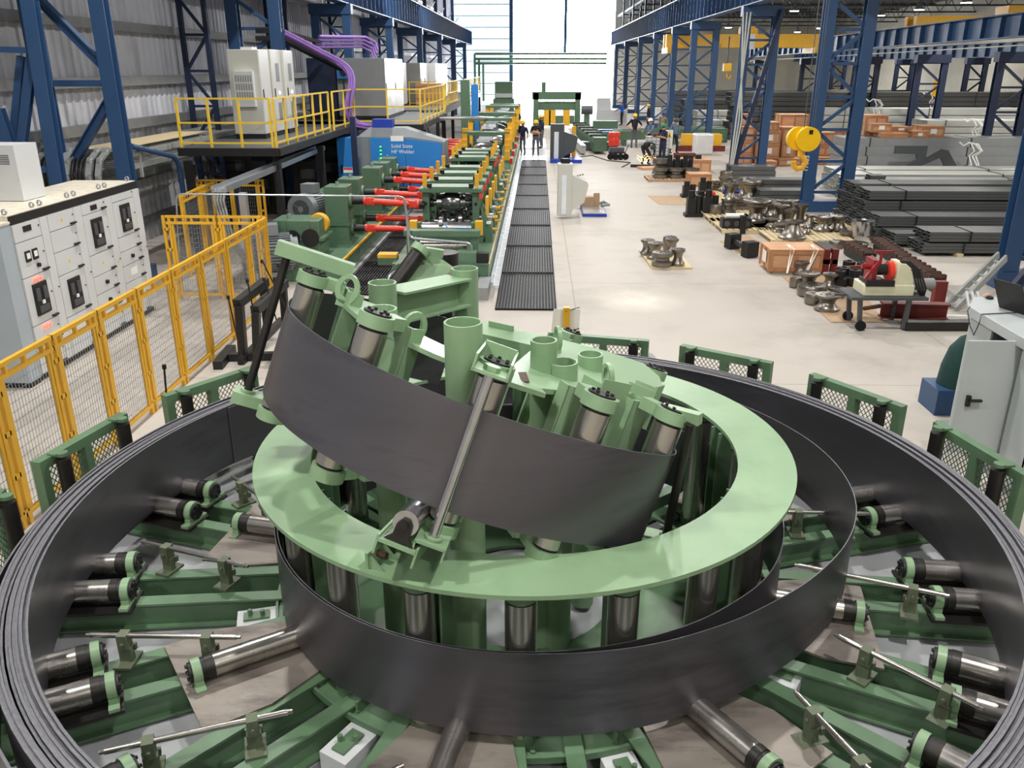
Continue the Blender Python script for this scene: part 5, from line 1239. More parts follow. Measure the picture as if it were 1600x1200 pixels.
# --- stacked crates behind the columns: (u0, u1, v bottom, v top, depth plane y, label, paper)
def scrate(q, lb, paper=True, dep=1.1):
    x0, x1, y, z0, z1 = q; crate(x0, x1, y, z0, z1, dep, lb, paper, 3)
CR = [(10.238, 11.216, 40.2, 0, 0.381), (10.207, 11.18, 40.2, 0.41, 0.955), (10.203, 11.17, 40.2, 1.012, 1.551), (10.52, 11.044, 40.2, 1.608, 1.945), (10.241, 10.847, 39.2, 0, 0.311), (11.327, 11.978, 40.4, 0.365, 0.998), (11.308, 12.013, 40.4, 1.056, 1.709), (11.479, 12.803, 41.6, 1.603, 2.21), (11.137, 12.195, 40.0, 0.059, 0.346), (12.395, 13.003, 41.6, 0.251, 0.902), (13.21, 14.022, 41.2, 0.292, 0.82), (13.194, 13.942, 41.2, 0.879, 1.43), (14.172, 14.93, 41.8, 0.861, 1.478), (13.029, 14.159, 40.6, 0.03, 0.35), (14.261, 15.084, 41.8, 0.206, 0.742), (9.285, 10.126, 40.8, 0, 0.495), (9.292, 10.099, 40.8, 0.554, 1.047), (9.27, 10.103, 40.8, 1.105, 1.708), (9.552, 10.063, 41.4, 1.728, 2.246), (13.974, 14.898, 37.6, 1.395, 2.391), (13.992, 14.817, 36.9, 1.553, 2.095), (14.304, 15.384, 36.5, 1.482, 1.738), (14.909, 15.792, 37.2, 1.715, 1.949), (15.584, 16.243, 36.6, 1.477, 1.81), (16.155, 17.087, 37.0, 1.447, 1.99), (15.843, 16.222, 37.6, 1.426, 1.742)]
CL = ['bottom wooden crate of the left stack behind the column', 'middle wooden crate of the left stack, wide white label', 'upper wooden crate of the left stack, white label', 'small wrapped crate on top of the left stack', 'little wooden crate on the floor in front of the left stack',
 'narrow wooden crate with a tall white label beside the hook', 'wooden crate with a black square left of the yellow hook block', 'large wrapped crate on top just left of the column with the hook', 'low wooden crate under the hook with a white tag', 'wooden crate partly hidden by the yellow hook block',
 'wooden crate between the two column legs, middle level', 'wooden crate between the two column legs, upper level', 'upper crate behind the right leg of the hook column', 'low crate at the bottom between the two column legs', 'middle crate behind the right leg of the hook column',
 'dusty bottom crate seen through the cable column', 'dusty middle crate seen through the cable column', 'dusty upper crate seen through the cable column', 'bright top crate seen through the cable column',
 'tallest wooden crate of the row on the grey sections, at its left end', 'wooden crate with white label in front of the tallest one', 'low wooden crate second from the left on the grey sections', 'low crate behind with white label on the grey sections', 'square crate with tall white label on the grey sections', 'rightmost tall crate with white label on the grey sections', 'small dark open crate between two labelled ones']
CR = [list(q) for q in CR]; done = []
for q in CR:                                          # let every crate rest on whatever stands below it
    tops = [0]+([1.54] if q[2] < 38 else [])+[d[4] for d in CR if d is not q and abs(d[2]-q[2]) < .9 and min(d[1], q[1])-max(d[0], q[0]) > .1 and d[4] < q[4]-.2]
    lo = max(t for t in tops if t <= q[3]+.25)
    q[3] = lo+.002
for q, lb in zip(CR, CL): scrate(q, lb, 'label' in lb or 'tag' in lb)
# --- steel tubes in strapped bundles
def bundle(x0, y, z0, L, nx, nz, w, h, m, label, strap=True, group='strapped tube bundles', parts=True, sx=.0):
    T = thing('tube_bundle', label, 'steel tubes', (x0+L/2, y+nx*w/2, z0), 0, group)
    W, Hh = nx*w, nz*h
    if parts:
        p0 = None
        for j in range(nz):
            for i in range(nx):
                if p0 is None: p0 = MB().rbox((0, 0, 0), (L, 0, 0), w*.95, h*.9, .008).build('tube', m, T, world=False, smooth=False); o = p0
                else: o = kid(p0, T)
                o.location = (-L/2+rnd.uniform(-.04, .04), -W/2+w*(i+.5), h*(j+.5))
    else:
        MB().box(-L/2, L/2, -W/2, W/2, 0, Hh).build('tube', m, T, world=False)
        mb = MB()
        for j in range(1, nz): mb.box(-L/2, L/2, -W/2-.012, -W/2, h*j-.012, h*j+.012)
        mb.build('seam_lines', 'dgrey', T, world=False, smooth=False)
    if strap:
        for fx in (-L*.42, -L*.1, L*.25):
            mb = MB(); mb.box(fx, fx+.035, -W/2-.02, -W/2-.008, 0, Hh+.01); mb.box(fx, fx+.035, -W/2-.02, W/2, Hh+.002, Hh+.012); mb.build('strap', 'black', T, world=False)
    return T
NB = [(9.35, 20.3, 2, .24, 'darktube', 4, 3), (9.15, 21.35, 1, .28, 'darktube', 4, 4), (8.95, 22.2, 2, .27, 'darktube', 5, 4), (8.85, 23.4, 4, .24, 'darktube', 5, 3), (8.9, 24.6, 4, .25, 'darktube', 5, 3), (9.95, 25.8, 3, .25, 'darktube', 4, 3)]
RWN = ['nearest', 'second', 'third', 'fourth', 'fifth', 'sixth']
LV = ['bottom', 'second', 'third', 'top']
for r, (x0, y, lv, h, m, nx, nz) in enumerate(NB):
    for l in range(lv):
        lev = 'only' if lv == 1 else ('top' if l == lv-1 else LV[l])
        bundle(x0+rnd.uniform(-.08, .08)+l*.06, y, (.08+l*(h+.035)), 12, nx, nz, 1.0/nx if nx == 5 else .22, h/nz, m, f'dark tube bundle, {lev} layer of the {RWN[r]} row from the camera')
    for k in range(3):
        mb = MB(); mb.box(x0+.8+k*4.5, x0+.95+k*4.5, y-.1, y+1.05, 0, .08); one(mb, 'timber_bearer', 'pine', f'timber bearer under the {RWN[r]} row of dark tubes, {ORD[k]} from its open end', 'timber', 'timber bearers')
bundle(10.0, 25.9, .94, .45, 3, 4, .16, .08, 'darktube', 'small black bundle of tube ends standing up behind the dark rows', strap=False)
FB = [(10.4, 28.6, .05, 14, 3, .24, 'galv', 'pale tube bundle right behind the dark rows', 4), (10.6, 30.2, .05, 14, 3, .25, 'galvl', 'pale tube stack lying behind the hook column', 4), (10.9, 31.8, .05, 14, 3, .25, 'galvl', 'bright tube stack in front of the grey box sections', 4),
      (12.6, 36.2, .1, 13, 1, .36, 'grey', 'lowest layer of large grey box sections', 5), (12.7, 36.3, .46, 13, 1, .36, 'grey', 'second layer of large grey box sections', 5), (12.65, 36.4, .82, 13, 1, .36, 'grey', 'third layer of large grey box sections', 5), (12.8, 36.5, 1.18, 13, 1, .36, 'grey', 'top layer of large grey box sections under the crates', 5)]
for x0, y, z0, L, nz, h, m, lb, nx in FB:
    bundle(x0, y, z0, L, nx, nz, .3, h, m, lb, parts=nz > 1)
WB = [(19.5, 42.5, 0, 11, 3, .33, 'galvl', 'bright galvanised bundle right of the upper crates, lower layer'), (18.8, 42.7, 1.0, 11, 3, .3, 'galvl', 'bright galvanised bundle right of the upper crates, upper layer'), (15.5, 47.5, 0, 15, 3, .38, 'galv', 'lower pale bundle in the row behind the bright galvanised tubes'), (15.4, 47.7, 1.15, 14, 3, .36, 'galvl', 'upper pale bundle in the row behind the bright galvanised tubes'),
      (12, 55, 0, 20, 3, .36, 'darktube', 'lowest dark bundle of the long rear tube wall'), (12.2, 55.1, 1.1, 20, 3, .3, 'darktube', 'middle dark bundle of the long rear tube wall'), (12, 55.2, 2.02, 20, 3, .28, 'darktube', 'top dark bundle of the long rear tube wall'),
      (11.2, 58.5, 0, 14, 3, .33, 'galv', 'lower grey bundle at the left of the rear tube wall'), (11.2, 62, 0, 18, 4, .36, 'galvl', 'pale bundle far behind the wrapped pallet'), (11.2, 68, 0, 20, 5, .4, 'darktube', 'dark bundle far behind the cable column'), (11.4, 74, 0, 22, 6, .42, 'darktube', 'far dark bundle under the side hall wall'), (10.6, 44.2, 0, 5.5, 4, .32, 'galvl', 'pale bundle behind the dusty crates')]
for x0, y, z0, L, nz, h, m, lb in WB: bundle(x0, y, z0, L, 5, nz, .35, h, m, lb, parts=True)
# loose short dark profiles beside the hook column
for k, (q, L, nz, lb) in enumerate(zip([(8.739, 28.134, 0.0), (9.381, 29.579, 0.0), (9.131, 30.978, 0.0), (9.055, 32.161, 0.0), (9.537, 35.241, 0.0)], (1.6, 2.2, 1.5, 1.4, 1.8), (3, 4, 2, 2, 3), ('dark short profiles stacked in front of the hook column foot', 'dark ribbed profile stack left of the hook column foot', 'black profile pile with white labels, near part', 'black profile pile with white labels, rear part', 'dark profile stack behind the scattered rolls'))):
    bundle(q[0]-L*.9, q[1], 0, L, 4, nz, .2, .17, 'darktube', lb, strap=False, group='short dark profiles')
# grey angle bracket plate leaning on the box sections
q = [(14.581, 35.6, 0.999), (14.583, 35.6, 1.302), (15.869, 35.6, 1.305), (15.872, 35.6, 0.85), (16.406, 35.6, 1.18), (16.723, 35.6, 1.131), (17.238, 35.6, 0.447), (16.755, 35.6, 0.394), (16.465, 35.6, 0.852), (15.39, 35.6, 0.338), (14.948, 35.6, 0.337), (15.519, 35.6, 0.798), (15.463, 35.6, 0.976)]
mb = MB(); mb.slab(q, (0, .12, 0)); one(mb, 'steel_bracket', 'dgrey', 'big grey angular steel bracket leaning against the grey box sections', 'bracket')
for p, lb in ((((23.816, 54.0, 2.304)), 'white plastic wrap hanging over the rear dark tubes'), (((20.769, 42.0, 1.449)), 'white plastic wrap hanging over the bright tubes'), (((17.597, 35.4, 0.9)), 'white plastic strap on the grey box sections'), (((17.883, 47.0, 2.173)), 'scrap of white wrap on the pale tubes')):
    p = V(p); mb = MB(); [mb.tube([p+V((a, -.1, .5)), p+V((a+.2*f, -.25, .25)), p+V((a-.05*f, -.15, .05)), p+V((a+.12*f, -.3, -.3)), p+V((a+.05, -.2, -.6*f))], .03, 5) for a, f in ((0, 1), (.12, .7), (-.15, .5))]; mb.tube([p+V((-.5, .2, .55)), p+V((-.35, .1, .42)), p+V((-.2, .0, .55)), p+V((0, -.1, .5)), p+V((.12, -.1, .5))], .035, 5)
    one(mb, 'plastic_wrap', 'label', lb, 'plastic wrap')
p = V((23.609, 53.0, 3.131)); T = thing('warning_sign', 'small yellow sign standing above the rear dark tubes', 'sign', p); MB().box(p.x-.28, p.x+.28, 53, 53.03, p.z-.45, p.z+.45).build('board', 'hookyel', T); MB().slab([(p.x-.12, 52.99, p.z), (p.x+.12, 52.99, p.z), (p.x, 52.99, p.z+.25)], (0, .01, 0)).build('symbol', 'black', T); MB().box(p.x-.03, p.x+.03, 53.03, 53.08, 2.86, p.z+.4).build('stake', 'dgrey', T)
# --- forming rolls
PROF = {
 'spool': [(.25, 0), (1, .02), (1, .14), (.72, .28), (.6, .5), (.72, .72), (1, .86), (1, .98), (.3, 1), (.3, .9)],
 'bell': [(.3, 0), (1, .02), (1, .12), (.82, .2), (.55, .5), (.42, .78), (.62, .86), (.62, .97), (.2, 1), (.2, .9)],
 'disc': [(.3, 0), (.92, .03), (1, .2), (1, .8), (.92, .97), (.35, 1), (.35, .85)],
 'groove': [(.3, 0), (1, .04), (1, .3), (.7, .42), (.7, .58), (1, .7), (1, .96), (.35, 1), (.35, .85)],
 'bowl': [(.5, 0), (.7, .05), (1, .75), (1, 1), (.9, 1), (.62, .2)],
 'flare': [(.3, 0), (.62, .02), (.55, .35), (.7, .62), (1, .84), (1, .97), (.3, 1), (.3, .88)]}
RM = {}
def roll(q, kind, z0, label, m='rollsteel', group='forming rolls'):
    x, y, r, h = q; r *= 1.08; h *= 1.18
    key = (kind, m)
    if key not in RM:
        T = thing('forming_roll', label, 'steel roll', (x, y, z0), 0, group)
        n = 28; mb = MB().lathe(PROF[kind], (0, 0, 0), (0, 0, 1), n); mb.build('roll_body', m, T, world=False)
        mb = MB()
        for k in range(6): a = k*PI/3; mb.cyl((.55*math.cos(a), .55*math.sin(a), .965), (.55*math.cos(a), .55*math.sin(a), 1.004), .1, 8)
        if kind in ('spool', 'groove', 'disc', 'flare'): mb.build('bolt_holes', 'black', T, world=False)
        MB().cyl((0, 0, .92), (0, 0, 1.002), .28, 16).build('bore', 'dsteel', T, world=False)
        T.scale = (r, r, h); RM[key] = T; return T
    return dup(RM[key], (x, y, z0), 0, label, group, (r, r, h))
def pallet(x0, x1, y0, y1, label, m='pine', z=.12):
    T = thing('pallet', label, 'pallet', ((x0+x1)/2, (y0+y1)/2, 0), 0, 'wooden pallets')
    n = max(3, int((x1-x0)/.16)); w = (x1-x0)/n
    for k in range(n): MB().box(x0+k*w, x0+k*w+w*.8, y0, y1, z-.025, z).build('deck_board', m, T)
    for k in range(3):
        y = y0+(y1-y0-.1)*k/2; MB().box(x0, x1, y, y+.1, 0, z-.025).build('bearer', m, T)
    return T
A1 = [(5.834, 18.251, 0.154, 0.251), (5.396, 17.126, 0.119, 0.174), (5.579, 16.892, 0.196, 0.313), (6.113, 17.174, 0.146, 0.236), (5.527, 16.458, 0.266, 0.193), (5.984, 16.364, 0.159, 0.155), (5.378, 15.831, 0.166, 0.172), (5.487, 15.392, 0.215, 0.251)]
K1 = [('spool', 'small spool roll at the back of the cardboard sheet'), ('disc', 'low disc roll at the left edge of the cardboard sheet'), ('spool', 'dull spool roll with holes in its top on the cardboard'), ('spool', 'shiny waisted roll on the right of the cardboard'), ('disc', 'wide flat cylinder roll in the middle of the cardboard'), ('groove', 'small grooved roll behind the front spool on the cardboard'), ('disc', 'dull round roll left of the front spool'), ('spool', 'big spool roll at the front of the cardboard sheet')]
b0, b1, b2, b3 = (5.394, 18.107, 0.0), (5.305, 14.571, 0.0), (6.274, 14.6, 0.0), (6.913, 18.153, 0.0)
mb = MB(); mb.slab([b0, b1, b2, b3], (0, 0, .015)); one(mb, 'cardboard_sheet', 'board', 'brown cardboard sheet on the floor under the nearest steel rolls', 'cardboard')
for q, (k, lb) in zip(A1, K1): roll(q, k, .016, lb)
A2 = [(2.677, 20.143, 0.155, 0.311), (2.812, 19.673, 0.181, 0.328), (2.866, 18.906, 0.218, 0.277), (3.235, 18.975, 0.146, 0.324), (3.276, 20.235, 0.155, 0.313), (3.296, 20.691, 0.158, 0.287)]
K2 = ['spool', 'spool', 'groove', 'spool', 'spool', 'disc']
L2 = ['rear left spool roll on the lone pallet in the open floor', 'middle spool roll on the lone pallet', 'big grooved roll at the front of the lone pallet', 'front right spool roll of the lone pallet', 'rear right spool roll of the lone pallet', 'hindmost disc roll of the lone pallet']
b0, b1, b2, b3 = (2.541, 20.673, 0.0), (2.611, 18.705, 0.0), (3.542, 18.733, 0.0), (3.499, 20.702, 0.0)
mb = MB(); mb.slab([b0, b1, b2, b3], (0, 0, .045)); one(mb, 'plywood_sheet', 'pine', 'plywood sheet under the lone group of rolls in the open floor', 'board')
for q, k, lb in zip(A2, K2, L2): roll(q, k, .046, lb, 'rollsteel', 'rolls on the lone pallet')
A3 = [(6.271, 24.278, 0.274, 0.464), (6.541, 23.484, 0.177, 0.217), (6.663, 21.908, 0.33, 0.403), (7.161, 24.006, 0.181, 0.366), (6.982, 24.226, 0.201, 0.439), (7.011, 25.317, 0.209, 0.345), (7.53, 24.224, 0.182, 0.46), (7.558, 23.434, 0.194, 0.319), (7.777, 22.994, 0.225, 0.341), (8.241, 23.103, 0.226, 0.343), (5.841, 25.862, 0.214, 0.314), (5.452, 25.83, 0.194, 0.24), (7.128, 28.641, 0.235, 0.431), (7.095, 29.506, 0.22, 0.404), (7.573, 29.673, 0.221, 0.449), (6.423, 26.776, 0.261, 0.279), (6.886, 27.004, 0.223, 0.247), (7.201, 27.122, 0.203, 0.211), (7.516, 34.231, 0.229, 0.271), (6.568, 31.259, 0.233, 0.244), (7.836, 32.351, 0.24, 0.253), (7.513, 27.043, 0.243, 0.204), (7.712, 26.629, 0.2, 0.246), (8.12, 27.001, 0.182, 0.213), (6.743, 30.762, 0.229, 0.421), (7.211, 31.403, 0.187, 0.298), (7.936, 31.471, 0.234, 0.269), (7.672, 28.926, 0.216, 0.225), (6.607, 22.831, 0.19, 0.191), (7.215, 22.554, 0.171, 0.174), (8.225, 22.323, 0.186, 0.203), (7.619, 21.299, 0.178, 0.16), (8.185, 21.365, 0.226, 0.118), (6.687, 25.517, 0.192, 0.198)]
KS = ['spool', 'spool', 'bell', 'flare', 'spool', 'spool', 'flare', 'bell', 'spool', 'spool', 'groove', 'disc', 'spool', 'spool', 'flare', 'groove', 'disc', 'disc', 'disc', 'groove', 'disc', 'disc', 'spool', 'disc', 'spool', 'disc', 'groove', 'disc', 'spool', 'bell', 'groove', 'disc', 'disc', 'spool']
L3 = ['large spool roll on the pallet behind the black stands', 'short spool roll beside the light wooden pallet', 'biggest bell shaped roll right behind the strapped crate', 'flared roll standing behind the biggest bell roll', 'tall spool roll left of the flared one', 'spool roll at the left of the shiny cluster', 'tall flared roll at the right of the shiny cluster', 'bell roll near the mirror-like ring', 'spool roll sitting on a wooden block', 'spool roll next to the dark tube ends', 'grooved roll at the foot of the tall two-roll stack', 'low disc roll beside the tall two-roll stack', 'spool roll in the second row behind the black stands', 'spool roll left of it in the second row', 'flared roll at the right of the second row', 'wide grooved roll in front of the second row', 'flat disc roll in front of the second row, middle', 'flat disc roll in front of the second row, right', 'disc roll at the foot of the cable column', 'grooved roll near the orange-handled tool', 'flat disc roll under the short black profiles', 'flat wide disc at the back of the shiny cluster', 'small spool roll at the back of the shiny cluster', 'flat disc at the back right of the shiny cluster', 'spool roll behind the small marked crate', 'disc roll behind the blue cloth', 'grooved roll right of the blue cloth', 'disc roll between second row and shiny cluster', 'low spool roll in front of the shiny cluster', 'low bell roll right of the biggest bell roll', 'grooved roll on the floor behind the red frame', 'disc roll on the floor beside the red frame', 'wide flat disc roll under the bright bowl', 'spool roll between the black stands and the cluster']
for q, k, lb in zip(A3, KS, L3): roll(q, k, q[1]*0+(.122 if q not in A3[30:33] else .0), lb)
q = (8.384, 21.746, 0.279, 0.277); roll((q[0], q[1], q[2], .34), 'bowl', .22, 'bright bowl shaped ring lying open on top of a disc roll', 'chrome')
roll((A3[10][0], A3[10][1], A3[10][2]*1.05, .45), 'spool', .122+A3[10][3]*1.18, 'spool roll on top of the tall two-roll stack')
roll((A3[12][0]+.05, A3[12][1], A3[12][2]*1.2, .12), 'disc', .122+A3[12][3]*1.18, 'flat disc lying on a spool roll in the second row')
q = A3[0]; roll((q[0]+.02, q[1], q[2]*1.4, .1), 'disc', .122+q[3]*1.18, 'wide flat disc lying on the large spool roll')
for a, b, lb in (((5.077, 24.44, 0.0), (6.856, 27.028, 0.0), 'pallet under the black stands and the two-roll stack'), ((5.089, 23.05, 0.0), (6.777, 25.027, 0.0), 'light pallet under the black gearbox block'), ((5.955, 23.458, 0.0), (7.369, 25.833, 0.0), 'pallet under the large spool roll'), ((6.076, 21.662, 0.0), (8.347, 25.295, 0.0), 'pallet under the biggest bell roll'), ((7.581, 22.755, 0.0), (9.135, 24.774, 0.0), 'pallet near the dark tube ends'), ((5.941, 28.05, 0.0), (8.634, 31.461, 0.0), 'pallet under the second row of rolls'), ((6.274, 30.892, 0.0), (8.734, 34.399, 0.0), 'rear pallet by the cable column')):
    pallet(a[0], b[0]-.1, a[1], b[1], lb)
q = V((8.663, 25.0, 0.184)); 
T = thing('steel_ring', 'bright mirror-like ring standing on edge between two rolls', 'ring', (8.05, 22.871, 0.12)); c = V((8.27, 23.6, 0.255)); MB().lathe([(.19, -.05), (.24, -.05), (.24, .05), (.19, .05), (.19, -.05)], c, (.2, 1, 0), 28).build('ring_body', 'chrome', T); MB().cyl(c, c+V((0, .02, 0)), .19, 24).build('disc', 'chrome', T)
# black mandrel stands
def black_stand(q, h, label):
    T = thing('black_roll_stand', label, 'stand', q, 0, 'black roll stands')
    MB().box(-.26, .26, -.2, .2, 0, .1).build('foot', 'black', T, world=False)
    MB().box(-.2, .06, -.16, .16, .1, h*.72).build('upright', 'black', T, world=False)
    MB().cyl((-.07, 0, h*.72), (-.07, 0, h), .1, 14).build('cap', 'black', T, world=False)
    MB().cyl((.15, 0, .1), (.15, 0, h*.8), .1, 14).build('column', 'dsteel', T, world=False)
    return T
for (q, h, lb) in (((4.787, 25.989, 0.0), .78, 'black upright stand at the left edge of the roll area'), ((5.171, 26.48, 0.0), .7, 'black upright stand right of the leftmost one'), ((5.3, 26.004, 0.0), .8, 'black stand in front of the two-roll stack'), ((5.328, 30.067, 0.0), .55, 'black stand by the small marked crate'), ((6.012, 30.721, 0.0), .6, 'black stand with a small yellow label')): black_stand(q, h, lb)
T = thing('black_gearbox', 'black three-window gearbox block on a light pallet', 'gearbox', (5.406, 22.791, 0.12))
x0, x1, y, zt = (5.122, 5.92, 23.263, 0.387); MB().box(x0, x1, y, y+.35, .122, zt).build('block', 'black', T)
for k in range(3): c = x0+(x1-x0)*(k+.5)/3; MB().cyl((c, y-.03, (zt+.122)/2), (c, y, (zt+.122)/2), .08, 14).build('window', 'dgrey', T)
MB().box(x1-.35, x1-.2, y-.25, y-.05, .02, .5).build('bracket', 'black', T)
MB().cyl((x0+.1, y+.15, zt+.06), (x0+.6, y+.15, zt+.06), .07, 8).build('plastic_roll', 'label', T)
T = thing('spindle_unit', 'black spindle with two square heads lying on cardboard', 'spindle', (5.217, 21.146, -0.0))
a, b = V((4.95, 21.117, 0.2)), V((5.143, 20.092, 0.2)); MB().cyl(a, b, .07, 14).build('shaft', 'dsteel', T)
for c in (a, b): MB().cbox(c, (.32, .26, .36), .4).build('head', 'black', T)
MB().cyl(b+V((-.03, -.17, 0)), b+V((-.03, -.13, 0)), .1, 14).build('cover', 'black', T)
for q, lb in (([(4.818, 22.049, 0.0), (4.944, 21.38, 0.0), (5.953, 21.827, 0.0), (5.729, 22.79, 0.0)], 'thin cardboard under the black spindle, rear piece'), ([(5.026, 21.383, 0.0), (4.917, 20.515, 0.0), (5.707, 20.539, 0.0), (5.724, 21.569, 0.0)], 'thin cardboard under the black spindle, front piece'), ([(3.939, 30.339, 0.0), (4.071, 28.268, 0.0), (5.098, 28.299, 0.0), (5.083, 30.373, 0.0)], 'thin stained cardboard lying alone on the floor')):
    mb = MB(); mb.slab(q, (0, 0, .008)); one(mb, 'cardboard_sheet', 'board', lb, 'cardboard')
p = V((5.882, 25.936, 0.75)); mb = MB(); mb.tube([p+V((-.25, 0, 0)), p+V((0, 0, .04)), p+V((.25, .05, 0))], .07, 8); one(mb, 'cloth', 'dblue', 'bright blue cloth lying on a roll in the rear', 'cloth')
T = thing('hand_tool', 'orange-handled tool with a yellow rod between the rear rolls', 'tool', (6.046, 29.405, 0.12)); p = V((5.901, 28.72, 0.26)); MB().lathe([(.05, -.03), (.13, -.03), (.13, .03), (.05, .03), (.05, -.03)], p, (.3, -1, .3), 16).build('ring', 'red', T); MB().bar(p+V((.1, 0, 0)), p+V((.6, -.2, -.12)), .05, .04).build('rod', 'hookyel', T)
T = thing('red_steel_frame', 'dark red steel frame beside the strapped crate', 'frame', (6.491, 18.14, 0.0))
x0, x1, y, zt = (6.318, 6.615, 18.255, 0.571)
for x in (x0, x1-.12): MB().box(x, x+.12, y, y+.12, 0, zt).build('upright', 'dred', T)
MB().box(x0, x1, y, y+.1, .25, .35).build('tie', 'dred', T); MB().box(x0, x1, y+.12, y+.9, zt-.1, zt).build('top', 'black', T); MB().box(x0, x1, y+.5, y+.6, 0, .3).build('rear_tie', 'dred', T)
for k, (q, r) in enumerate((((6.509, 17.537, 0.2), .22), ((6.658, 17.311, 0.2), .2), ((6.828, 18.151, 0.2), .22), ((7.047, 18.005, 0.15), .18), ((6.331, 17.225, 0.15), .16))):
    T = thing('black_coupling', f'black round coupling lying behind the red frame, {nth(k)} from the crate', 'coupling', (q[0], q[1], 0), 0, 'black couplings'); MB().lathe([(.4*r, 0), (r, .05), (r, .18), (.6*r, .2), (.6*r, .34), (.2*r, .35)], (q[0], q[1], 0)).build('body', 'black', T); MB().cyl((q[0], q[1], .35), (q[0], q[1], .37), r*.2, 8).build('stub', 'dsteel', T)
# roller chain conveyor lengths
def chain(pts, z, label, w=.3):
    T = thing('roller_chain', label, 'chain', (pts[0][0], pts[0][1], 0), 0, 'rusty roller chains')
    P = [V((p[0], p[1], z)) for p in pts]
    for i in range(len(P)-1):
        d = (P[i+1]-P[i]); L = d.length; d.normalize(); n = max(1, int(L/.14)); s = V((-d.y, d.x, 0))
        for k in range(n):
            c = P[i]+d*(k*.14); mb = MB()
            for e in (-w/2, w/2): mb.bar(c+s*e-d*.065, c+s*e+d*.045, .03, .1+.05*(k % 2))
            mb.cyl(c-s*(w/2), c+s*(w/2), .045, 8); mb.build('link', 'rust', T)
    MB().bar(P[0]-V((0, 0, z*.55)), P[-1]-V((0, 0, z*.55)), w*.5, z*.7).build('carrier_rail', 'black', T)
    return T
chain([(8.478, 20.929, 0.0), (8.242, 18.621, 0.0), (8.114, 16.544, 0.0)], .3, 'rear rusty roller chain running towards the camera')
chain([(7.584, 20.445, 0.0), (7.642, 18.921, 0.0)], .3, 'short rusty roller chain beside the black couplings')
T = thing('red_channel', 'dark red steel channel lying behind the threading machine table', 'beam', (6.476, 15.19, 0.0))
a, b = V((6.226, 14.736, 0.2)), V((7.39, 14.686, 0.2)); MB().ibeam(a, b, .2, .28, .03).build('channel', 'dred', T); 
q = V((7.802, 15.951, 0.0)); MB().box(q.x-.12, q.x+.1, q.y-.1, q.y+.05, 0, .45).build('end_post', 'dred', T)
MB().tube([(6.101, 15.174, 0.1), (6.236, 14.815, 0.25), (6.603, 15.102, 0.1)], .04).build('rope', 'rust', T)
# threading machine on its wheeled table
ty = 14.1
T = thing('work_table', 'grey steel table on two small wheels carrying the threading machine', 'table', (6.012, 13.973, 0.0))
t0, t1, zt = 5.547, 6.737, 0.594
MB().box(t0-.12, t1, ty-.02, ty+.65, zt-.05, zt).build('table_top', 'dgrey', T)
for x in (t0+.05, t1-.3):
    for y in (ty+.04, ty+.58): MB().bar((x, y, zt-.05), (x+(.06 if x < t1-1 else -.02), y, .03), .07, .07).build('leg', 'dgrey', T)
for y in (ty-.02, ty+.62): MB().cyl((t0+.1, y-.025, .09), (t0+.1, y+.025, .09), .09, 18).build('wheel', 'rubber', T)
MB().bar((t0-.3, ty+.3, zt-.03), (t0, ty+.3, zt-.03), .04, .04).build('handle', 'dgrey', T)
M = thing('threading_machine', 'cream and red pipe threading machine on the wheeled steel table', 'machine', ((t0+t1)/2, ty+.3, zt))
MB().box(t0+.1, t1-.22, ty+.08, ty+.6, zt, zt+.2).build('oil_tray', 'machcream', M, bev=.02)
MB().slab([(t0+.62, ty+.1, zt+.2), (t1-.25, ty+.1, zt+.2), (t1-.3, ty+.1, zt+.46), (t1-.42, ty+.1, zt+.56), (t0+.68, ty+.1, zt+.56)], (0, .46, 0)).build('gear_housing', 'machcream', M)
MB().cyl((t0+.54, ty+.32, zt+.4), (t0+.62, ty+.32, zt+.4), .17, 24).build('chuck_ring', 'red', M)
MB().cyl((t0+.3, ty+.32, zt+.42), (t0+.52, ty+.32, zt+.42), .1, 16).build('chuck', 'dsteel', M)
mb = MB(); mb.box(t0+.12, t0+.6, ty+.05, ty+.12, zt+.18, zt+.28); mb.box(t0+.15, t0+.5, ty+.15, ty+.5, zt+.2, zt+.26); mb.build('carriage', 'black', M)
mb = MB(); mb.box(t0+.22, t0+.3, ty+.12, ty+.5, zt+.26, zt+.62); mb.cyl((t0+.05, ty+.2, zt+.5), (t0+.3, ty+.2, zt+.5), .05, 10); mb.bar((t0+.1, ty+.1, zt+.3), (t0+.3, ty+.1, zt+.62), .07, .05); mb.build('die_head', 'lever', M)
mb = MB(); mb.cyl((t0+.4, ty+.3, zt+.5), (t0+.4, ty+.3, zt+.74), .025, 10); mb.bar((t0+.28, ty+.3, zt+.73), (t0+.55, ty+.3, zt+.73), .035, .045); mb.build('clamp_lever', 'lever', M)
for k in range(4): MB().tube([(t1-.5+.05*k, ty+.2, zt+.6), (t1-.3+.04*k, ty+.1, zt+.45), (t1-.2+.05*k, ty+.05, zt+.15), (t1-.1+.02*k, ty+.1, zt+.02)], .018, 6).build('cable', 'black', M)
MB().cyl((t1-.2, ty+.45, zt+.12), (t1+.25, ty+.45, zt+.14), .1, 14).build('motor', 'grey', M)
q = V((6.68, 17.678, 0.0)); mb = MB(); mb.box(q.x-.2, q.x+.25, q.y, q.y+.3, 0, .25); mb.bar((q.x-.3, q.y, .28), (q.x+.3, q.y, .32), .08, .08); one(mb, 'red_vise', 'dred', 'dark red clamp block on the floor left of the threading machine', 'clamp')
mb = MB(); a, b = V((6.432, 14.18, 0.08)), V((7.642, 14.217, 0.08)); mb.bar(a, b, .22, .16); one(mb, 'dark_beam', 'dsteel', 'dark square steel bar lying on the floor in front of the ladder', 'beam')
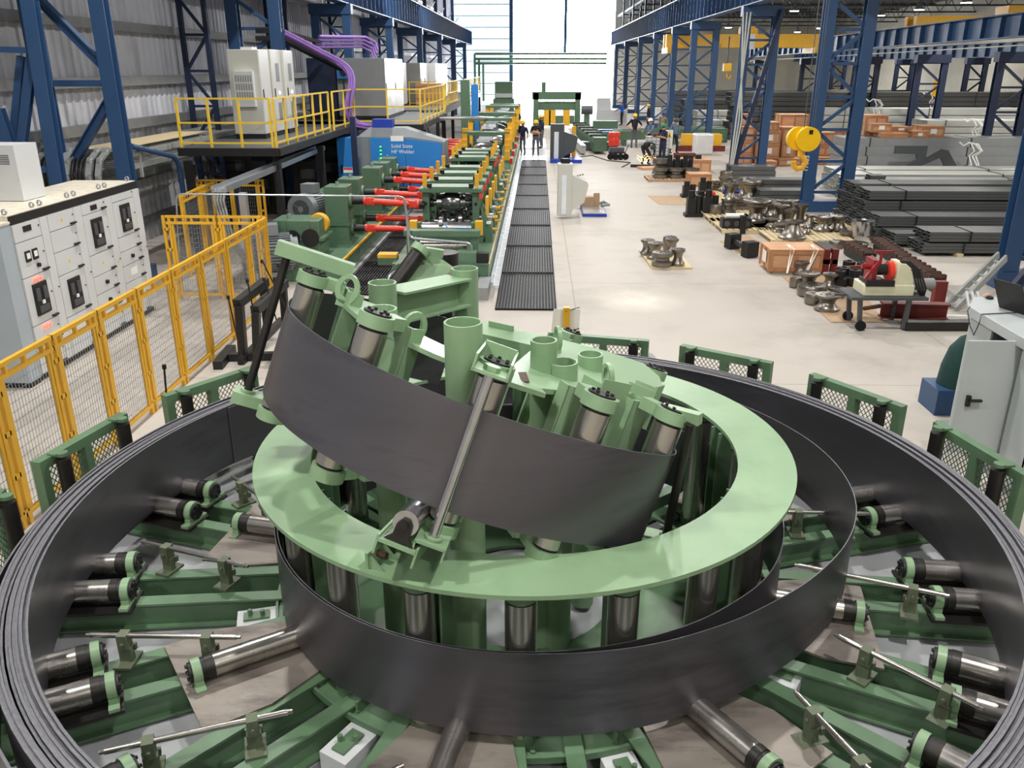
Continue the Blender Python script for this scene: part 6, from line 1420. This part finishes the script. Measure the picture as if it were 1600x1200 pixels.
# ladder frame leaning, cable box at its foot
T = thing('aluminium_steps', 'grey aluminium step frame leaning towards the blue column', 'ladder', (7.691, 15.14, 0.0))
a0, a1 = V((7.792, 15.6, -0.068)), V((9.14, 16.6, 0.828)); b0, b1 = V((7.897, 15.4, -0.023)), V((9.191, 16.4, 0.807))
for a, b in ((a0, a1), (b0, b1)): a.z = .02; MB().bar(a, b, .05, .14).build('stile', 'galv', T)
for k in range(7): f = (k+.6)/7.4; MB().bar(a0+(a1-a0)*f, b0+(b1-b0)*f, .1, .03).build('rung', 'galv', T)
c = V((7.522, 14.981, 0.02)); MB().bar(c, V((8.125, 14.957, 0.02)), .05, .04).build('foot_bar', 'label', T)
for k in range(3): MB().tube([V((8.085, 15.502, 0.05))+V((k*.1, 0, .3)), V((8.051, 15.167, 0.02))+V((k*.12, 0, .05))], .03).build('tie', 'galvl', T)
T = thing('blue_trestle', 'dark blue slanting steel trestle at the right picture edge', 'trestle', (9.6, 16.195, 0.0))
for p, q in (((8.866, 15.5, 0.306), (9.183, 15.5, 0.858)), ((8.74, 15.0, 0.22), (9.073, 15.0, 0.795)), ((8.602, 15.3, 0.234), (9.237, 15.3, 0.116))): MB().bar(p, q, .14, .12).build('member', 'navy', T)
# --- control desk with laptop
T = thing('control_desk', 'pale grey control desk with an open cabinet door at the right edge', 'control desk', (5.7, 9, 0))
MB().slab([(5.04, 9.54, 1.58), (5.3, 9.97, 1.58), (6.7, 9.97, 1.58), (6.7, 7.9, 1.58), (5.0, 7.9, 1.58)], (0, 0, .12)).build('desk_top', 'deskgrey', T, bev=.008)
MB().box(5.07, 5.1, 9.02, 9.5, .1, 1.58).build('side_panel', 'deskgrey', T); MB().slab([(5.07, 9.5, .1), (5.1, 9.5, .1), (5.32, 9.93, .1), (5.29, 9.93, .1)], (0, 0, 1.48)).build('corner_panel', 'deskgrey', T)
MB().box(5.3, 6.7, 9.9, 9.93, .1, 1.58).build('rear_panel', 'deskgrey', T); MB().box(5.1, 6.7, 7.95, 9.9, .0, .1).build('plinth', 'grey', T)
MB().box(5.5, 5.53, 7.95, 9.9, .1, 1.58).build('inner_panel', 'black', T); MB().box(5.07, 6.7, 8.98, 9.02, .1, 1.58).build('divider', 'dgrey', T); MB().box(5.07, 6.7, 7.95, 8.0, .1, 1.58).build('near_panel', 'deskgrey', T)
MB().box(5.05, 5.09, 7.95, 8.35, .1, 1.58).build('front_panel', 'deskgrey', T)
d0, d1 = V((4.528, 8.45, 1.624)), V((5.146, 8.45, 1.602)); zb = max(.1, 0.344)
D2 = MB().box(d0.x, d1.x, 8.43, 8.46, zb, d0.z).build('cabinet_door', 'deskgrey', T)
h = V((4.636, 8.42, 0.958)); MB().box(h.x-.02, h.x+.02, 8.39, 8.43, h.z-.06, h.z+.06).build('door_handle', 'black', D2); MB().box(h.x, h.x+.13, 8.37, 8.4, h.z-.0, h.z+.025).build('door_lever', 'black', D2)
b0, b1 = V((5.351, 9.478, 1.705)), V((5.481, 9.111, 1.705)); t0_, t1_ = V((5.205, 9.456, 2.049)), V((5.316, 9.089, 2.06))
T = thing('laptop', 'open black laptop seen from behind on the control desk', 'laptop', b0)
dk = V((.02, .015, 0)); MB().slab([b0, b1, t1_, t0_], dk).build('screen_lid', 'black', T); nb = V((b1-b0).cross(V((0, 0, 1)))).normalized()*-1
nb = nb if nb.x > 0 else -nb
MB().slab([b0+nb*.02, b1+nb*.02, b1+nb*.27, b0+nb*.27], (0, 0, .02)).build('keyboard_base', 'black', T)
cb = b0*.3+b1*.7
MB().tube([cb+V((-.02, 0, .01)), V((5.0, cb.y-.05, 1.705)), V((4.97, cb.y-.1, 1.62)), V((4.98, cb.y-.02, 1.45)), V((4.99, cb.y+.12, 1.52)), V((4.97, cb.y+.2, 1.68)), V((5.03, cb.y+.28, 1.705))], .006, 6).build('cable', 'black', T)
p = V((5.438, 9.869, 1.7)); T = thing('computer_mouse', 'black computer mouse with a small pink cloth beside the laptop', 'mouse', p); MB().lathe([(.02, 0), (.045, .01), (.04, .03), (.01, .04)], p).build('shell', 'black', T); MB().lathe([(.01, 0), (.04, .015), (.03, .04), (.0, .05)], p+V((-.0, .07, 0))).build('cloth', 'skin', T)
q = V((5.543, 10.387, 0.0)); T = thing('draped_chair', 'dark green draped bundle on a blue box behind the control desk', 'bundle', (q.x, q.y, 0)); MB().box(q.x-.28, q.x+.3, q.y-.1, q.y+.4, 0, .35).build('blue_box', 'blue', T); MB().lathe([(.28, .35), (.26, .6), (.2, .85), (.1, 1.0), (.02, 1.05)], (q.x+.1, q.y+.15, 0)).build('drape', 'darkgreencloth', T)
# --- white sheet on a yellow post behind the coil
T = thing('sign_post', 'yellow post with a blank white sheet wired to it behind the coil', 'sign', (0.474, 12.45, 0.0))
b = V((0.43, 11.4, 0.557)); t = V((0.407, 11.4, 1.128)); MB().box(b.x-.045, b.x+.045, 11.36, 11.45, 0, t.z).build('post', 'yellow', T)
q = [(0.247, 11.47, 1.079), (0.629, 11.47, 1.082), (0.613, 11.47, 0.691), (0.216, 11.47, 0.707)]; MB().slab(q, (0, .01, 0)).build('sheet', 'label', T)
for v in ((0.416, 11.35, 1.077), (0.423, 11.35, 0.765)): v = V(v); MB().tube([v, v+V((.1, .1, .01)), v+V((.2, .12, .03))], .006, 5).build('wire', 'black', T)
mb = MB(); mb.tube([(1.637, 12.434, 0.06), (1.781, 12.377, 0.06), (1.863, 11.875, 0.06)], .07, 10); one(mb, 'grey_hose', 'grey', 'short grey pipe lying on the floor between two rear guard panels', 'pipe')
# --- control pulpits along the walkway
def pulpit(x0, x1, y, h, label, m, tall, blue):
    T = thing('control_pulpit', label, 'control desk', ((x0+x1)/2, y, .1))
    MB().box(x0, x0+(x1-x0)*.55, y, y+.5, .1, h).build('cabinet', m, T, bev=.01)
    MB().slab([(x0+(x1-x0)*.55, y, .25), (x1, y, .25 if not tall else .5), (x1+.12, y, h*.62), (x1+.08, y, h*.68), (x0+(x1-x0)*.55, y, h*.8)], (0, .9, 0)).build('desk', m, T)
    mb = MB()
    for k in range(3): mb.cbox((x0+(x1-x0)*.75+k*.08, y+.2+k*.15, h*.78), (.05, .05, .03))
    mb.build('buttons', 'black', T)
    MB().box(x0+(x1-x0)*.15, x0+(x1-x0)*.33, y-.012, y, .15, h*.8).build('bright_panel', 'sheen', T)
    return T
a, b = (0.651, 25.4, 0.0), (2.133, 25.791, 0.0)
T = thing('pulpit_platform', 'low steel platform with a blue edge under the pale control pulpit', 'platform', (a[0]+.9, a[1]+.8, 0)); MB().box(a[0]+.75, b[0], b[1], b[1]+1.8, .0, .09).build('blue_edge', 'dblue', T); MB().box(a[0]+.78, b[0]-.03, b[1]+.03, b[1]+1.8, .09, .1).build('tread_plate', 'deck', T)
pulpit(a[0]-.05, a[0]+.75, a[1]-.05, 1.62, 'pale grey control pulpit standing beside the walkway grating', 'cabgrey', True, True)
p = V((1.712, 27.408, 0.1)); T = thing('cardboard_box', 'open cardboard box on the platform behind the pale pulpit', 'box', p); MB().box(p.x-.4, p.x+.1, p.y-.1, p.y+.3, .1, .38).build('carton', 'board', T); MB().box(p.x+.1, p.x+.3, p.y-.05, p.y+.02, .1, .5).build('flap', 'board', T)
mb = MB(); mb.tube([p+V((.2, 0, .03)), p+V((.45, .1, .1)), p+V((.6, -.1, .04)), p+V((.35, -.2, .03))], .05, 8); one(mb, 'rag', 'grey', 'grey rag lying on the pulpit platform beside the carton', 'rag')
mb = MB(); q = V((0.379, 17.725, 1.7)); mb.cbox(V((0.651, 25.4, 0.0))+V((.17, .2, 1.69)), (.22, .2, .14), .4); one(mb, 'tool_bag', 'black', 'dark tools lying on top of the pale control pulpit', 'tools')
a, b = (0.594, 40.507, 0.0), (2.104, 41.115, 0.0); T = thing('pulpit_platform', 'far low platform with a blue edge under the dark control pulpit', 'platform', (a[0]+.9, a[1]+.8, 0)); MB().box(a[0], b[0], b[1], b[1]+1.5, 0, .16).build('blue_edge', 'dblue', T)
pulpit(a[0], a[0]+1.2, a[1]+1.2, 1.75, 'dark grey control pulpit beside the standing workers', 'dgrey', True, True)
x0, x1, y, zt = (1.087, 1.607, 40.98, 0.721); T = thing('tool_cart', 'dark red tool cart with a blue top next to the dark pulpit', 'cart', ((x0+x1)/2, y+1.6, .1)); MB().box(x0, x1, y+1.6, y+2.2, .16, zt-.2).build('body', 'dred', T); MB().box(x0-.05, x1+.05, y+1.6, y+2.25, zt-.2, zt).build('tray', 'skyblue', T)
p = V((1.788, 42.5, 0.1)); mb = MB(); mb.box(p.x-.1, p.x+.1, p.y+.8, p.y+1, .0, 1.55); one(mb, 'yellow_post', 'yellow', 'yellow bollard post next to the red and blue tool cart', 'post')
# --- welders' corner
p = V((3.982, 42.643, 0.0)); T = thing('wheeled_cart', 'black cart on four round wheels loaded with dark gear', 'cart', (p.x, p.y, 0))
MB().box(p.x-.65, p.x+.5, p.y, p.y+.7, .42, .5).build('deck', 'black', T); MB().cbox((p.x-.1, p.y+.35, .66), (1.0, .5, .3)).build('load', 'dgrey', T)
for x in (-.55, -.2, .15, .5): MB().cyl((p.x+x, p.y-.04, .22), (p.x+x, p.y+.06, .22), .21, 18).build('wheel', 'rubber', T)
MB().tube([(p.x+.45, p.y+.1, .5), (p.x+.7, p.y+.1, 1.0), (p.x+.7, p.y+.5, 1.0)], .03).build('handle', 'dgrey', T); T.scale = (.72, .72, .72)
T = thing('red_drum', 'red drum standing behind the wheeled cart', 'drum', (p.x-.05, p.y+2.2, 0)); c = (p.x-.05, p.y+2.2, 0); MB().lathe([(.28, .5), (.3, .53), (.29, .75), (.31, .77), (.29, .8), (.29, 1.0), (.31, 1.02), (.29, 1.15), (.27, 1.17)], c).build('shell', 'red', T); MB().cyl((c[0], c[1], 0), (c[0], c[1], .5), .2, 12).build('stand', 'dgrey', T)
q = V((3.938, 50.541, 0.0)); T = thing('blue_bin', 'small blue bin left of the red drum', 'bin', (q.x, q.y, 0)); MB().box(q.x-.4, q.x+.4, q.y, q.y+.6, .3, .9).build('bin_body', 'dblue', T); MB().box(q.x-.35, q.x+.35, q.y+.05, q.y+.55, 0, .3).build('stand', 'dgrey', T)
q = V((3.139, 47.338, 0.0)); T = thing('steel_trough', 'dark steel trough on the floor left of the cart', 'trough', (q.x, q.y, 0)); MB().slab([(q.x-.9, q.y, 0), (q.x+.7, q.y, 0), (q.x+.9, q.y, .45), (q.x-1.0, q.y, .45)], (0, .8, 0)).build('body', 'dgrey', T); MB().box(q.x-.9, q.x+.85, q.y+.03, q.y+.77, .45, .47).build('rim', 'galv', T)
x0, x1, y, zt = (5.453, 6.546, 43.305, 1.083); T = thing('liquid_tank', 'white caged liquid tank behind the grinding worker', 'tank', ((x0+x1)/2, y+.6, 0))
MB().box(x0+.04, x1-.04, y+.04, y+1.1, .14, zt-.05).build('plastic_body', 'plastic', T); mb = MB()
for k in range(6):
    x = x0+(x1-x0)*k/5; mb.bar((x, y, .12), (x, y, zt), .03, .03)
    z = .2+(zt-.25)*k/5; mb.bar((x0, y, z), (x1, y, z), .03, .03); mb.bar((x0, y, z), (x0, y+1.1, z), .03, .03)
mb.build('cage_frame', 'galv', T); MB().box(x0, x1, y, y+1.1, 0, .12).build('pallet_base', 'black', T); MB().box(x0+.3, x1-.3, y+.1, y+1, zt, zt+.1).build('lid', 'rust', T)
a = V((6.592, 43.655, 0.0)); T = thing('hazard_sign', 'white standing sign with a yellow warning triangle by the caged tank', 'sign', (a.x, a.y, 0)); x0 = 6.52; x1 = 6.88; z1 = 1.31; z0 = 0.395
MB().box(x0, x1, 44.45, 44.5, z0, z1).build('board', 'label', T); MB().slab([(x0+.06, 44.43, z0+.55), (x1-.06, 44.43, z0+.55), ((x0+x1)/2, 44.43, z0+.85)], (0, .02, 0)).build('triangle', 'hookyel', T); MB().slab([((x0+x1)/2-.04, 44.42, z0+.58), ((x0+x1)/2+.04, 44.42, z0+.58), ((x0+x1)/2, 44.42, z0+.75)], (0, .01, 0)).build('symbol', 'black', T); MB().box(x0+.1, x1-.1, 44.4, 44.6, 0, z0).build('foot', 'dgrey', T)
x0, x1, y, zt = (8.181, 9.081, 45.01, 1.057); T = thing('wrapped_pallet', 'pale pallet load wrapped in wrinkled clear film', 'pallet load', ((x0+x1)/2, y, 0)); MB().box(x0, x1, y, y+1.1, .05, zt).build('film', 'plastic', T, bev=.06); MB().box(x0+.02, x1-.02, y+.03, y+1.05, 0, .05).build('pallet', 'pine', T)
x0, x1, y, zt = (9.111, 9.997, 46.07, 0.885); T = thing('orange_machine', 'orange machine casing on dark red beams beside the wrapped pallet', 'machine', ((x0+x1)/2, y+1.2, 0)); MB().box(x0-1.2, x1, y+1.3, y+2.2, .3, zt).build('casing', 'yellow', T); MB().box(x0-1.5, x1+.2, y+1.2, y+1.5, 0, .28).build('skid', 'dred', T)
a, b = V((6.884, 43.722, 0.12)), V((7.953, 43.754, 0.12)); mb = MB(); mb.bar(a, b, .3, .24); one(mb, 'red_beam', 'dred', 'dark red beam lying at the foot of the column behind the tank', 'beam')
a, b = V((4.26, 39.514, 0.06)), V((5.9, 39.299, 0.06)); mb = MB(); mb.bar(a, b, .16, .12); one(mb, 'dark_bar', 'black', 'dark bar under the grinding worker', 'bar')
a, b = V((4.594, 38.576, 0.05)), V((5.492, 38.858, 0.05)); mb = MB(); mb.bar(a, b, .7, .1); one(mb, 'wood_board', 'wood', 'reddish board lying under the grinding sparks', 'board')
mb = MB(); mb.tube([(1.932, 43.631, 0.02), (2.802, 44.64, 0.02), (3.435, 42.128, 0.02), (4.443, 41.28, 0.02), (3.864, 39.343, 0.02)], .025, 6); one(mb, 'floor_cable', 'black', 'black cable snaking across the floor behind the cart', 'cable')
x0, x1, y, zt = (4.726, 5.734, 34.479, 0.53); pallet(x0-.3, x1+.3, y-.3, y+1.2, 'pallet with bright and black rolls behind the open wooden crate', 'board', .1)
for k in range(3): roll((x0+.25+k*.62, y+.3, .3, .34), 'groove', .102, f'bright grooved roll in the front row on the far pallet, {ORD[k]} from the cart side', 'rollsteel', 'rolls on the far pallet'); 
roll((x0+.3, y+.85, .3, .62), 'groove', .102, 'taller grooved roll at the rear of the far pallet', 'rollsteel', 'rolls on the far pallet')
for k in range(3): black_stand((x0+.75+k*.32, y+.85, .102), .85, f'black stand on the far pallet, {ORD[k]} from its bright rolls')
# crane hook hanging in front of the column
hp = V((6.634, 21.5, 2.651)); T = thing('crane_hook', 'bright yellow crane hook block hanging in front of the blue column', 'crane hook', hp)
for s in (-.09, .09):
    c = hp+V((s*.0, s, 0)); MB().cyl(c-V((.02, .07, 0)), c+V((-.02, .07, 0)), .29, 32).build('sheave_cover', 'hookyel', T)
c2 = hp+V((-.2, .12, .0)); MB().cyl(c2-V((0, .07, 0)), c2+V((0, .07, 0)), .28, 32).build('sheave_cover', 'hookyel', T)
MB().box(hp.x-.03, hp.x+.06, hp.y-.175, hp.y-.16, hp.z+.12, hp.z+.22).build('slot', 'black', T)
MB().cyl(hp+V((-.13, 0, -.42)), hp+V((-.13, 0, -.25)), .07, 14).build('shank', 'yellow', T)
k = hp+V((-.14, 0, -.55)); mb = MB(); mb.tube([k+V((0, 0, .16)), k+V((.1, 0, .1)), k+V((.16, 0, -.02)), k+V((.1, 0, -.14)), k+V((-.03, 0, -.17)), k+V((-.13, 0, -.1)), k+V((-.14, 0, .02))], .07, 12); mb.build('hook', 'yellow', T)
for s in (-.12, .0, .12): MB().cyl(hp+V((s, .0, .2)), V((hp.x+s, hp.y, 12.99)), .012, 6).build('wire_rope', 'dgrey', T)
# cables hanging on the column with crates
T = thing('hanging_cables', 'pale cables hanging down the front of the cable column', 'cable', (8.3, 37.4, 0))
for k in range(3): MB().tube([(8.62-.15*k, 37.4, 6.4), (8.5-.02*k, 37.35, 4), (8.4+.12*k, 37.3, 2.2), (8.3+.05*k, 37.2, .2)], .035, 6).build('cable', 'galvl', T)
MB().bar((9.9, 37.35, 6.5), (8.5, 37.3, .3), .16, .16).build('stay', 'navy', T)
q = (5.817, 19.449, 1.5); text('17083', (8.42, 26.9, 1.25), .2, 'label', bpy.data.objects.get('lattice_column.001'), rot=(PI/2, -PI/2, 0), name='lettering')

# ================================================================ PEOPLE
def person(label, x, y, face, hgt=1.74, top='cloth_black', legs='cloth_grey', helm='helm_yellow', pose='stand', z=0, seed=0):
    """body grown from one connected skeleton; face = heading in degrees (0 looks to +x, 90 away from the camera)"""
    s = hgt/1.74; J = {}
    J['pel'] = V((0, 0, .95)); J['chest'] = V((.0, 0, 1.25)); J['neck'] = V((0, 0, 1.47)); J['head'] = V((.02, 0, 1.56)); J['crown'] = V((.02, 0, 1.70))
    for e, k in ((1, 'l'), (-1, 'r')):
        J['sh'+k] = V((0, .19*e, 1.42)); J['el'+k] = V((-.03, .25*e, 1.14)); J['wr'+k] = V((.05, .26*e, .90))
        J['hip'+k] = V((0, .1*e, .92)); J['kn'+k] = V((.03, .12*e, .50)); J['an'+k] = V((-.02, .13*e, .08)); J['toe'+k] = V((.17, .15*e, .035))
    if pose == 'hips':
        for e, k in ((1, 'l'), (-1, 'r')): J['el'+k] = V((-.12, .42*e, 1.16)); J['wr'+k] = V((.06, .2*e, 1.02))
    if pose == 'cross':
        J['ell'] = V((.08, .25, 1.16)); J['wrl'] = V((.22, -.04, 1.22)); J['elr'] = V((.08, -.25, 1.16)); J['wrr'] = V((.23, .06, 1.19))
    if pose == 'hold':
        for e, k in ((1, 'l'), (-1, 'r')): J['el'+k] = V((.06, .25*e, 1.16)); J['wr'+k] = V((.28, .09*e, 1.22))
    if pose == 'reach':
        J['ell'] = V((.2, .24, 1.22)); J['wrl'] = V((.42, .2, 1.1)); J['elr'] = V((.16, -.26, 1.2)); J['wrr'] = V((.4, -.2, 1.15))
    if pose == 'bend':
        J['pel'] = V((-.18, 0, .80)); J['chest'] = V((.08, 0, .98)); J['neck'] = V((.3, 0, .96)); J['head'] = V((.39, 0, .90)); J['crown'] = V((.5, 0, .84))
        for e, k in ((1, 'l'), (-1, 'r')):
            J['sh'+k] = V((.25, .19*e, .96)); J['el'+k] = V((.32, .22*e, .68)); J['wr'+k] = V((.42, .1*e, .45)); J['hip'+k] = V((-.18, .1*e, .78)); J['kn'+k] = V((.08, .16*e, .46)); J['an'+k] = V((-.1, .17*e, .08)); J['toe'+k] = V((.08, .2*e, .035))
    if pose == 'step':
        J['knl'] = V((.12, .12, .5)); J['anl'] = V((.06, .13, .09)); J['toel'] = V((.25, .15, .04)); J['anr'] = V((-.16, -.13, .09)); J['toer'] = V((.03, -.15, .04)); J['knr'] = V((-.02, -.12, .5))
    rad = {'pel': .155, 'chest': .165, 'neck': .062, 'head': .092, 'crown': .085, 'sh': .078, 'el': .052, 'wr': .036, 'hip': .105, 'kn': .068, 'an': .048, 'toe': .04}
    names = list(J); vs = [J[n]*s for n in names]; I = {n: i for i, n in enumerate(names)}
    ed = [(I['pel'], I['chest']), (I['chest'], I['neck']), (I['neck'], I['head']), (I['head'], I['crown'])]
    rr = [rad[n if n in rad else n[:-1]]*s for n in names]
    for k in 'lr': ed += [(I['chest'], I['sh'+k]), (I['sh'+k], I['el'+k]), (I['el'+k], I['wr'+k]), (I['pel'], I['hip'+k]), (I['hip'+k], I['kn'+k]), (I['kn'+k], I['an'+k]), (I['an'+k], I['toe'+k])]
    # hands: palm and five fingers
    for e, k in ((1, 'l'), (-1, 'r')):
        d = (J['wr'+k]-J['el'+k]).normalized(); fwd = V((1, 0, 0)); sd = d.cross(fwd).normalized() if abs(d.x) < .9 else V((0, 1, 0)); wd = sd.cross(d).normalized()
        p = J['wr'+k]+d*.08; vs.append(p*s); rr.append(.032*s); pi = len(vs)-1; ed.append((I['wr'+k], pi))
        for f, (o, L) in enumerate(((-.03, .07), (-.01, .08), (.012, .075), (.032, .06))):
            a = p+wd*o+d*.03; b = a+d*L*.6; c = b+(d*.7+sd*.5*e)*L*.4; pv = pi
            for q in (a, b, c): vs.append(q*s); rr.append(.0095*s); ed.append((pv, len(vs)-1)); pv = len(vs)-1
        a = p-d*.03+wd*.04; b = a+wd*.03+d*.03; pv = pi
        for q in (a, b): vs.append(q*s); rr.append(.011*s); ed.append((pv, len(vs)-1)); pv = len(vs)-1
    me = bpy.data.meshes.new('tmp'); me.from_pydata(vs, ed, []); o = bpy.data.objects.new('tmp', me); COL.objects.link(o)
    m = o.modifiers.new('skin', 'SKIN'); m.use_smooth_shade = True
    sv = me.skin_vertices[0].data
    for i, r in enumerate(rr): sv[i].radius = (r, r); sv[i].use_root = (i == 0)
    sb = o.modifiers.new('sub', 'SUBSURF'); sb.levels = 1; sb.render_levels = 1
    dg = bpy.context.evaluated_depsgraph_get(); nm = bpy.data.meshes.new_from_object(o.evaluated_get(dg)); bpy.data.objects.remove(o); bpy.data.meshes.remove(me)
    nm.name = 'body'; nm.materials.clear()
    for k in ('skin', top, legs, 'black'): nm.materials.append(MAT[k])
    W = {n: J[n]*s for n in J}
    segs = [('neck', 'crown', 0), ('pel', 'neck', 1)]
    for k in 'lr': segs += [('chest', 'sh'+k, 1), ('sh'+k, 'el'+k, 1), ('el'+k, 'wr'+k, 1 if seed % 2 else 0), ('hip'+k, 'kn'+k, 2), ('kn'+k, 'an'+k, 2), ('an'+k, 'toe'+k, 3)]
    def dist(p, a, b):
        t = max(0, min(1, (p-a).dot(b-a)/(b-a).length_squared)); return (p-a-(b-a)*t).length
    for f in nm.polygons:
        c = f.center; best = min(segs, key=lambda g: dist(c, W[g[0]], W[g[1]])/(1.25 if g[2] == 1 and g[0] == 'pel' else 1)); mi = best[2]
        if best[0] == 'pel' and (c-W['pel']).dot((W['chest']-W['pel']).normalized()) < .02: mi = 2
        for k in 'lr':
            d = (W['wr'+k]-W['el'+k]).normalized()
            if best[0] == 'el'+k and dist(c, W['wr'+k], W['wr'+k]+d*.26*s) < .06*s and (c-W['wr'+k]).dot(d) > -.01: mi = 0
        f.material_index = mi; f.use_smooth = True
    T = bpy.data.objects.new('person', None); COL.objects.link(T); T.location = (x, y, z); T.rotation_euler = (0, 0, R(face)); T.empty_display_size = .1
    WM[T.name] = MX.Translation(V((x, y, z))) @ MX.Rotation(R(face), 4, 'Z'); tag(T, label, 'person')
    b = bpy.data.objects.new('body', nm); COL.objects.link(b); b.parent = T
    up = (W['crown']-W['neck']).normalized(); fw = V((1, 0, 0)); fw = (fw-up*fw.dot(up)).normalized() if abs(up.x) < .95 else V((0, 0, -1)); hc = (W['head']+W['crown'])/2; sd = up.cross(fw)
    mb = MB(); mb.lathe([(.012, 0), (.018, .02), (.006, .05)], hc+fw*(.088*s)-up*(.035*s), up, 8)
    for e in (-1, 1): mb.lathe([(.008, -.01), (.03, 0), (.008, .01)], hc+sd*(.092*s*e)-up*.02, sd, 8)
    mb.build('nose_and_ears', 'skin', T, world=False)
    mb = MB()
    for e in (-1, 1): mb.cyl(hc+fw*(.08*s)+sd*(.034*e), hc+fw*(.093*s)+sd*(.034*e), .011, 8)
    mb.bar(hc+fw*(.082*s)-up*.075-sd*.022, hc+fw*(.082*s)-up*.075+sd*.022, .02, .008); mb.build('eyes_and_mouth', 'hair', T, world=False)
    mb = MB(); mb.lathe([(.098, -.03), (.1, .01), (.09, .03)], hc-fw*.012, up, 16); mb.build('hair', 'hair', T, world=False)
    if helm:
        mb = MB(); mb.lathe([(.135, 0), (.14, .012), (.122, .02), (.118, .07), (.095, .11), (.05, .135), (.0, .14)], hc+up*(.025*s), up, 20)
        mb.slab([hc+up*(.028*s)+fw*.1+sd*.09, hc+up*(.024*s)+fw*.2+sd*.04, hc+up*(.024*s)+fw*.2-sd*.04, hc+up*(.028*s)+fw*.1-sd*.09], up*.012)
        mb.build('hard_hat', helm, T, world=False)
    return T
PP = [(-1.286, 49.963), (-0.784, 44.74), (-0.116, 44.426), (0.194, 48.788), (5.452, 49.347), (5.909, 45.973), (5.069, 40.367), (5.859, 40.666), (9.797, 68.26), (6.569, 68.927), (7.204, 46.012), (8.027, 63.945), (7.597, 53.321)]
person('person in a dark navy shirt and grey trousers seen from behind at the mill', *PP[0], 100, 1.85, 'cloth_navy', 'cloth_grey', None, 'reach', z=.25, seed=1)
person('person in dark overalls and yellow helmet walking beside the mill', *PP[1], 250, 1.7, 'cloth_navy', 'cloth_grey', 'helm_yellow', 'step')
person('person with yellow helmet standing with arms folded on the walkway', *PP[2], 265, 1.74, 'cloth_black', 'cloth_grey', 'helm_yellow', 'cross')
person('person with yellow helmet turned to the mill, rear one of the walkway pair', *PP[3], 200, 1.78, 'cloth_navy', 'cloth_grey', 'helm_yellow', 'hold', seed=1)
person('person in black polo shirt and yellow helmet with hands on hips', *PP[4], 275, 1.82, 'cloth_black', 'cloth_grey', 'helm_yellow', 'hips')
person('person in grey-blue shirt and white helmet behind the caged tank', *PP[5], 230, 1.76, 'cloth_slate', 'cloth_black', 'helm_white', 'reach', seed=1)
person('person in black crouched over the grinding sparks', *PP[6], 300, 1.74, 'cloth_black', 'cloth_black', 'helm_dark', 'bend', seed=1)
person('person in navy overalls and green helmet looking down at the hands', *PP[7], 215, 1.82, 'cloth_navy', 'cloth_navy', 'helm_green', 'hold')
person('person in light grey shirt and pink helmet seen from behind', *PP[8], 90, 1.8, 'cloth_lgrey', 'cloth_khaki', 'helm_pink', 'stand')
person('person in bright blue shirt far off by the white desk', *PP[9], 160, 1.75, 'cloth_blue', 'cloth_black', None, 'reach', seed=1)
person('person in slate shirt and dark helmet behind the hazard sign', *PP[10], 300, 1.76, 'cloth_slate', 'cloth_black', 'helm_dark', 'step', seed=1)
person('person in dark clothes with yellow helmet standing behind the blue columns', *PP[11], 180, 1.75, 'cloth_black', 'cloth_black', 'helm_yellow', 'stand', seed=1)
person('person in khaki with a purple helmet behind the caged tank', *PP[12], 260, 1.72, 'cloth_khaki', 'cloth_grey', 'helm_purple', 'stand', seed=1)
# sparks of the grinder
sp = V((4.993, 40.046, 0.15)); mb = MB()
for k in range(34):
    a = rnd.uniform(0, 2*PI); d = rnd.uniform(.05, .5); h = rnd.uniform(0, .4); p = sp+V((math.cos(a)*d*.9, math.sin(a)*d*.5, h*(1-d*.6)))
    mb.bar(p, p+V((math.cos(a)*.06, math.sin(a)*.05, .05)), .009, .009)
mb.cbox(sp, (.1, .1, .06)); o = mb.build('sparks', 'spark'); tag(o, 'bright spray of orange sparks under the crouched worker', 'sparks', kind='stuff')
T = thing('white_desk', 'pale desk behind the far person in blue', 'desk', (5.912, 68.907, 0.0)); q = V((5.875, 69.688, 0.0)); MB().box(q.x-1.2, q.x+1.2, q.y, q.y+1, .1, 1.1).build('cabinet', 'panelw', T); MB().slab([(q.x-1.2, q.y, 1.1), (q.x-1.2, q.y+1, 1.1), (q.x-1.2, q.y+.9, 2.0)], (1.1, 0, 0)).build('screen_hood', 'panelw', T)

# ================================================================ LIGHT
w = bpy.data.worlds.new('world'); scn.world = w; w.use_nodes = True
w.node_tree.nodes['Background'].inputs[0].default_value = (.75, .85, 1, 1); w.node_tree.nodes['Background'].inputs[1].default_value = .35
def lamp(x, y, z, e, size=.4, col=(1, .97, .93)):
    l = bpy.data.lights.new('high_bay_lamp', 'AREA'); l.energy = e; l.size = size; l.shape = 'DISK'; l.color = col
    o = bpy.data.objects.new('high_bay_lamp', l); COL.objects.link(o); o.location = (x, y, z)
    return o
for y, e in ((-5, 330), (3, 500), (12, 540), (22, 560), (33, 600), (46, 680), (60, 680)):
    for x in (-5, 3.5): lamp(x, y, 10.2, e)
for x in (14, 22, 30):
    for y in (18, 30, 42, 55, 70, 88): lamp(x, y, 8.05, 420)
vs = scn.view_settings; vs.view_transform = 'Standard'; vs.look = 'None'; vs.gamma = 1; vs.use_curve_mapping = False
vs.exposure = .15
